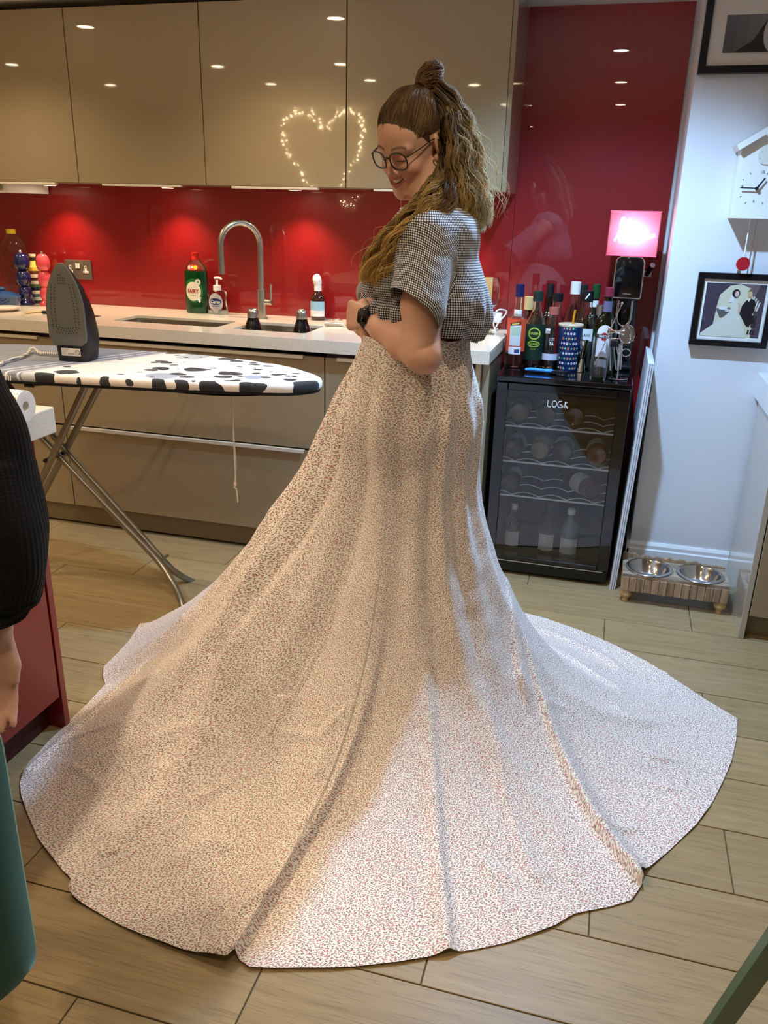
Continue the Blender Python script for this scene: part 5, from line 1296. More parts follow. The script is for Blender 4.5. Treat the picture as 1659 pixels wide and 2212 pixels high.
# ------------------------------------------------------------------ green metal table at the lower right corner
M_gmetal = gloss_lacquer('green_painted_metal', srgb(44, 100, 70), .4, .3, .25)
t = thing('metal_table', 'dark green metal table, one splayed leg crossing the lower right corner', 'table', (.75, .58, 0))
off = t.location
F, Tt = AZ(1451, 2357, 0), AZ(1762, 1914, .715)
def flatbar(a, b_, w_, th, nm):
    d = (b_ - a); L = d.length; d.normalize(); side = Vector((1, .25, 0)); side = (side - d * side.dot(d)).normalized(); nn = d.cross(side)
    M4 = Matrix((( side.x, nn.x, d.x, a.x), (side.y, nn.y, d.y, a.y), (side.z, nn.z, d.z, a.z), (0, 0, 0, 1)))
    return MB().box(-w_ / 2, w_ / 2, -th / 2, th / 2, 0, L, .0012, M4).build(nm, M_gmetal, t)
flatbar(F - off, Tt - off, .034, .016, 'leg')
MB().box(Tt.x - off.x - .01, -.35, Tt.y - off.y - .02, Tt.y - off.y + .01, .69, .7152, .002).build('bracket', M_gmetal, t)
for sx, sy in ((1, 1), (1, -1), (-1, -1)):
    f2 = Vector((off.x + sx * (off.x - F.x) if sx > 0 else F.x, F.y if sy > 0 else 2 * off.y - F.y, 0)); t2 = Vector((2 * off.x - Tt.x if sx > 0 else Tt.x, Tt.y if sy > 0 else 2 * off.y - Tt.y, .715))
    flatbar(f2 - off, t2 - off, .030, .016, 'leg')
MB().box(-.36, .44, -.38, .30, .7155, .74, .004).build('table_top', M_gmetal, t)
# ------------------------------------------------------------------ teal velvet chair at the lower left corner
M_velvet = mat('teal_velvet', srgb(26, 74, 68), .8, sheen=1.0); bsdf(M_velvet).inputs['Sheen Tint'].default_value = srgb(130, 170, 165); bsdf(M_velvet).inputs['Sheen Roughness'].default_value = .4
n = N(M_velvet); k = n.noise(n.coord(), 9, 3); n.link(n.mix(k.outputs['Fac'], srgb(20, 58, 54), srgb(34, 88, 80)), bsdf(M_velvet).inputs['Base Color'])
t = thing('velvet_chair', 'teal velvet dining chair, its rounded back edge at the lower left corner', 'chair', (-.95, .72, 0), -.12)
def pad(nm, x0, x1, z0, z1, y0, y1, r, par):
    b = MB(); rows = []
    for ins, y_ in ((.03, y0), (.012, y0 + .006), (.003, y0 + .016), (0, (y0 + y1) / 2), (.003, y1 - .016), (.012, y1 - .006), (.03, y1)):
        rows.append([(px_, y_, pz_) for px_, pz_ in rounded(x0 + ins, x1 - ins, z0 + ins, z1 - ins, r - ins * .5, 8)])
    b.grid(rows, True); b.add(rows[0], [tuple(range(len(rows[0])))]); b.add(rows[-1], [tuple(range(len(rows[0])))])
    return b.build(nm, M_velvet, par, 60)
ex_ = AY(53, 2030, .70).x + .95
bk = pad('backrest', -.23, ex_, .365, .86, -.045, .045, .075, t)
MB().tube([(px_ * 1.0, -.0452, pz_) for px_, pz_ in rounded(-.23 + .030, ex_ - .030, .365 + .030, .86 - .03, .06, 8)], .003, 6, closed=True).build('piping', mat('velvet_piping', srgb(120, 150, 142), .7), bk, 60)
b = MB(); b.box(-.23, ex_ - .02, -.46, -.05, .38, .46, .03, seg=3); b.build('seat', M_velvet, t, 60)
for sx in (-.20, ex_ - .13):
    for sy in (-.42, -.06): MB().tube([(sx, sy, .39), (sx * 1.08, sy, 0)], [.016, .011], 12).build('leg', M_dark, t, 60)

# ------------------------------------------------------------------ pictures on the walls behind the camera, mirrored in the red glass
def behind(px, py, ywall, ymir=3.7375):
    d = ray(px, py); t = (2 * ymir - ywall) / d[1]; return t * d[0], CAMH + t * d[2]
def rear_picture(name, label, quad, ywall, bar, printer):
    (xa, za), (xb, zb_) = behind(*quad[0], ywall), behind(*quad[1], ywall)
    x0, x1, z0, z1 = min(xa, xb), max(xa, xb), min(za, zb_), max(za, zb_)
    t = thing(name, label, 'picture frame', ((x0 + x1) / 2, ywall, (z0 + z1) / 2)); w, h_ = (x1 - x0) / 2, (z1 - z0) / 2
    for a in ((-w, w, -h_, -h_ + bar), (-w, w, h_ - bar, h_), (-w, -w + bar, -h_ + bar, h_ - bar), (w - bar, w, -h_ + bar, h_ - bar)): MB().box(a[0], a[1], 0.0005, .03, a[2], a[3], .002).build('frame_bar', M_frame, t)
    MB().box(-w + bar, w - bar, .0005, .012, -h_ + bar, h_ - bar).build('mount', M_mount, t)
    T = Matrix.Translation((0, .0125, 0)) @ Matrix.Rotation(PI, 4, 'Z') @ RX90
    print_mesh('print', printer(w - bar, h_ - bar), t, T, .0002)
rear_picture('scroll_frame', 'tall framed red ornamental print, mirrored in the splashback left of the tap', ((319, 438), (371, 566)), -.419, .02,
    lambda w, h: [(rect(-w * .45, w * .45, -h * .72, h * .62), srgb(150, 30, 34))] + [(ell((-1) ** k * w * .14, -h * .6 + k * h * .2, w * .24, h * .075, 12), srgb(206, 150, 120)) for k in range(6)])
rear_picture('portrait_frame', 'framed portrait of a long-haired woman, mirrored in the tall red panel', ((1296, 243), (1422, 338)), -2.599, .03,
    lambda w, h: [(rect(-w, w, -h, h), srgb(206, 190, 160)), (ell(0, h * .38, w * .20, h * .58, 20), srgb(44, 30, 26)), ([(-w * .48, -h), (-w * .40, -h * .25), (-w * .12, -h * .02), (w * .12, -h * .02), (w * .40, -h * .25), (w * .48, -h)], srgb(40, 30, 34)), (ell(0, h * .42, w * .12, h * .34, 20), srgb(214, 176, 150))])
# ------------------------------------------------------------------ smooth solids for bodies
def rc(p, a, b, ra, rb):
    a = np.array(a, np.float32); b = np.array(b, np.float32); d = b - a; L2 = float(d @ d) + 1e-9
    t = np.clip(((p - a) @ d) / L2, 0, 1)
    q = p - a - t[..., None] * d
    return np.sqrt((q * q).sum(-1)) - (ra + (rb - ra) * t)
def el(p, c, r, R=None):
    q = p - np.array(c, np.float32)
    if R is not None: q = q @ np.array(R, np.float32)
    r = np.array(r, np.float32); k0 = np.sqrt(((q / r) ** 2).sum(-1)); k1 = np.sqrt(((q / (r * r)) ** 2).sum(-1)) + 1e-9
    return k0 * (k0 - 1) / k1
class Field:
    def __init__(s, lo, hi, h):
        s.lo = np.array(lo, np.float32); s.h = h; s.n = [int(math.ceil((hi[i] - lo[i]) / h)) + 1 for i in range(3)]
        s.F = np.full(s.n, 1.0, np.float32)
    def _box(s, lo, hi):
        i0 = [max(0, int((lo[k] - s.lo[k]) / s.h)) for k in range(3)]; i1 = [min(s.n[k], int((hi[k] - s.lo[k]) / s.h) + 2) for k in range(3)]
        if any(i1[k] <= i0[k] for k in range(3)): return None, None
        ax = [s.lo[k] + s.h * np.arange(i0[k], i1[k], dtype=np.float32) for k in range(3)]
        return tuple(slice(i0[k], i1[k]) for k in range(3)), np.stack(np.meshgrid(*ax, indexing='ij'), -1)
    def put(s, fn, lo, hi, k=0.01, mode='add'):
        m = k + 4 * s.h + .02
        sl, p = s._box([v - m for v in lo], [v + m for v in hi])
        if sl is None: return s
        d = fn(p); F = s.F[sl]
        if mode == 'add':
            h = np.clip(.5 + .5 * (F - d) / k, 0, 1); s.F[sl] = F + (d - F) * h - k * h * (1 - h)
        else:
            h = np.clip(.5 - .5 * (F + d) / k, 0, 1); s.F[sl] = F + (-d - F) * h + k * h * (1 - h)
        return s
    def cone(s, a, b, ra, rb, k=.01, mode='add'):
        r = max(ra, rb); return s.put(lambda p: rc(p, a, b, ra, rb), [min(a[i], b[i]) - r for i in range(3)], [max(a[i], b[i]) + r for i in range(3)], k, mode)
    def chain(s, pts, rs, k=.01, kk=None):
        for i in range(len(pts) - 1): s.cone(pts[i], pts[i + 1], rs[i], rs[i + 1], k if i == 0 or kk is None else kk)
        return s
    def egg(s, c, r, k=.01, R=None, mode='add'):
        m = max(r); return s.put(lambda p: el(p, c, r, R), [v - m for v in c], [v + m for v in c], k, mode)
    def mesh(s, relax=1):
        F = s.F; ins = F < 0; nx, ny, nz = [v - 1 for v in s.n]
        cnt = np.zeros((nx, ny, nz), np.int8); 
        for a in (0, 1):
            for b in (0, 1):
                for c in (0, 1): cnt += ins[a:nx + a, b:ny + b, c:nz + c]
        act = (cnt > 0) & (cnt < 8); idx = np.full((nx, ny, nz), -1, np.int64); ijk = np.argwhere(act); idx[act] = np.arange(len(ijk))
        acc = np.zeros((len(ijk), 3), np.float32); w = np.zeros(len(ijk), np.float32)
        cs = [(a, b, c) for a in (0, 1) for b in (0, 1) for c in (0, 1)]
        for q in cs:
            for ax in range(3):
                if q[ax]: continue
                e = list(q); e[ax] = 1
                f0 = F[ijk[:, 0] + q[0], ijk[:, 1] + q[1], ijk[:, 2] + q[2]]; f1 = F[ijk[:, 0] + e[0], ijk[:, 1] + e[1], ijk[:, 2] + e[2]]
                m = (f0 < 0) != (f1 < 0); t = np.where(m, f0 / np.where(m, f0 - f1, 1), 0)
                pt = np.tile(np.array(q, np.float32), (len(ijk), 1)); pt[:, ax] += t
                acc += pt * m[:, None]; w += m
        V = (ijk + acc / w[:, None]) * s.h + s.lo
        Q = []
        for ax in range(3):
            o = [(ax + 1) % 3, (ax + 2) % 3]
            sl0 = [slice(1, None)] * 3; sl0[ax] = slice(0, -1); sl1 = [slice(1, None)] * 3; sl1[ax] = slice(1, None)
            a_, b_ = ins[tuple(sl0)], ins[tuple(sl1)]; ch = a_ != b_
            g = np.argwhere(ch)
            if len(g) == 0: continue
            base = g.copy(); base[:, o[0]] += 1; base[:, o[1]] += 1
            def cell(du, dv):
                c = base.copy(); c[:, o[0]] += du; c[:, o[1]] += dv
                ok = (c >= 0).all(1) & (c[:, 0] < nx) & (c[:, 1] < ny) & (c[:, 2] < nz)
                c = np.clip(c, 0, [nx - 1, ny - 1, nz - 1]); r = idx[c[:, 0], c[:, 1], c[:, 2]]; r[~ok] = -1; return r
            q4 = np.stack([cell(-1, -1), cell(0, -1), cell(0, 0), cell(-1, 0)], 1)
            fl = a_[ch]; q4[~fl] = q4[~fl][:, ::-1]
            Q.append(q4[(q4 >= 0).all(1)])
        Q = np.concatenate(Q)
        for _ in range(relax): V = smooth_np(V, Q)
        return V, Q
def smooth_np(V, Q, f=.5):
    acc = np.zeros_like(V); w = np.zeros(len(V), np.float32)
    for i in range(4):
        a, b = Q[:, i], Q[:, (i + 1) % 4]
        for k in range(3):
            acc[:, k] += np.bincount(a, V[b, k], len(V)) + np.bincount(b, V[a, k], len(V))
        w += np.bincount(a, minlength=len(V)) + np.bincount(b, minlength=len(V))
    return V + (acc / np.maximum(w, 1)[:, None] - V) * f
def keep_faces(V, Q, mask):
    Q = Q[mask]; u, inv = np.unique(Q, return_inverse=True); return V[u], inv.reshape(Q.shape), u
def vnoise(P, seed, scale):
    """cheap smooth pseudo-noise from a few sines"""
    r = np.random.RandomState(seed); out = np.zeros(len(P))
    for k in range(6):
        d = r.normal(size=3) * scale * (1 + .5 * k / 3); out += np.sin(P @ d + r.uniform(0, 6.28)) / (1 + k * .4)
    return out / 3
def tint_mat(name, rough=.5, sss=0.0, spec=.45, sheen=0.0, bump=None):
    m = mat(name, (1, 1, 1, 1), rough, spec=spec, sss=sss, sheen=sheen); n = N(m)
    a = n.n.new('ShaderNodeAttribute'); a.attribute_name = 'tint'; n.link(a.outputs['Color'], bsdf(m).inputs['Base Color'])
    if bump:
        k = n.noise(n.coord(), bump[0], 3); n.link(n.bump(k.outputs['Fac'], bump[1], .001), bsdf(m).inputs['Normal'])
    return m
M_skin = tint_mat('skin', .45, .12, .4, bump=(420, .10))
SK = np.array(srgb(224, 176, 150)[:3]); LIP = np.array(srgb(192, 108, 100)[:3]); HAIRC = np.array(srgb(92, 72, 52)[:3])

# ------------------------------------------------------------------ the woman
WO = Vector((-0.47, 2.04, 0.0))
woman = thing('woman', 'young woman with glasses and half-up blond hair in a gingham blouse, looking down', 'person', WO)
woman.name = 'person'
def W2L(P): return np.asarray(P) - np.array(WO)
hy, hp_, hr_ = math.radians(150.0), math.radians(-25.6), math.radians(-5.0)
HR = np.array(Matrix.Rotation(hy, 3, 'Z') @ Matrix.Rotation(hp_, 3, 'X') @ Matrix.Rotation(hr_, 3, 'Y'))
HT = np.array([-.512, 2.06, 1.594]); HS = .872
def h2w(p): return (HR @ (HS * np.asarray(p, float).T)).T + HT if np.ndim(p) > 1 else HR @ (HS * np.asarray(p, float)) + HT
def w2h(p): return (np.asarray(p) - HT) @ HR / HS
def px_head(px, py, x=0.0):
    """point of the head's own plane x = const seen at a pixel (head-local)"""
    d = ray(px, py); n = HR[:, 0]; o = np.array([0, 0, CAMH]); t = (x * HS - n @ (o - HT)) / (n @ d); return w2h(o + t * d)
neck_w = np.array([-.432, 2.045, 1.425])
# head, in head-local metres: x to her right, y forward, z up
H = Field((-.10, -.135, -.21), (.10, .135, .15), .0017)
H.egg((0, -.020, .034), (.075, .097, .091), .02).egg((0, .018, -.028), (.062, .070, .085), .02).egg((0, .036, .044), (.060, .047, .052), .025)
for s in (-1, 1):
    H.cone((s * .050, -.004, -.066), (s * .012, .060, -.098), .019, .018, .028)
    H.egg((s * .036, .055, -.033), (.024, .024, .021), .018)
    H.cone((s * .046, .064, .020), (s * .012, .076, .017), .010, .009, .014)
H.egg((0, .066, -.103), (.017, .015, .014), .018).egg((0, .0655, -.066), (.030, .022, .024), .018)
for s in (-1, 1): H.egg((s * .031, .094, -.002), (.017, .015, .012), .012, None, 'sub')
for s in (-1, 1): H.egg((s * .031, .070, -.002), (.0135, .0125, .0125), .004)
H.chain([(0, .078, .010), (0, .087, -.012), (0, .0985, -.035)], [.0070, .0072, .0088], .011, .006)
for s in (-1, 1): H.egg((s * .0110, .0885, -.0390), (.0066, .0085, .0062), .006)
for s in (-1, 1): H.egg((s * .0060, .0955, -.0450), (.0026, .0040, .0022), .002, None, 'sub')
tt = np.linspace(-1, 1, 9)
mc = [(.0300 * t, .0885 - .0165 * t * t, -.0635 + .0130 * t * t) for t in tt]
H.chain([(x, y - .001, z + .0082 - .004 * abs(t)) for (x, y, z), t in zip(mc, tt)], [.0040 * (1 - .6 * abs(t)) + .001 for t in tt], .005, .003)
H.chain([(x * .9, y - .002, z - .0108 + .006 * abs(t)) for (x, y, z), t in zip(mc, tt)], [.0052 * (1 - .6 * abs(t)) + .001 for t in tt], .005, .003)
for i in range(8):
    t = (tt[i] + tt[i + 1]) / 2; r = .0060 * (1 - .75 * t * t)
    H.cone((mc[i][0], mc[i][1] - .001, mc[i][2]), (mc[i + 1][0], mc[i + 1][1] - .001, mc[i + 1][2]), .0074 * (1 - .8 * tt[i] ** 2) + .0008, .0074 * (1 - .8 * tt[i + 1] ** 2) + .0008, .0015, 'sub')
for s in (-1, 1):
    Re = np.array(Euler((math.radians(-14), 0, math.radians(-s * 22))).to_matrix())
    H.egg((s * .0745, -.027, -.006), (.0075, .0175, .0300), .004, Re).egg((s * .0720, -.016, -.034), (.006, .008, .010), .005)
    H.egg((s * .0815, -.023, -.004), (.0032, .0085, .0165), .004, Re, 'sub')
nl = w2h(neck_w)
H.cone((0, -.034, -.055), tuple(nl), .052, .058, .022)
Vh, Qh = H.mesh(1)
x, y, z = Vh[:, 0], Vh[:, 1], Vh[:, 2]; ax_ = np.abs(x)
col = np.tile(SK, (len(Vh), 1))
def blend(c, k):
    global col
    k = np.clip(k, 0, 1)[:, None]; col = col * (1 - k) + np.array(c) * k
g = lambda d, w: np.exp(-(d / w) ** 2)
blend(srgb(222, 148, 126)[:3], .5 * g(np.sqrt((ax_ - .038) ** 2 + (z + .036) ** 2), .020) * (y > .03))
blend(srgb(222, 150, 128)[:3], .35 * g(np.sqrt(x ** 2 + (z + .040) ** 2), .012) * (y > .07))
blend(srgb(196, 140, 118)[:3], .4 * g(np.sqrt((ax_ - .031) ** 2 + (z + .001) ** 2), .013) * (y > .05))
mz = -.0635 + .0130 * (x / .0300) ** 2; lipd = z - mz
blend(LIP, (ax_ < .0315) * (y > .066) * np.clip(1.6 - np.abs(np.where(lipd > 0, lipd - .0078, lipd + .0098)) / (.0042 * (1.05 - (ax_ / .033) ** 2)), 0, 1))
blend(srgb(70, 22, 22)[:3], (ax_ < .029) * (y > .060) * (np.abs(lipd) < .0055 * (1 - (ax_ / .031) ** 2)) * 1.0)
bz_ = .0235 + .0045 * np.sin((ax_ - .012) / .038 * 2.6) - .10 * np.clip(ax_ - .040, 0, 1)
blend(srgb(104, 76, 54)[:3], .8 * np.clip(1.7 - np.abs(z - bz_) / .0028, 0, 1) * (ax_ > .012) * (ax_ < .053) * (y > .045))
lash = -.0075 - .35 * ((ax_ - .031) ** 2) / .012 + .0045 * np.clip((ax_ - .031) / .014, -1, 1) ** 2
blend(srgb(36, 24, 20)[:3], .95 * np.clip(1.6 - np.abs(z - lash) / .0013, 0, 1) * (ax_ > .0185) * (ax_ < .0455) * (y > .055))
hl = .084 - 1.12 * (.070 - y) + .10 * np.clip(ax_ - .045, 0, 1)
hair_zone = (z > np.where(y > -.012, hl, -.075)) & ~((ax_ > .058) & (np.abs(y + .025) < .022) & (np.abs(z + .008) < .036)) & (z > -.085)
blend(HAIRC * .75, hair_zone * 1.0)
Vh_w = h2w(Vh)
# body: torso, hips, legs and far arm
B = Field((-.72, 1.84, -.01), (-.24, 2.40, 1.50), .0065)
B.egg((-.450, 2.045, 1.325), (.100, .148, .150), .03).egg((-.462, 2.045, 1.165), (.092, .122, .13), .04).egg((-.455, 2.045, .985), (.115, .155, .13), .05)
for yy in (1.985, 2.105): B.egg((-.535, yy, 1.305), (.05, .055, .05), .03)
B.cone((-.44, 1.93, 1.385), (-.44, 2.16, 1.385), .052, .052, .04).cone(tuple(neck_w), (-.440, 2.045, 1.38), .055, .075, .04)
for sy in (-1, 1):
    yy = 2.045 + sy * .066
    B.chain([(-.455, yy, .95), (-.465, yy, .50), (-.45, yy, .085)], [.060, .050, .036], .04, .02)
    B.cone((-.44, yy, .045), (-.60, yy - .0, .028), .036, .026, .02).egg((-.43, yy, .035), (.04, .035, .034), .02)
R_sh, R_el, R_wr = (-.455, 2.185, 1.37), (-.640, 2.255, 1.20), (-.640, 2.085, 1.185)
B.chain([R_sh, R_el, R_wr], [.050, .038, .027], .03, .012)
R_kn = np.array((-.615, 2.020, 1.165))
B.cone(R_wr, tuple(R_kn), .025, .022, .015)
for i in range(4):
    k0 = R_kn + np.array((.004 * i, 0, .022 - .017 * i)); B.chain([tuple(k0), tuple(k0 + np.array((.010, -.034, -.012))), tuple(k0 + np.array((.032, -.028, -.022)))], [.0095, .0088, .0075], .006, .004)
B.chain([(-.630, 2.07, 1.195), (-.600, 2.03, 1.198), (-.580, 2.01, 1.19)], [.012, .0105, .009], .008, .004)
Vb, Qb = B.mesh(2)
# near arm and hand, finer
A = Field((-.72, 1.78, 1.05), (-.34, 2.16, 1.46), .0028)
L_sh, L_el, L_wr = np.array((-.440, 1.925, 1.365)), np.array((-.418, 1.852, 1.140)), np.array((-.592, 1.985, 1.196))
A.chain([tuple(L_sh), tuple(L_sh * .45 + L_el * .55 + np.array((0, 0, 0))), tuple(L_el)], [.046, .0485, .0410], .02, .015)
fm = L_el * .70 + L_wr * .30
A.chain([tuple(L_el), tuple(fm), tuple(L_el * .3 + L_wr * .7), tuple(L_wr)], [.0400, .0420, .0320, .0245], .022, .015)
A.egg(tuple(L_el + np.array((.012, -.004, -.012))), (.030, .032, .030), .02)
fw = np.array((-.055, .050, -.004)); fw /= np.linalg.norm(fw)
up_ = np.array((.10, .05, 1.0)); up_ -= fw * (up_ @ fw); up_ /= np.linalg.norm(up_)
bk_ = np.cross(fw, up_)                              # towards the back of the hand (camera side)
if bk_[1] > 0: bk_ = -bk_
Kc = L_wr + fw * .070
for i, u in enumerate((.026, .009, -.008, -.024)):
    A.cone(tuple(L_wr + up_ * u * .55), tuple(Kc + up_ * u + bk_ * (.004 - .002 * abs(i - 1))), .0165, .0125, .010)
fl = ((.040, .026, .020), (.043, .029, .021), (.040, .027, .020), (.033, .021, .018))
for i, u in enumerate((.028, .010, -.008, -.025)):
    k0 = Kc + up_ * u + bk_ * .003
    k1 = k0 + (fw * .55 - bk_ * .80 - up_ * .18) * fl[i][0]; k2 = k1 + (-fw * .55 - bk_ * .75 - up_ * .20) * fl[i][1]; k3 = k2 + (-fw * .95 + bk_ * .1 - up_ * .12) * fl[i][2]
    A.chain([tuple(k0), tuple(k1), tuple(k2), tuple(k3)], [.0110, .0092, .0083, .0072], .006, .0035)
th0 = L_wr + up_ * .018 + fw * .012 - bk_ * .006
A.chain([tuple(th0), tuple(th0 + fw * .034 + up_ * .016 - bk_ * .010), tuple(th0 + fw * .058 + up_ * .012 - bk_ * .024), tuple(th0 + fw * .066 - bk_ * .042)], [.0135, .0115, .0102, .0086], .010, .005)
Va, Qa = A.mesh(1)
def skin_cols(V, Q_, seed):
    c = np.tile(SK, (len(V), 1)); k = np.clip(.5 + vnoise(V, seed, 30) * .5, 0, 1)[:, None]
    return c * (1 - .12 * k) + np.array(srgb(220, 160, 134)[:3]) * .12 * k
cb, ca = skin_cols(Vb, Qb, 1), skin_cols(Va, Qa, 2)
kn = np.min([np.linalg.norm(Va - (Kc + up_ * u + bk_ * .012), axis=1) for u in (.028, .010, -.008, -.025)], 0)
k_ = np.clip(g(kn, .009) * .45, 0, 1)[:, None]; ca = ca * (1 - k_) + np.array(srgb(214, 144, 124)[:3]) * k_
elb = g(np.linalg.norm(Va - (L_el + np.array((.02, -.01, -.03))), axis=1), .035)[:, None] * .4; ca = ca * (1 - elb) + np.array(srgb(212, 146, 126)[:3]) * elb
for mp in (AY(925, 690, 1.80), AY(922, 699, 1.80)):
    d0 = ray(*( (925, 689) if mp.z > AY(922, 699, 1.80).z else (921, 699))); d0 = d0 / np.linalg.norm(d0)
    P = Va - np.array([0, 0, CAMH]); dist = np.linalg.norm(P - (P @ d0)[:, None] * d0, axis=1); near_ = (P @ d0) < 1.83
    m_ = (dist < .0026) & near_; ca[m_] = np.array(srgb(90, 50, 38)[:3])
allV = np.concatenate([Vh_w, Vb, Va]); allQ = np.concatenate([Qh, Qb + len(Vh), Qa + len(Vh) + len(Vb)])
allC = np.concatenate([np.c_[col, np.ones(len(col))], np.c_[cb, np.ones(len(cb))], np.c_[ca, np.ones(len(ca))]])
mesh_np('body', W2L(allV), allQ, M_skin, woman, True, None, allC)
# teeth
b = MB(); M_teeth = mat('teeth', srgb(236, 226, 206), .25, coat=.3)
rows = []
for k, dz in enumerate((.0062, .0035, .0, -.0034)):
    rows.append([tuple(W2L(h2w((.0265 * t, .0858 - .0155 * t * t - (.0012 if k in (0, 3) else 0), -.0632 + .0125 * t * t + dz * 1.05 * (1 - .55 * t * t))))) for t in np.linspace(-1, 1, 25)])
b.grid(rows).build('teeth', M_teeth, woman, 180)
# ---- glasses
M_tort = mat('tortoise_frame', srgb(30, 22, 20), .2, coat=.6)
gl = bpy.data.objects.new('glasses', None); C.objects.link(gl); gl.parent = woman
hw_ = lambda p: Vector(W2L(h2w(p)))
def rim_pts(s, n=28, f=1.0):
    out = []
    for i in range(n):
        a = 2 * PI * i / n; ca_, sa_ = math.cos(a), math.sin(a)
        ex_ = s * .0355 + f * .0262 * math.copysign(abs(ca_) ** .8, ca_); ez = -.0035 + f * .0232 * math.copysign(abs(sa_) ** .8, sa_)
        out.append((ex_, .0985 - .16 * abs(ex_) + .10 * ez, ez))
    return out
b = MB()
for s in (-1, 1): b.tube([hw_(p) for p in rim_pts(s)], .0019, 8, closed=True)
b.tube([hw_(p) for p in smooth_path([(-.0105, .0975, .004), (0, .1005, .008), (.0105, .0975, .004)], 5)], .0019, 8)
b.build('rims', M_tort, gl, 60)
for s in (-1, 1):
    MB().tube([hw_(p) for p in smooth_path([(s * .0605, .0885, .008), (s * .068, .080, .010), (s * .0755, .03, .014), (s * .0785, -.010, .017), (s * .0785, -.030, .004)], 6)], [.0026] + [.0022] * 23 + [.0018], 8, flat=.55).build('temple_arm', M_tort, gl, 60)
    pts = rim_pts(s, 28, .97); b = MB(); c0 = Vector((s * .0355, .0935 + .0015, -.0035))
    f0 = [Vector(p) for p in pts]; cen = sum(f0, Vector()) / 28
    vs = [hw_(p) for p in f0] + [hw_(Vector(p) - Vector((0, .0012, 0))) for p in f0]; n_ = 28
    b.add(vs, [tuple(range(n_)), tuple(range(2 * n_ - 1, n_ - 1, -1))] + [(i, (i + 1) % n_, n_ + (i + 1) % n_, n_ + i) for i in range(n_)])
    b.build('lens', glassy('spectacle_lens%d' % (s > 0), (.98, .97, 1, 1), 0.0, 1.12), gl)
MB().tube([hw_((-.071 + .004 * math.cos(a), -.011 + .009 * math.sin(a), -.046 + .009 * math.cos(a))) for a in [2 * PI * i / 20 for i in range(20)]], .0014, 6, closed=True).build('earring', M_black, woman, 60)
nk = [hw_((-.02, .05, -.118)), hw_((.0, .062, -.135))]
p_ = AY(867, 453, 1.99) - WO; q_ = AY(866, 432, 1.99) - WO
MB().tube([q_ + Vector((.01, .01, .01)), q_, p_], .0008, 6).ball(p_, (.005, .004, .006), 10).build('necklace', M_chrome, woman, 60)
# ---- watch on the near wrist
wq = L_wr - fw * .022; wc = wq + bk_ * .0285
strap = [Vector(W2L(wq + (bk_ * math.cos(a) * 1.0 + up_ * math.sin(a) * 1.06) * .0285)) for a in [2 * PI * i / 28 for i in range(28)]]
wt_ = bpy.data.objects.new('watch', None); C.objects.link(wt_); wt_.parent = woman
fwv = Vector(fw)
rows = []
for dw, rr in ((-.0095, .000), (-.0095, .0022), (.0095, .0022), (.0095, .0)):
    rows.append([Vector(W2L(wq + fw * dw + (bk_ * math.cos(a) + up_ * math.sin(a) * 1.05) * (.0278 + rr))) for a in [2 * PI * i / 32 for i in range(32)]])
MB().grid(rows, True).build('strap', M_dark, wt_, 40)
nn = np.array((.55, -1.99, .34)); nn -= fw * (nn @ fw) * .8; nn /= np.linalg.norm(nn); ru = up_ - nn * (up_ @ nn); ru /= np.linalg.norm(ru); rv = np.cross(ru, nn)
wl_ = W2L(wq + nn * .0285)
M4 = Matrix(((rv[0], ru[0], nn[0], wl_[0]), (rv[1], ru[1], nn[1], wl_[1]), (rv[2], ru[2], nn[2], wl_[2]), (0, 0, 0, 1)))
MB().prism(rounded(-.0155, .0155, -.0185, .0185, .007), -.003, .0065, M4, .002).build('watch_case', M_black, wt_, 50)
MB().prism(rounded(-.0138, .0138, -.0168, .0168, .006), .0064, .0072, M4, .0003).build('watch_screen', M_blackgloss, wt_, 50)

# ---- blouse
def gingham(name, period):
    m = mat(name, (1, 1, 1, 1), .85, spec=.2, sheen=.2); n = N(m); sp = n.n.new('ShaderNodeSeparateXYZ'); n.link(n.coord('UV'), sp.inputs[0])
    def st(v):
        f = n.math('FRACT', n.math('MULTIPLY', v, 1.0 / period)); tri = n.math('ABSOLUTE', n.math('SUBTRACT', f, .5))
        return n.math('MULTIPLY_ADD', n.math('SUBTRACT', tri, .25), 9.0, .5, clamp=True)
    s_ = n.math('MULTIPLY', n.math('ADD', st(sp.outputs[0]), st(sp.outputs[1])), .5)
    n.link(n.ramp(s_, [(0, srgb(16, 16, 24)), (.5, srgb(104, 104, 112)), (1, srgb(240, 238, 236))]), bsdf(m).inputs['Base Color'])
    cr = n.noise(n.coord(), 60, 3); n.link(n.bump(cr.outputs['Fac'], .35, .004), bsdf(m).inputs['Normal'])
    return m
M_ging = gingham('gingham', .0056)
T_ = Field((-.74, 1.76, 1.10), (-.22, 2.36, 1.52), .0042)
T_.egg((-.452, 2.040, 1.330), (.118, .160, .150), .04).egg((-.462, 2.04, 1.215), (.132, .150, .115), .05).egg((-.372, 2.045, 1.215), (.078, .130, .105), .05)
for yy in (1.985, 2.105): T_.egg((-.548, yy, 1.300), (.060, .062, .062), .035)
T_.cone((-.436, 1.925, 1.392), (-.436, 2.165, 1.392), .058, .058, .04).egg((-.410, 2.04, 1.40), (.075, .10, .055), .04)
SLA, SLB = np.array((-.432, 1.950, 1.400)), np.array((-.432, 1.838, 1.240))
SRA, SRB = np.array((-.452, 2.150, 1.395)), np.array((-.640, 2.252, 1.205))
def along(P, a, b):
    d = b - a; L = np.linalg.norm(d); d = d / L; t = (P - a) @ d; q = P - a - t[:, None] * d
    return t / L, np.linalg.norm(q, axis=1), q, d, L
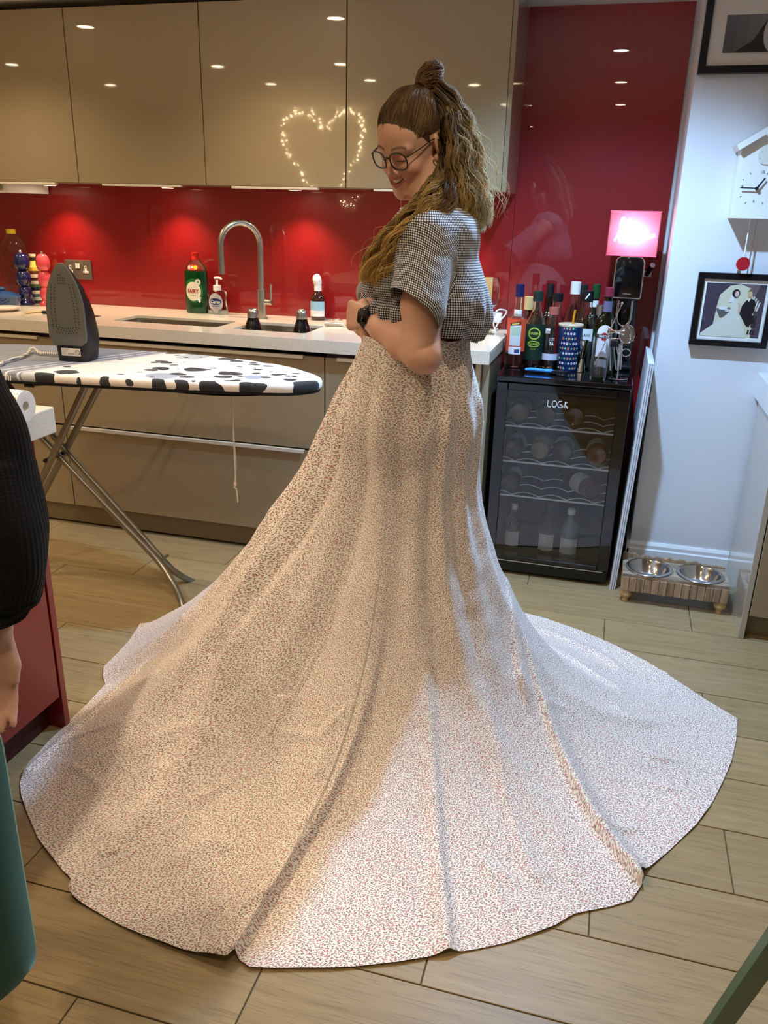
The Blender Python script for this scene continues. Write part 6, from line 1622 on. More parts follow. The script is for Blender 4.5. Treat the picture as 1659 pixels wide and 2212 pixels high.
def crumple(V, arms):
    ang = np.arctan2(V[:, 1] - 2.04, V[:, 0] + .46); nv = np.stack([np.cos(ang), np.sin(ang), np.zeros_like(ang)], 1); low = np.clip((1.29 - V[:, 2]) / .10, 0, 1)
    fold = np.cos(ang * 15 + 2 * np.sin(ang * 3) + vnoise(V, 5, 8) * 1.5) * .0055 * low + np.cos(ang * 34 + vnoise(V, 6, 15)) * .0016 * low * (np.cos(ang) < .2)
    cin = -.016 * np.exp(-((V[:, 2] - 1.245) / .012) ** 2) * (np.cos(ang) < -.15)
    w = np.clip(1 - (np.clip((1.93 - V[:, 1]) / .03, 0, 1) + np.clip((V[:, 1] - 2.15) / .03, 0, 1)), 0, 1) if arms else 1.0
    return V + nv * ((fold + cin) * w + vnoise(V, 8, 22) * .004 + vnoise(V, 9, 45) * .002)[:, None], ang
F0 = T_.F.copy()
V0, Q0 = T_.mesh(2); V0, ang = crumple(V0, False)
fc = V0[Q0].mean(1); fa = np.arctan2(fc[:, 1] - 2.04, fc[:, 0] + .46)
hemz = lambda a: 1.172 + .004 * np.sin(a * 7) - .020 * np.clip(np.cos(a), 0, 1) * np.clip(np.cos(a) * 2 - .8, 0, 1)
NK = np.array([-.447, 2.045, 1.452]); neckf = lambda c: np.linalg.norm((c - NK) / np.array([1.05, 1.05, .80]), axis=1)
open_v = (fc[:, 0] < -.50) & (np.abs(fc[:, 1] - 2.035) < .16 * (fc[:, 2] - 1.35))
V2, Q2, u_ = keep_faces(V0, Q0, (fc[:, 2] > hemz(fa)) & (neckf(fc) > .078) & ~open_v)
hv = hemz(ang[u_]); V2[:, 2] = np.where(V2[:, 2] < hv + .002, hv, V2[:, 2])
uv = np.stack([ang[u_] * .155 + .004 * vnoise(V2, 11, 14), V2[:, 2] + .003 * vnoise(V2, 12, 14)], 1)
shirt = mesh_np('blouse', W2L(V2), Q2, M_ging, woman, True, uv)
T_.cone(tuple(SLA), tuple(SLB), .062, .068, .022); T_.cone(tuple(SRA), tuple(SRB), .058, .072, .022)
Vt, Qt = T_.mesh(2); Vt, ang = crumple(Vt, True); fc = Vt[Qt].mean(1); neckd = neckf(fc)
tl, rl, ql, dl, Ll = along(Vt, SLA, SLB); tr_, rr2, qr, dr, Lr = along(Vt, SRA, SRB)
fl_ = ((tl > .10) & (rl < .081) & (Vt[:, 1] < 1.932 + .006 * np.sin(Vt[:, 2] * 40)))[Qt].mean(1) > .5; fr2 = ((tr_ > .2) & (rr2 < .084) & (Vt[:, 1] > 2.15))[Qt].mean(1) > .5
ftl = tl[Qt].mean(1) - .20 * (fc[:, 0] + .436) / .07; ftr = tr_[Qt].mean(1)
def sleeve_part(mask, t_, q_, d_, L_, th_):
    V3, Q3, u3 = keep_faces(Vt, Qt, mask)
    lim = 1 + (.20 * (V3[:, 0] + .436) / .07 if q_ is ql else 0); ov = np.clip(t_[u3] - lim, 0, None); V3 = V3 - (ov * L_)[:, None] * d_
    e1 = np.array((1.0, 0, 0)); e1 -= d_ * (e1 @ d_); e1 /= np.linalg.norm(e1); e2 = np.cross(d_, e1); q = q_[u3]
    a3 = np.arctan2(q @ e2, q @ e1)
    uv3 = np.stack([t_[u3] * L_ + .3, a3 * .074], 1)
    # turn the weave at the top-of-arm seam
    sg = np.where(a3 > th_, 1, -1); r_ = .30; uv3 = np.stack([uv3[:, 0] + sg * r_ * (uv3[:, 1] - th_ * .074), uv3[:, 1]], 1)
    mesh_np('sleeve', W2L(V3), Q3, M_ging, shirt, True, uv3)
sleeve_part((fl_ & (ftl < 1.02) & (neckd > .078)), tl, ql, dl, Ll, -1.3)
sleeve_part(fr2 & (ftr < 1.02) & (neckd > .078), tr_, qr, dr, Lr, -1.3)
# ------------------------------------------------------------------ hair
M_hair = tint_mat('hair', .62, 0, .16); bsdf(M_hair).inputs['Coat Weight'].default_value = .0
def strands(name, P, R, cols, parent):
    """P (n, m, 3) paths, R (n, m) radii, cols (n, m, 3)"""
    n, m, _ = P.shape; T = np.gradient(P, axis=1); T /= np.linalg.norm(T, axis=2, keepdims=True) + 1e-9
    a = np.array([.3, -.9, .2]); U = a - T * (T @ a)[..., None]; U /= np.linalg.norm(U, axis=2, keepdims=True) + 1e-9; Bn = np.cross(T, U)
    k = 3; ring = np.stack([P + (U * math.cos(2 * PI * q / k) + Bn * math.sin(2 * PI * q / k)) * R[..., None] for q in range(k)], 2)
    V = ring.reshape(-1, 3); base = (np.arange(n)[:, None] * m + np.arange(m - 1)[None, :]) * k
    Qs = []
    for q in range(k):
        p = (q + 1) % k; Qs.append(np.stack([base + q, base + p, base + k + p, base + k + q], -1).reshape(-1, 4))
    cc = np.repeat(cols[:, :, None, :], k, 2).reshape(-1, 3)
    return mesh_np(name, W2L(V), np.concatenate(Qs), M_hair, parent, True, None, np.c_[cc, np.ones(len(cc))])
rs = np.random.RandomState(4)
BROWN, MID, GOLD, ASH = [np.array(srgb(*c)[:3]) for c in ((98, 76, 54), (134, 104, 70), (206, 172, 110), (222, 206, 170))]
hair = bpy.data.objects.new('hair', None); C.objects.link(hair); hair.parent = woman
def cat(P, m):
    """Catmull-Rom through (n, k, 3) control points -> (n, m, 3)"""
    n, k, _ = P.shape; E = np.concatenate([2 * P[:, :1] - P[:, 1:2], P, 2 * P[:, -1:] - P[:, -2:-1]], 1)
    t = np.linspace(0, k - 1 - 1e-6, m); i = t.astype(int); f = (t - i)[None, :, None]
    a, b, c, d = E[:, i], E[:, i + 1], E[:, i + 2], E[:, i + 3]
    return .5 * (2 * b + (c - a) * f + (2 * a - 5 * b + 4 * c - d) * f ** 2 + (3 * b - a - 3 * c + d) * f ** 3)
# (1) the pulled-back top: from hairline and sides over the skull to the bun
bun_b = px_head(912, 187, 0.0)                      # foot of the bun, head-local
SC, SR = np.array([0, -.020, .034]), np.array([.0775, .0995, .0935])
def onskull(p, off):
    q = (p - SC) / SR; q = q / np.linalg.norm(q, axis=-1, keepdims=True); return SC + q * (SR + off)
n = 5200
tq = rs.uniform(-1, 1, n); roots = []
for i in range(n):
    t = tq[i]; lay = rs.uniform(0, 1) ** 1.7
    x = .073 * math.sin(t * 1.50); y = .061 - .066 * abs(math.sin(t * 1.50)) ** 2.2
    z = max(.086 - 1.12 * (.060 - y + .010) - .004, .026 + .02 * (abs(x) / .073)) + rs.normal() * .0045 * (lay < .15)
    p = onskull(np.array([x, y + rs.normal() * .002, z]), .001); roots.append(p * (1 - lay * .55) + onskull(bun_b, 0) * lay * .55)
roots = np.array(roots); end = onskull(bun_b, .004) + rs.normal(size=(n, 3)) * .005
K = []; vol = (.6 + .4 * np.sin(tq * 23) * np.sin(tq * 9 + 1)) * rs.uniform(.7, 1.1, n)
for f in (0, .15, .35, .6, .82, 1.0):
    q = roots * (1 - f) + end * f; q = q + np.array([.008 * math.sin(PI * f), 0, 0]) * np.sin(tq * 14)[:, None]; K.append(onskull(q, (.0015 + .0125 * math.sin(PI * min(1, f * 1.05)) ** .8 * vol)[:, None]))
P = cat(np.stack(K, 1), 14); P += (rs.normal(size=(n, 1, 3)) * .0010)
clump = (.5 + .5 * np.sin(tq * 37 + 2 * np.sin(tq * 11)))[:, None, None]
cols = (BROWN * (1 - clump * .45) + MID * clump * .55) * (.85 + .3 * rs.uniform(0, 1, (n, 1, 1))) * np.ones((n, 14, 1)); w_ = (rs.uniform(0, 1, (n, 1, 1)) < .10) * .5; cols = cols * (1 - w_) + GOLD * w_
strands('pulled_back_hair', h2w(P.reshape(-1, 3)).reshape(P.shape), np.tile(np.linspace(.00055, .00060, 14), (n, 1)), cols, hair)
# (2) bun
tipb = px_head(941, 150, 0.0); axis = tipb - bun_b; LA = np.linalg.norm(axis); axis /= LA
e1 = np.array([1.0, 0, 0]) - axis * axis[0]; e1 /= np.linalg.norm(e1); e2 = np.cross(axis, e1)
n = 700; P = []
for i in range(n):
    a0 = rs.uniform(0, 6.28); r0 = rs.uniform(.4, 1); tw = rs.uniform(.8, 2.6); row = []
    for f in np.linspace(0, 1, 16):
        r = .030 * r0 * (.42 + .75 * math.sin(PI * min(1, f * .92 + .06)) ** .8)
        row.append(bun_b - axis * .004 + axis * LA * (1.30 * f) + (e1 * math.cos(a0 + tw * f) + e2 * math.sin(a0 + tw * f)) * r + rs.normal(size=3) * .0011)
    P.append(row)
P = np.array(P); cols = MID * (.7 + .7 * rs.uniform(0, 1, (n, 1, 1))) * np.ones((n, 16, 1))
strands('bun', h2w(P.reshape(-1, 3)).reshape(P.shape), np.full((n, 16), .0008), cols, hair)
bc = Vector(W2L(h2w(bun_b + axis * .004))); e1w, e2w = Vector(HR @ e1), Vector(HR @ e2)
MB().tube([bc + (e1w * math.cos(2 * PI * i / 24) + e2w * math.sin(2 * PI * i / 24)) * .0145 for i in range(24)], .0048, 10, closed=True).build('hair_tie', M_dark, hair, 60)
# (3) loose masses: guide path with an elliptic section, wavy clumps inside it
def mass(name, ctr, half, n, seed, m, wave, c0, c1, depth, clumps=60, r=.00075, tail=.012):
    q = np.random.RandomState(seed); ctr = np.array(ctr); k = len(ctr); cl = q.randint(0, clumps, n)
    cu, cv = q.uniform(-1, 1, clumps), q.uniform(-1, 1, clumps); cph, cwl = q.uniform(0, 6.28, clumps), q.uniform(.75, 1.35, clumps)
    G = cat(ctr[None], m)[0]; hw = np.interp(np.linspace(0, k - 1, m), np.arange(k), half); dp = np.interp(np.linspace(0, k - 1, m), np.arange(k), depth)
    T = np.gradient(G, axis=0); T /= np.linalg.norm(T, axis=1, keepdims=True)
    view = G - np.array([0, 0, CAMH]); view /= np.linalg.norm(view, axis=1, keepdims=True)
    S_ = np.cross(T, view); S_ /= np.linalg.norm(S_, axis=1, keepdims=True); D_ = np.cross(S_, T)
    s_len = np.concatenate([[0], np.cumsum(np.linalg.norm(np.diff(G, axis=0), axis=1))])
    u = cu[cl] + q.normal(size=n) * .075; v = cv[cl] * np.sqrt(np.clip(1 - np.clip(cu[cl], -1, 1) ** 2 * .8, 0, 1)) + q.normal(size=n) * .075
    f = np.linspace(0, 1, m)[None]; grow = np.clip(f * 3, 0, 1)
    ph = 2 * PI * s_len[None] / (wave[1] * cwl[cl][:, None]) + cph[cl][:, None] + q.normal(size=(n, 1)) * .18
    wu = np.sin(ph) * wave[0] * grow; wv = np.cos(ph * .93) * wave[0] * .8 * grow
    endf = q.uniform(.80, 1.0, n)[:, None]; par = f * endf
    gi = par * (m - 1); i0 = np.clip(gi.astype(int), 0, m - 2); fr_ = gi - i0
    L3 = lambda A_: A_[i0] * (1 - fr_[..., None]) + A_[i0 + 1] * fr_[..., None]; L1 = lambda A_: A_[i0] * (1 - fr_) + A_[i0 + 1] * fr_
    P = L3(G) + L3(S_) * (u[:, None] * L1(hw) + wu)[..., None] + L3(D_) * (v[:, None] * L1(dp) + wv)[..., None]
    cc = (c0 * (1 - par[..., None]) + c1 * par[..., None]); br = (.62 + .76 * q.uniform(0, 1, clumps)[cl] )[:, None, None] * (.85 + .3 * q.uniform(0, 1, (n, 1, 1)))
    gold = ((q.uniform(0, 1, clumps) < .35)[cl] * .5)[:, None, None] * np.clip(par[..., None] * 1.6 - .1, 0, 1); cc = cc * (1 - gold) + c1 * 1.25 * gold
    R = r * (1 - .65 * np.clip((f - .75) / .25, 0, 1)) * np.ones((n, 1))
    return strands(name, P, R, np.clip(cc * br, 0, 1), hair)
g3 = lambda px, py, y_: np.array(AY(px, py, y_))
mass('back_hair', [g3(922, 196, 2.085), g3(965, 250, 2.12), g3(996, 330, 2.12), g3(1006, 400, 2.11), g3(1022, 450, 2.10), g3(1038, 500, 2.09)], [.036, .044, .043, .044, .042, .022], 2600, 11, 30, (.0075, .075), MID * .9, ASH, [.05, .07, .07, .06, .05, .04], 56)
mass('back_hair', [g3(968, 250, 2.06), g3(975, 320, 2.06), g3(982, 385, 2.06), g3(994, 440, 2.05), g3(1000, 490, 2.04)], [.012, .012, .026, .036, .020], 1300, 12, 26, (.007, .075), BROWN, GOLD, [.05, .05, .05, .05, .03], 60)
mass('front_hair', [g3(954, 340, 2.04), g3(950, 385, 2.00), g3(931, 436, 1.945), g3(893, 493, 1.912), g3(852, 540, 1.905), g3(813, 582, 1.920), g3(795, 612, 1.932)], [.003, .012, .024, .034, .036, .031, .016], 2400, 13, 34, (.0115, .110), BROWN * .22, GOLD * 1.15, [.010, .018, .024, .028, .028, .028, .02], 30)  # root colour darkened to stand for shade under the back hair
mass('front_hair', [g3(960, 325, 2.065), g3(962, 380, 2.035), g3(962, 430, 1.99), g3(935, 470, 1.95), g3(905, 508, 1.925)], [.006, .016, .024, .026, .02], 900, 14, 24, (.006, .08), BROWN * .2, MID * .8, [.03, .03, .03, .03, .02], 40)  # shade put into these root colours too
mass('stray_hair', [g3(965, 240, 2.10), g3(1005, 330, 2.10), g3(1035, 420, 2.09), g3(1052, 490, 2.08)], [.03, .062, .070, .060], 70, 15, 26, (.010, .09), GOLD, ASH, [.06, .08, .08, .06], 60, .0005)
mass('stray_hair', [g3(925, 450, 1.93), g3(868, 520, 1.90), g3(812, 580, 1.91), g3(790, 615, 1.92)], [.006, .048, .046, .032], 34, 16, 24, (.009, .09), GOLD, GOLD, [.03, .04, .04, .03], 50, .0005)

# ------------------------------------------------------------------ the skirt
HEM = [(398, 1345), (350, 1344), (303, 1346), (285, 1375), (255, 1412), (225, 1440), (222, 1460), (228, 1478), (200, 1510), (120, 1590), (62, 1648), (56, 1662), (43, 1690), (46, 1720), (60, 1760), (82, 1812), (110, 1850), (140, 1888), (166, 1915), (145, 1930), (158, 1944), (200, 1966), (260, 2000), (350, 2040), (430, 2068), (490, 2086), (508, 2070), (540, 2092), (590, 2094), (640, 2093), (700, 2093), (760, 2090), (860, 2080), (960, 2063), (1030, 2050), (1100, 2035), (1160, 2015), (1200, 2000), (1240, 1975), (1270, 1968), (1320, 1958), (1365, 1944), (1388, 1910), (1382, 1893), (1440, 1842), (1503, 1783), (1535, 1740), (1560, 1692), (1580, 1645), (1590, 1600), (1593, 1552), (1545, 1523), (1500, 1496), (1450, 1462), (1400, 1430), (1320, 1390), (1250, 1360), (1180, 1336), (1097, 1316)]
hem = [AZ(px, py, 0.004) for px, py in HEM] + [Vector((-.45, 2.90, .004)), Vector((-.72, 2.83, .004)), Vector((-.98, 2.70, .004)), Vector((-1.20, 2.53, .004))]
CX, CY, ZW = -.478, 2.045, 1.150
def resample(pts, n):
    P = np.array([tuple(p) for p in pts] + [tuple(pts[0])]); L = np.concatenate([[0], np.cumsum(np.linalg.norm(np.diff(P, axis=0), axis=1))])
    t = np.linspace(0, L[-1], n + 1); return np.stack([np.interp(t, L, P[:, k]) for k in range(3)], 1), t
NU, NS = 1100, 320
Hm, hl_ = resample(hem, NU)
phi = np.unwrap(np.arctan2(Hm[:, 1] - CY, Hm[:, 0] - CX)); deg = np.degrees(phi) % 360
# waist angle follows the hem angle, evened out
rx, ry = .134, .132
Wst = np.stack([CX + rx * np.cos(phi), CY + ry * np.sin(phi), np.full(NU + 1, ZW)], 1)
pw = np.interp(deg, [0, 30, 60, 90, 120, 145, 160, 180, 197, 212, 225, 240, 270, 300, 330, 360], [.53, .52, .52, .54, .62, .73, .78, .80, .77, .69, .59, .51, .46, .47, .50, .53])
s = np.linspace(0, 1, NS); th = PI / 2 * s
rr = np.cos(PI / 2 - th)[None] ** (2 / pw[:, None]); zz = np.cos(th)[None] ** (2 / pw[:, None])
# even out spacing along each profile
X = Wst[:, None, :2] + (Hm[:, None, :2] - Wst[:, None, :2]) * rr[..., None]
Zc = ZW * zz + .004
D = np.linalg.norm(Hm[:, :2] - Wst[:, :2], axis=1)[:, None]
seg_ = np.sqrt(np.diff(rr * D, axis=1) ** 2 + np.diff(Zc, axis=1) ** 2); al = np.concatenate([np.zeros((NU + 1, 1)), np.cumsum(seg_, 1)], 1)
for i in range(NU + 1):
    t = np.linspace(0, al[i, -1], NS); rr[i] = np.interp(t, al[i], rr[i]); Zc[i] = np.interp(t, al[i], Zc[i])
X = Wst[:, None, :2] + (Hm[:, None, :2] - Wst[:, None, :2]) * rr[..., None]
out = np.stack([np.cos(phi), np.sin(phi)], 1)[:, None]
dg = deg[:, None] * np.ones((1, NS))
def adiff(a, b): return (a - b + 180) % 360 - 180
hip = .036 * np.exp(-((Zc - .95) / .13) ** 2) * np.clip(1 - .9 * np.exp(-(adiff(dg, 180) / 35) ** 2), 0, 1)
steep = np.clip((Zc - .10) / .5, 0, 1) * np.clip((ZW - .015 - Zc) / .15, 0, 1)
drape = np.zeros_like(Zc)
for a0, wd, am in ((183, 2.2, -.012), (192, 3.0, .026), (199, 2.6, -.022), (208, 3.2, .030), (216, 2.6, -.020), (226, 5, .014), (241, 6, -.012), (257, 8, .010), (276, 7, -.008), (291, 8, .010), (304, 5, -.010), (315, 5, .016), (325, 5, -.008), (338, 7, .010), (348, 6, -.006), (2, 6, .010), (20, 8, .012), (45, 8, -.01)):
    drape += am * np.exp(-(adiff(dg, a0 + 3 * np.sin(Zc * 5 + a0)) / wd) ** 2)
X = X + out * (hip + drape * steep * (.5 + 1.6 * np.clip(rr, 0, .8)) * 1.3)[..., None]
Pf = np.concatenate([X, Zc[..., None]], 2)
# ridges lying on the floor part: (pixel path, height, rise width, fall width)
def floor_pts(pp): return np.array([tuple(AZ(a, b, .0))[:2] for a, b in pp])
def ridge(pp, A, w1, w2, fade=.12):
    pts = floor_pts(pp); Q = Pf[..., :2].reshape(-1, 2); best = np.full(len(Q), 9.0); sg = np.ones(len(Q)); tt_ = np.zeros(len(Q)); Ls = np.concatenate([[0], np.cumsum(np.linalg.norm(np.diff(pts, axis=0), axis=1))])
    for i in range(len(pts) - 1):
        a, b = pts[i], pts[i + 1]; d = b - a; L = np.linalg.norm(d); t = np.clip(((Q - a) @ d) / L ** 2, 0, 1); q = Q - a - t[:, None] * d
        ds = np.linalg.norm(q, axis=1); m_ = ds < best; best[m_] = ds[m_]; sg[m_] = np.sign(d[0] * (Q[m_, 1] - a[1]) - d[1] * (Q[m_, 0] - a[0])); tt_[m_] = Ls[i] + t[m_] * L
    w = np.where(sg > 0, w1, w2); f = np.clip(tt_ / fade, 0, 1)
    return (A * np.exp(-(best / w) ** 2) * f * f * (3 - 2 * f)).reshape(Pf.shape[:2])
flat = np.clip(1 - (Zc - .02) / .45, 0, 1)
add = ridge([(930, 1405), (901, 1501), (863, 1588), (800, 1684), (713, 1795), (640, 1880), (570, 1975), (505, 2078)], .032, .007, .080, .2)
add += ridge([(1095, 1560), (1121, 1600), (1186, 1680), (1277, 1790), (1375, 1905)], .034, .034, .010, .15)
add += ridge([(895, 1520), (906, 1607), (916, 1684), (935, 1780), (950, 1900), (968, 2062)], .020, .016, .022, .2)
add += ridge([(713, 1438), (607, 1534), (506, 1621), (410, 1713), (300, 1800), (158, 1925)], .030, .040, .012, .1)
add += ridge([(1042, 1455), (1060, 1520), (1085, 1590), (1110, 1640)], .046, .030, .012, .1)
add += ridge([(340, 1480), (250, 1535), (150, 1610), (60, 1672)], .016, .02, .02, .1)
add += ridge([(1110, 1420), (1180, 1450), (1260, 1490), (1330, 1530)], .018, .026, .020, .1)
add += ridge([(1130, 1360), (1200, 1380), (1290, 1420), (1330, 1450)], .012, .024, .020, .1)
add += ridge([(1120, 1600), (1200, 1612), (1290, 1606), (1400, 1590)], .009, .03, .02, .2)
add += ridge([(590, 1700), (480, 1800), (410, 1900), (360, 2030)], .007, .03, .03, .2)
add += ridge([(770, 1590), (740, 1650), (690, 1760)], .008, .02, .02, .1)
add += ridge([(1000, 1480), (1010, 1560), (1040, 1680), (1100, 1800), (1150, 1900)], .010, .025, .02, .1)
cr_ = np.random.RandomState(31)
for k in range(46):
    px_ = cr_.uniform(150, 1500); py_ = cr_.uniform(1450, 2020); c_ = floor_pts([(px_, py_)])[0]; dv = c_ - np.array([CX, CY]); dd = np.linalg.norm(dv)
    if dd < .35: continue
    aa = math.atan2(dv[1], dv[0]) + cr_.normal() * .5; L_ = cr_.uniform(.05, .16); e_ = np.array([math.cos(aa), math.sin(aa)]) * L_; bend_ = np.array([-e_[1], e_[0]]) * cr_.normal() * .2
    pts_ = [c_ - e_, c_ + bend_, c_ + e_]; Q_ = Pf[..., :2]; m_ = (np.abs(Q_ - c_) < L_ + .06).all(-1) & (Zc < .25)
    if not m_.any(): continue
    q_ = Q_[m_]; best = np.full(len(q_), 9.0); tp = np.zeros(len(q_))
    for i in range(2):
        a_, b2 = pts_[i], pts_[i + 1]; d_ = b2 - a_; LL = np.linalg.norm(d_); t = np.clip(((q_ - a_) @ d_) / LL ** 2, 0, 1); ds = np.linalg.norm(q_ - a_ - t[:, None] * d_, axis=1); u = ds < best; best[u] = ds[u]; tp[u] = (i + t[u]) / 2
    add[m_] += cr_.uniform(.004, .010) * np.exp(-(best / cr_.uniform(.008, .02)) ** 2) * np.sin(PI * tp)
nz = vnoise(Pf.reshape(-1, 3) * np.array([1, 1, .4]), 21, 14).reshape(Zc.shape) * .0045 + vnoise(Pf.reshape(-1, 3), 22, 36).reshape(Zc.shape) * .0018
Pf[..., 2] += add * (.25 + .75 * flat) * np.clip((NS - 1 - np.arange(NS)) / 6 + .75, 0, 1)[None] + np.clip(nz + .002, 0, 1) * flat
Pf[..., :2] += out * (nz * 1.6 * (1 - flat))[..., None]
Pf[..., 2] = np.maximum(Pf[..., 2], .0035)
seg_ = np.linalg.norm(np.diff(Pf, axis=1), axis=2); rho = .16 + np.concatenate([np.zeros((NU + 1, 1)), np.cumsum(seg_, 1)], 1)
theta = (hl_ / 1.62)[:, None] * np.ones((1, NS))
uv = np.stack([rho * np.cos(theta), rho * np.sin(theta)], -1).reshape(-1, 2)
q0 = (np.arange(NU)[:, None] * NS + np.arange(NS - 1)[None]).reshape(-1)
Qf = np.stack([q0, q0 + NS, q0 + NS + 1, q0 + 1], 1)
M_floral = floral('floral_cotton', 114)
nf = N(M_floral); cr = nf.noise(nf.coord(), 26, 3); nf.link(nf.bump(cr.outputs['Fac'], .18, .006), bsdf(M_floral).inputs['Normal'])
sk = mesh_np('circle_skirt', Pf.reshape(-1, 3) - np.array([CX, CY, 0]), Qf, M_floral, None, True, uv)
sk.location = (CX, CY, 0)
tag(sk, 'huge unhemmed circle skirt of cream floral cotton, spread over the floor around the woman', 'skirt')
# ------------------------------------------------------------------ person at the left edge: black knitted jumper, one arm in view
PO = Vector((-1.12, 1.0, 0))
pers = thing('person', 'person in a black ribbed jumper at the left edge, bare hand hanging by the island', 'person', PO)
P2L = lambda P: np.asarray(P) - np.array(PO)
ya = .95
Apt = lambda px, py, y_=ya: np.array(AY(px, py, y_))
w_ = Apt(-14, 1352); e_ = Apt(-34, 960, .98); s2 = np.array((-1.03, 1.0, 1.32))
J = Field((-1.42, .78, -.01), (-.80, 1.24, 1.66), .0065)
cz = np.array((-1.16, 1.01, 0))
J.egg((-1.16, 1.01, 1.22), (.16, .10, .19), .04).egg((-1.16, 1.01, .98), (.14, .10, .16), .05).cone((-1.16, 1.0, 1.36), (-1.155, 1.02, 1.45), .055, .05, .03)
J.egg((-1.15, 1.035, 1.545), (.072, .092, .108), .02).egg((-1.15, 1.09, 1.505), (.052, .045, .07), .02).cone((-1.15, 1.128, 1.535), (-1.15, 1.142, 1.512), .009, .013, .008)
for sx in (-1, 1): J.egg((-1.15 + sx * .074, 1.03, 1.535), (.010, .018, .03), .006)
for sx in (-1, 1):
    x_ = -1.20 + sx * .06
    J.chain([(x_, 1.01, .90), (x_, 1.01, .48), (x_, 1.0, .09)], [.075, .055, .04], .04, .02).cone((x_, .99, .045), (x_, 1.10, .03), .038, .03, .02)
J.chain([tuple(s2), tuple(e_), tuple(w_)], [.052, .040, .027], .03, .012); J.chain([(-1.27, 1.0, 1.32), (-1.295, .95, 1.06), (-1.21, 1.11, 1.00)], [.045, .038, .028], .03, .012)
J.cone((-1.21, 1.11, 1.00), (-1.14, 1.15, 1.00), .026, .022, .015)
# the hand in view: palm, five fingers
hw2 = Apt(-16, 1375); kn2 = Apt(-12, 1468)
d2 = kn2 - hw2; d2 /= np.linalg.norm(d2); sd2 = np.array((.80, .60, 0)); sd2 -= d2 * (sd2 @ d2); sd2 /= np.linalg.norm(sd2); nn2 = np.cross(d2, sd2)
J.cone(tuple(w_), tuple(hw2), .026, .024, .012)
for i, u in enumerate((.024, .008, -.008, -.023)): J.cone(tuple(hw2 + sd2 * u * .5), tuple(kn2 + sd2 * u), .017, .012, .01)
for i, u in enumerate((.027, .009, -.009, -.026)):
    k0 = kn2 + sd2 * u; L_ = (.066, .076, .070, .056)[i]; k1 = k0 + d2 * L_ * .5 + nn2 * .008; k2 = k1 + d2 * L_ * .32 + nn2 * .014; k3 = k2 + d2 * L_ * .2 + nn2 * .014
    J.chain([tuple(k0), tuple(k1), tuple(k2), tuple(k3)], [.0105, .0092, .0082, .0070], .005, .003)
t0 = hw2 + sd2 * .018 + d2 * .018; J.chain([tuple(t0), tuple(t0 + sd2 * .012 + d2 * .034 + nn2 * .006), tuple(t0 + sd2 * .012 + d2 * .064 + nn2 * .012)], [.014, .0115, .0088], .01, .005)
Vp, Qp = J.mesh(1)
cp_ = np.tile(np.array(srgb(214, 164, 142)[:3]), (len(Vp), 1)); hz = (Vp[:, 2] > 1.56 + .25 * (Vp[:, 1] - 1.06)) & (Vp[:, 2] > 1.47); cp_[hz] = np.array(srgb(60, 44, 34)[:3])
mesh_np('body', P2L(Vp), Qp, M_skin, pers, True, None, np.c_[cp_, np.ones(len(cp_))])
M_knit = mat('black_rib_knit', srgb(26, 26, 27), 1.0, spec=.04, sheen=.05); n = N(M_knit); bsdf(M_knit).inputs['Sheen Roughness'].default_value = .6
sp = n.n.new('ShaderNodeSeparateXYZ'); n.link(n.coord('UV'), sp.inputs[0])
rib = n.math('SINE', n.math('MULTIPLY', sp.outputs[0], 2 * PI / .0075)); st_ = n.math('SINE', n.math('MULTIPLY', sp.outputs[1], 2 * PI / .006))
hgt = n.math('MULTIPLY_ADD', st_, .25, rib); n.link(n.bump(hgt, .28, .002), bsdf(M_knit).inputs['Normal'])
fz = n.noise(n.coord(), 260, 3); n.link(n.mix(fz.outputs['Fac'], srgb(12, 12, 12), srgb(27, 27, 27)), bsdf(M_knit).inputs['Base Color'])
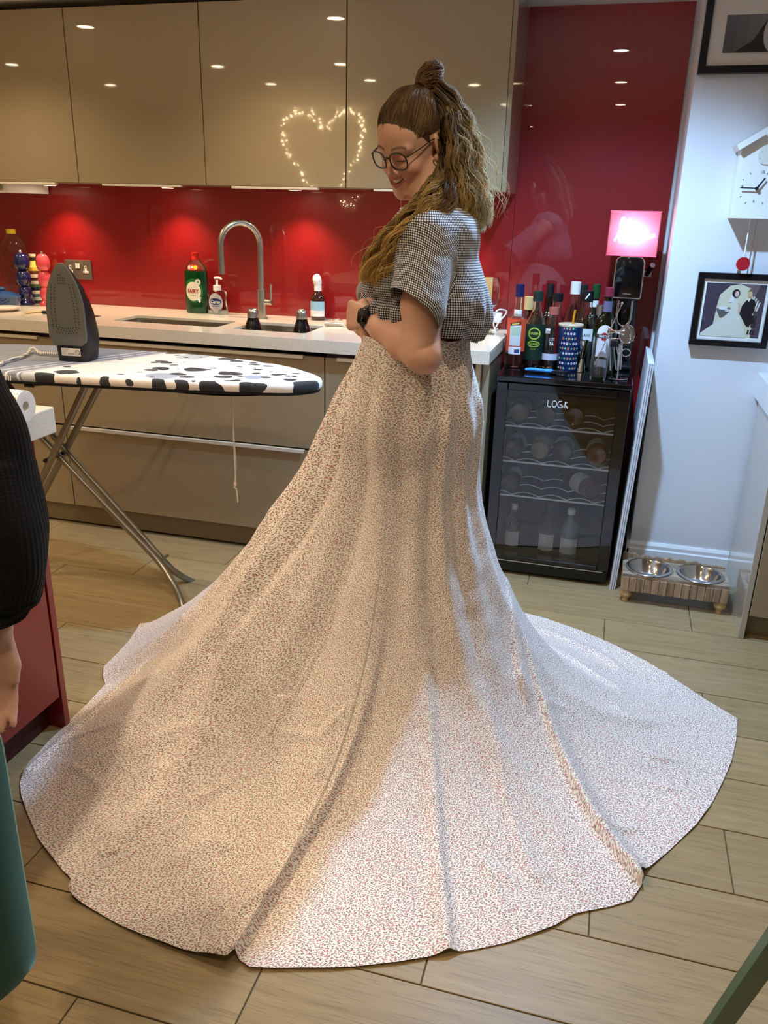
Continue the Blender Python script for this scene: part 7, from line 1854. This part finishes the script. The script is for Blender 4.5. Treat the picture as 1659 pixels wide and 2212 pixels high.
def tube_uv(name, ctr, rad, k, par, flat=1.0, tilt=(0, 0)):
    P = cat(np.array(ctr)[None], k)[0]; R = np.interp(np.linspace(0, len(rad) - 1, k), np.arange(len(rad)), rad)
    T = np.gradient(P, axis=0); T /= np.linalg.norm(T, axis=1, keepdims=True); e1 = np.array((1.0, .2, 0)); m = 72; V, uv = [], []; Ls = np.concatenate([[0], np.cumsum(np.linalg.norm(np.diff(P, axis=0), axis=1))])
    for i in range(k):
        a1 = e1 - T[i] * (e1 @ T[i]); a1 /= np.linalg.norm(a1); a2 = np.cross(T[i], a1)
        for j in range(m + 1):
            a = 2 * PI * j / m; f = i / (k - 1)
            wob = 1 + .05 * math.sin(3 * a + 9 * f) * math.sin(PI * f) + .035 * math.sin(2 * a - 17 * f) * math.sin(PI * f)
            V.append(P[i] + (a1 * math.cos(a) + a2 * math.sin(a) * flat) * R[i] * wob + T[i] * (tilt[0] * math.cos(a) + tilt[1] * math.sin(a)) * f * R[i]); uv.append((a * .06, Ls[i]))
    q = np.array([(i * (m + 1) + j, i * (m + 1) + j + 1, (i + 1) * (m + 1) + j + 1, (i + 1) * (m + 1) + j) for i in range(k - 1) for j in range(m)])
    return mesh_np(name, P2L(V), q, M_knit, par, True, np.array(uv))
Jm = Field((-1.40, .84, .78), (-.92, 1.18, 1.46), .0065)
Jm.egg((-1.15, 1.01, 1.20), (.175, .125, .22), .05).egg((-1.16, 1.01, .98), (.165, .13, .20), .06).cone((-1.03, 1.0, 1.33), (-1.265, 1.0, 1.33), .068, .068, .04)
Vj, Qj = Jm.mesh(2); fcj = Vj[Qj].mean(1); Vj, Qj, uj = keep_faces(Vj, Qj, (fcj[:, 2] > .86) & (np.linalg.norm(fcj - np.array((-1.157, 1.01, 1.44)), axis=1) > .075))
aj = np.arctan2(Vj[:, 1] - 1.01, Vj[:, 0] + 1.16)
jm = mesh_np('jumper', P2L(Vj), Qj, M_knit, pers, True, np.stack([aj * .15, Vj[:, 2]], 1))
tube_uv('sleeve', [s2 + np.array((0, 0, .02)), np.array(Apt(-62, 870, .98)), np.array(Apt(-32, 1010, .97)), np.array(Apt(-6, 1150)), np.array(Apt(-2, 1240)), np.array(Apt(0, 1290))], [.076, .054, .072, .074, .069, .058], 60, jm)
tube_uv('cuff', [np.array(Apt(-2, 1270)), np.array(Apt(-6, 1305)), np.array(Apt(-12, 1335))], [.064, .054, .038], 16, jm, 1.0, (-.30, 0))
tube_uv('sleeve', [np.array((-1.265, 1.0, 1.345)), np.array((-1.29, .96, 1.13)), np.array((-1.285, .96, 1.03)), np.array((-1.215, 1.10, 1.00))], [.072, .058, .056, .034], 40, jm)
Jt = Field((-1.44, .84, .04), (-.96, 1.20, 1.0), .008)
for sx in (-1, 1):
    x_ = -1.20 + sx * .06; Jt.chain([(x_, 1.01, .92), (x_, 1.01, .48), (x_, 1.0, .07)], [.09, .072, .07], .04, .02)
Vq, Qq = Jt.mesh(2)
mesh_np('trousers', P2L(Vq), Qq, mat('dark_denim', srgb(34, 40, 54), .85), pers)
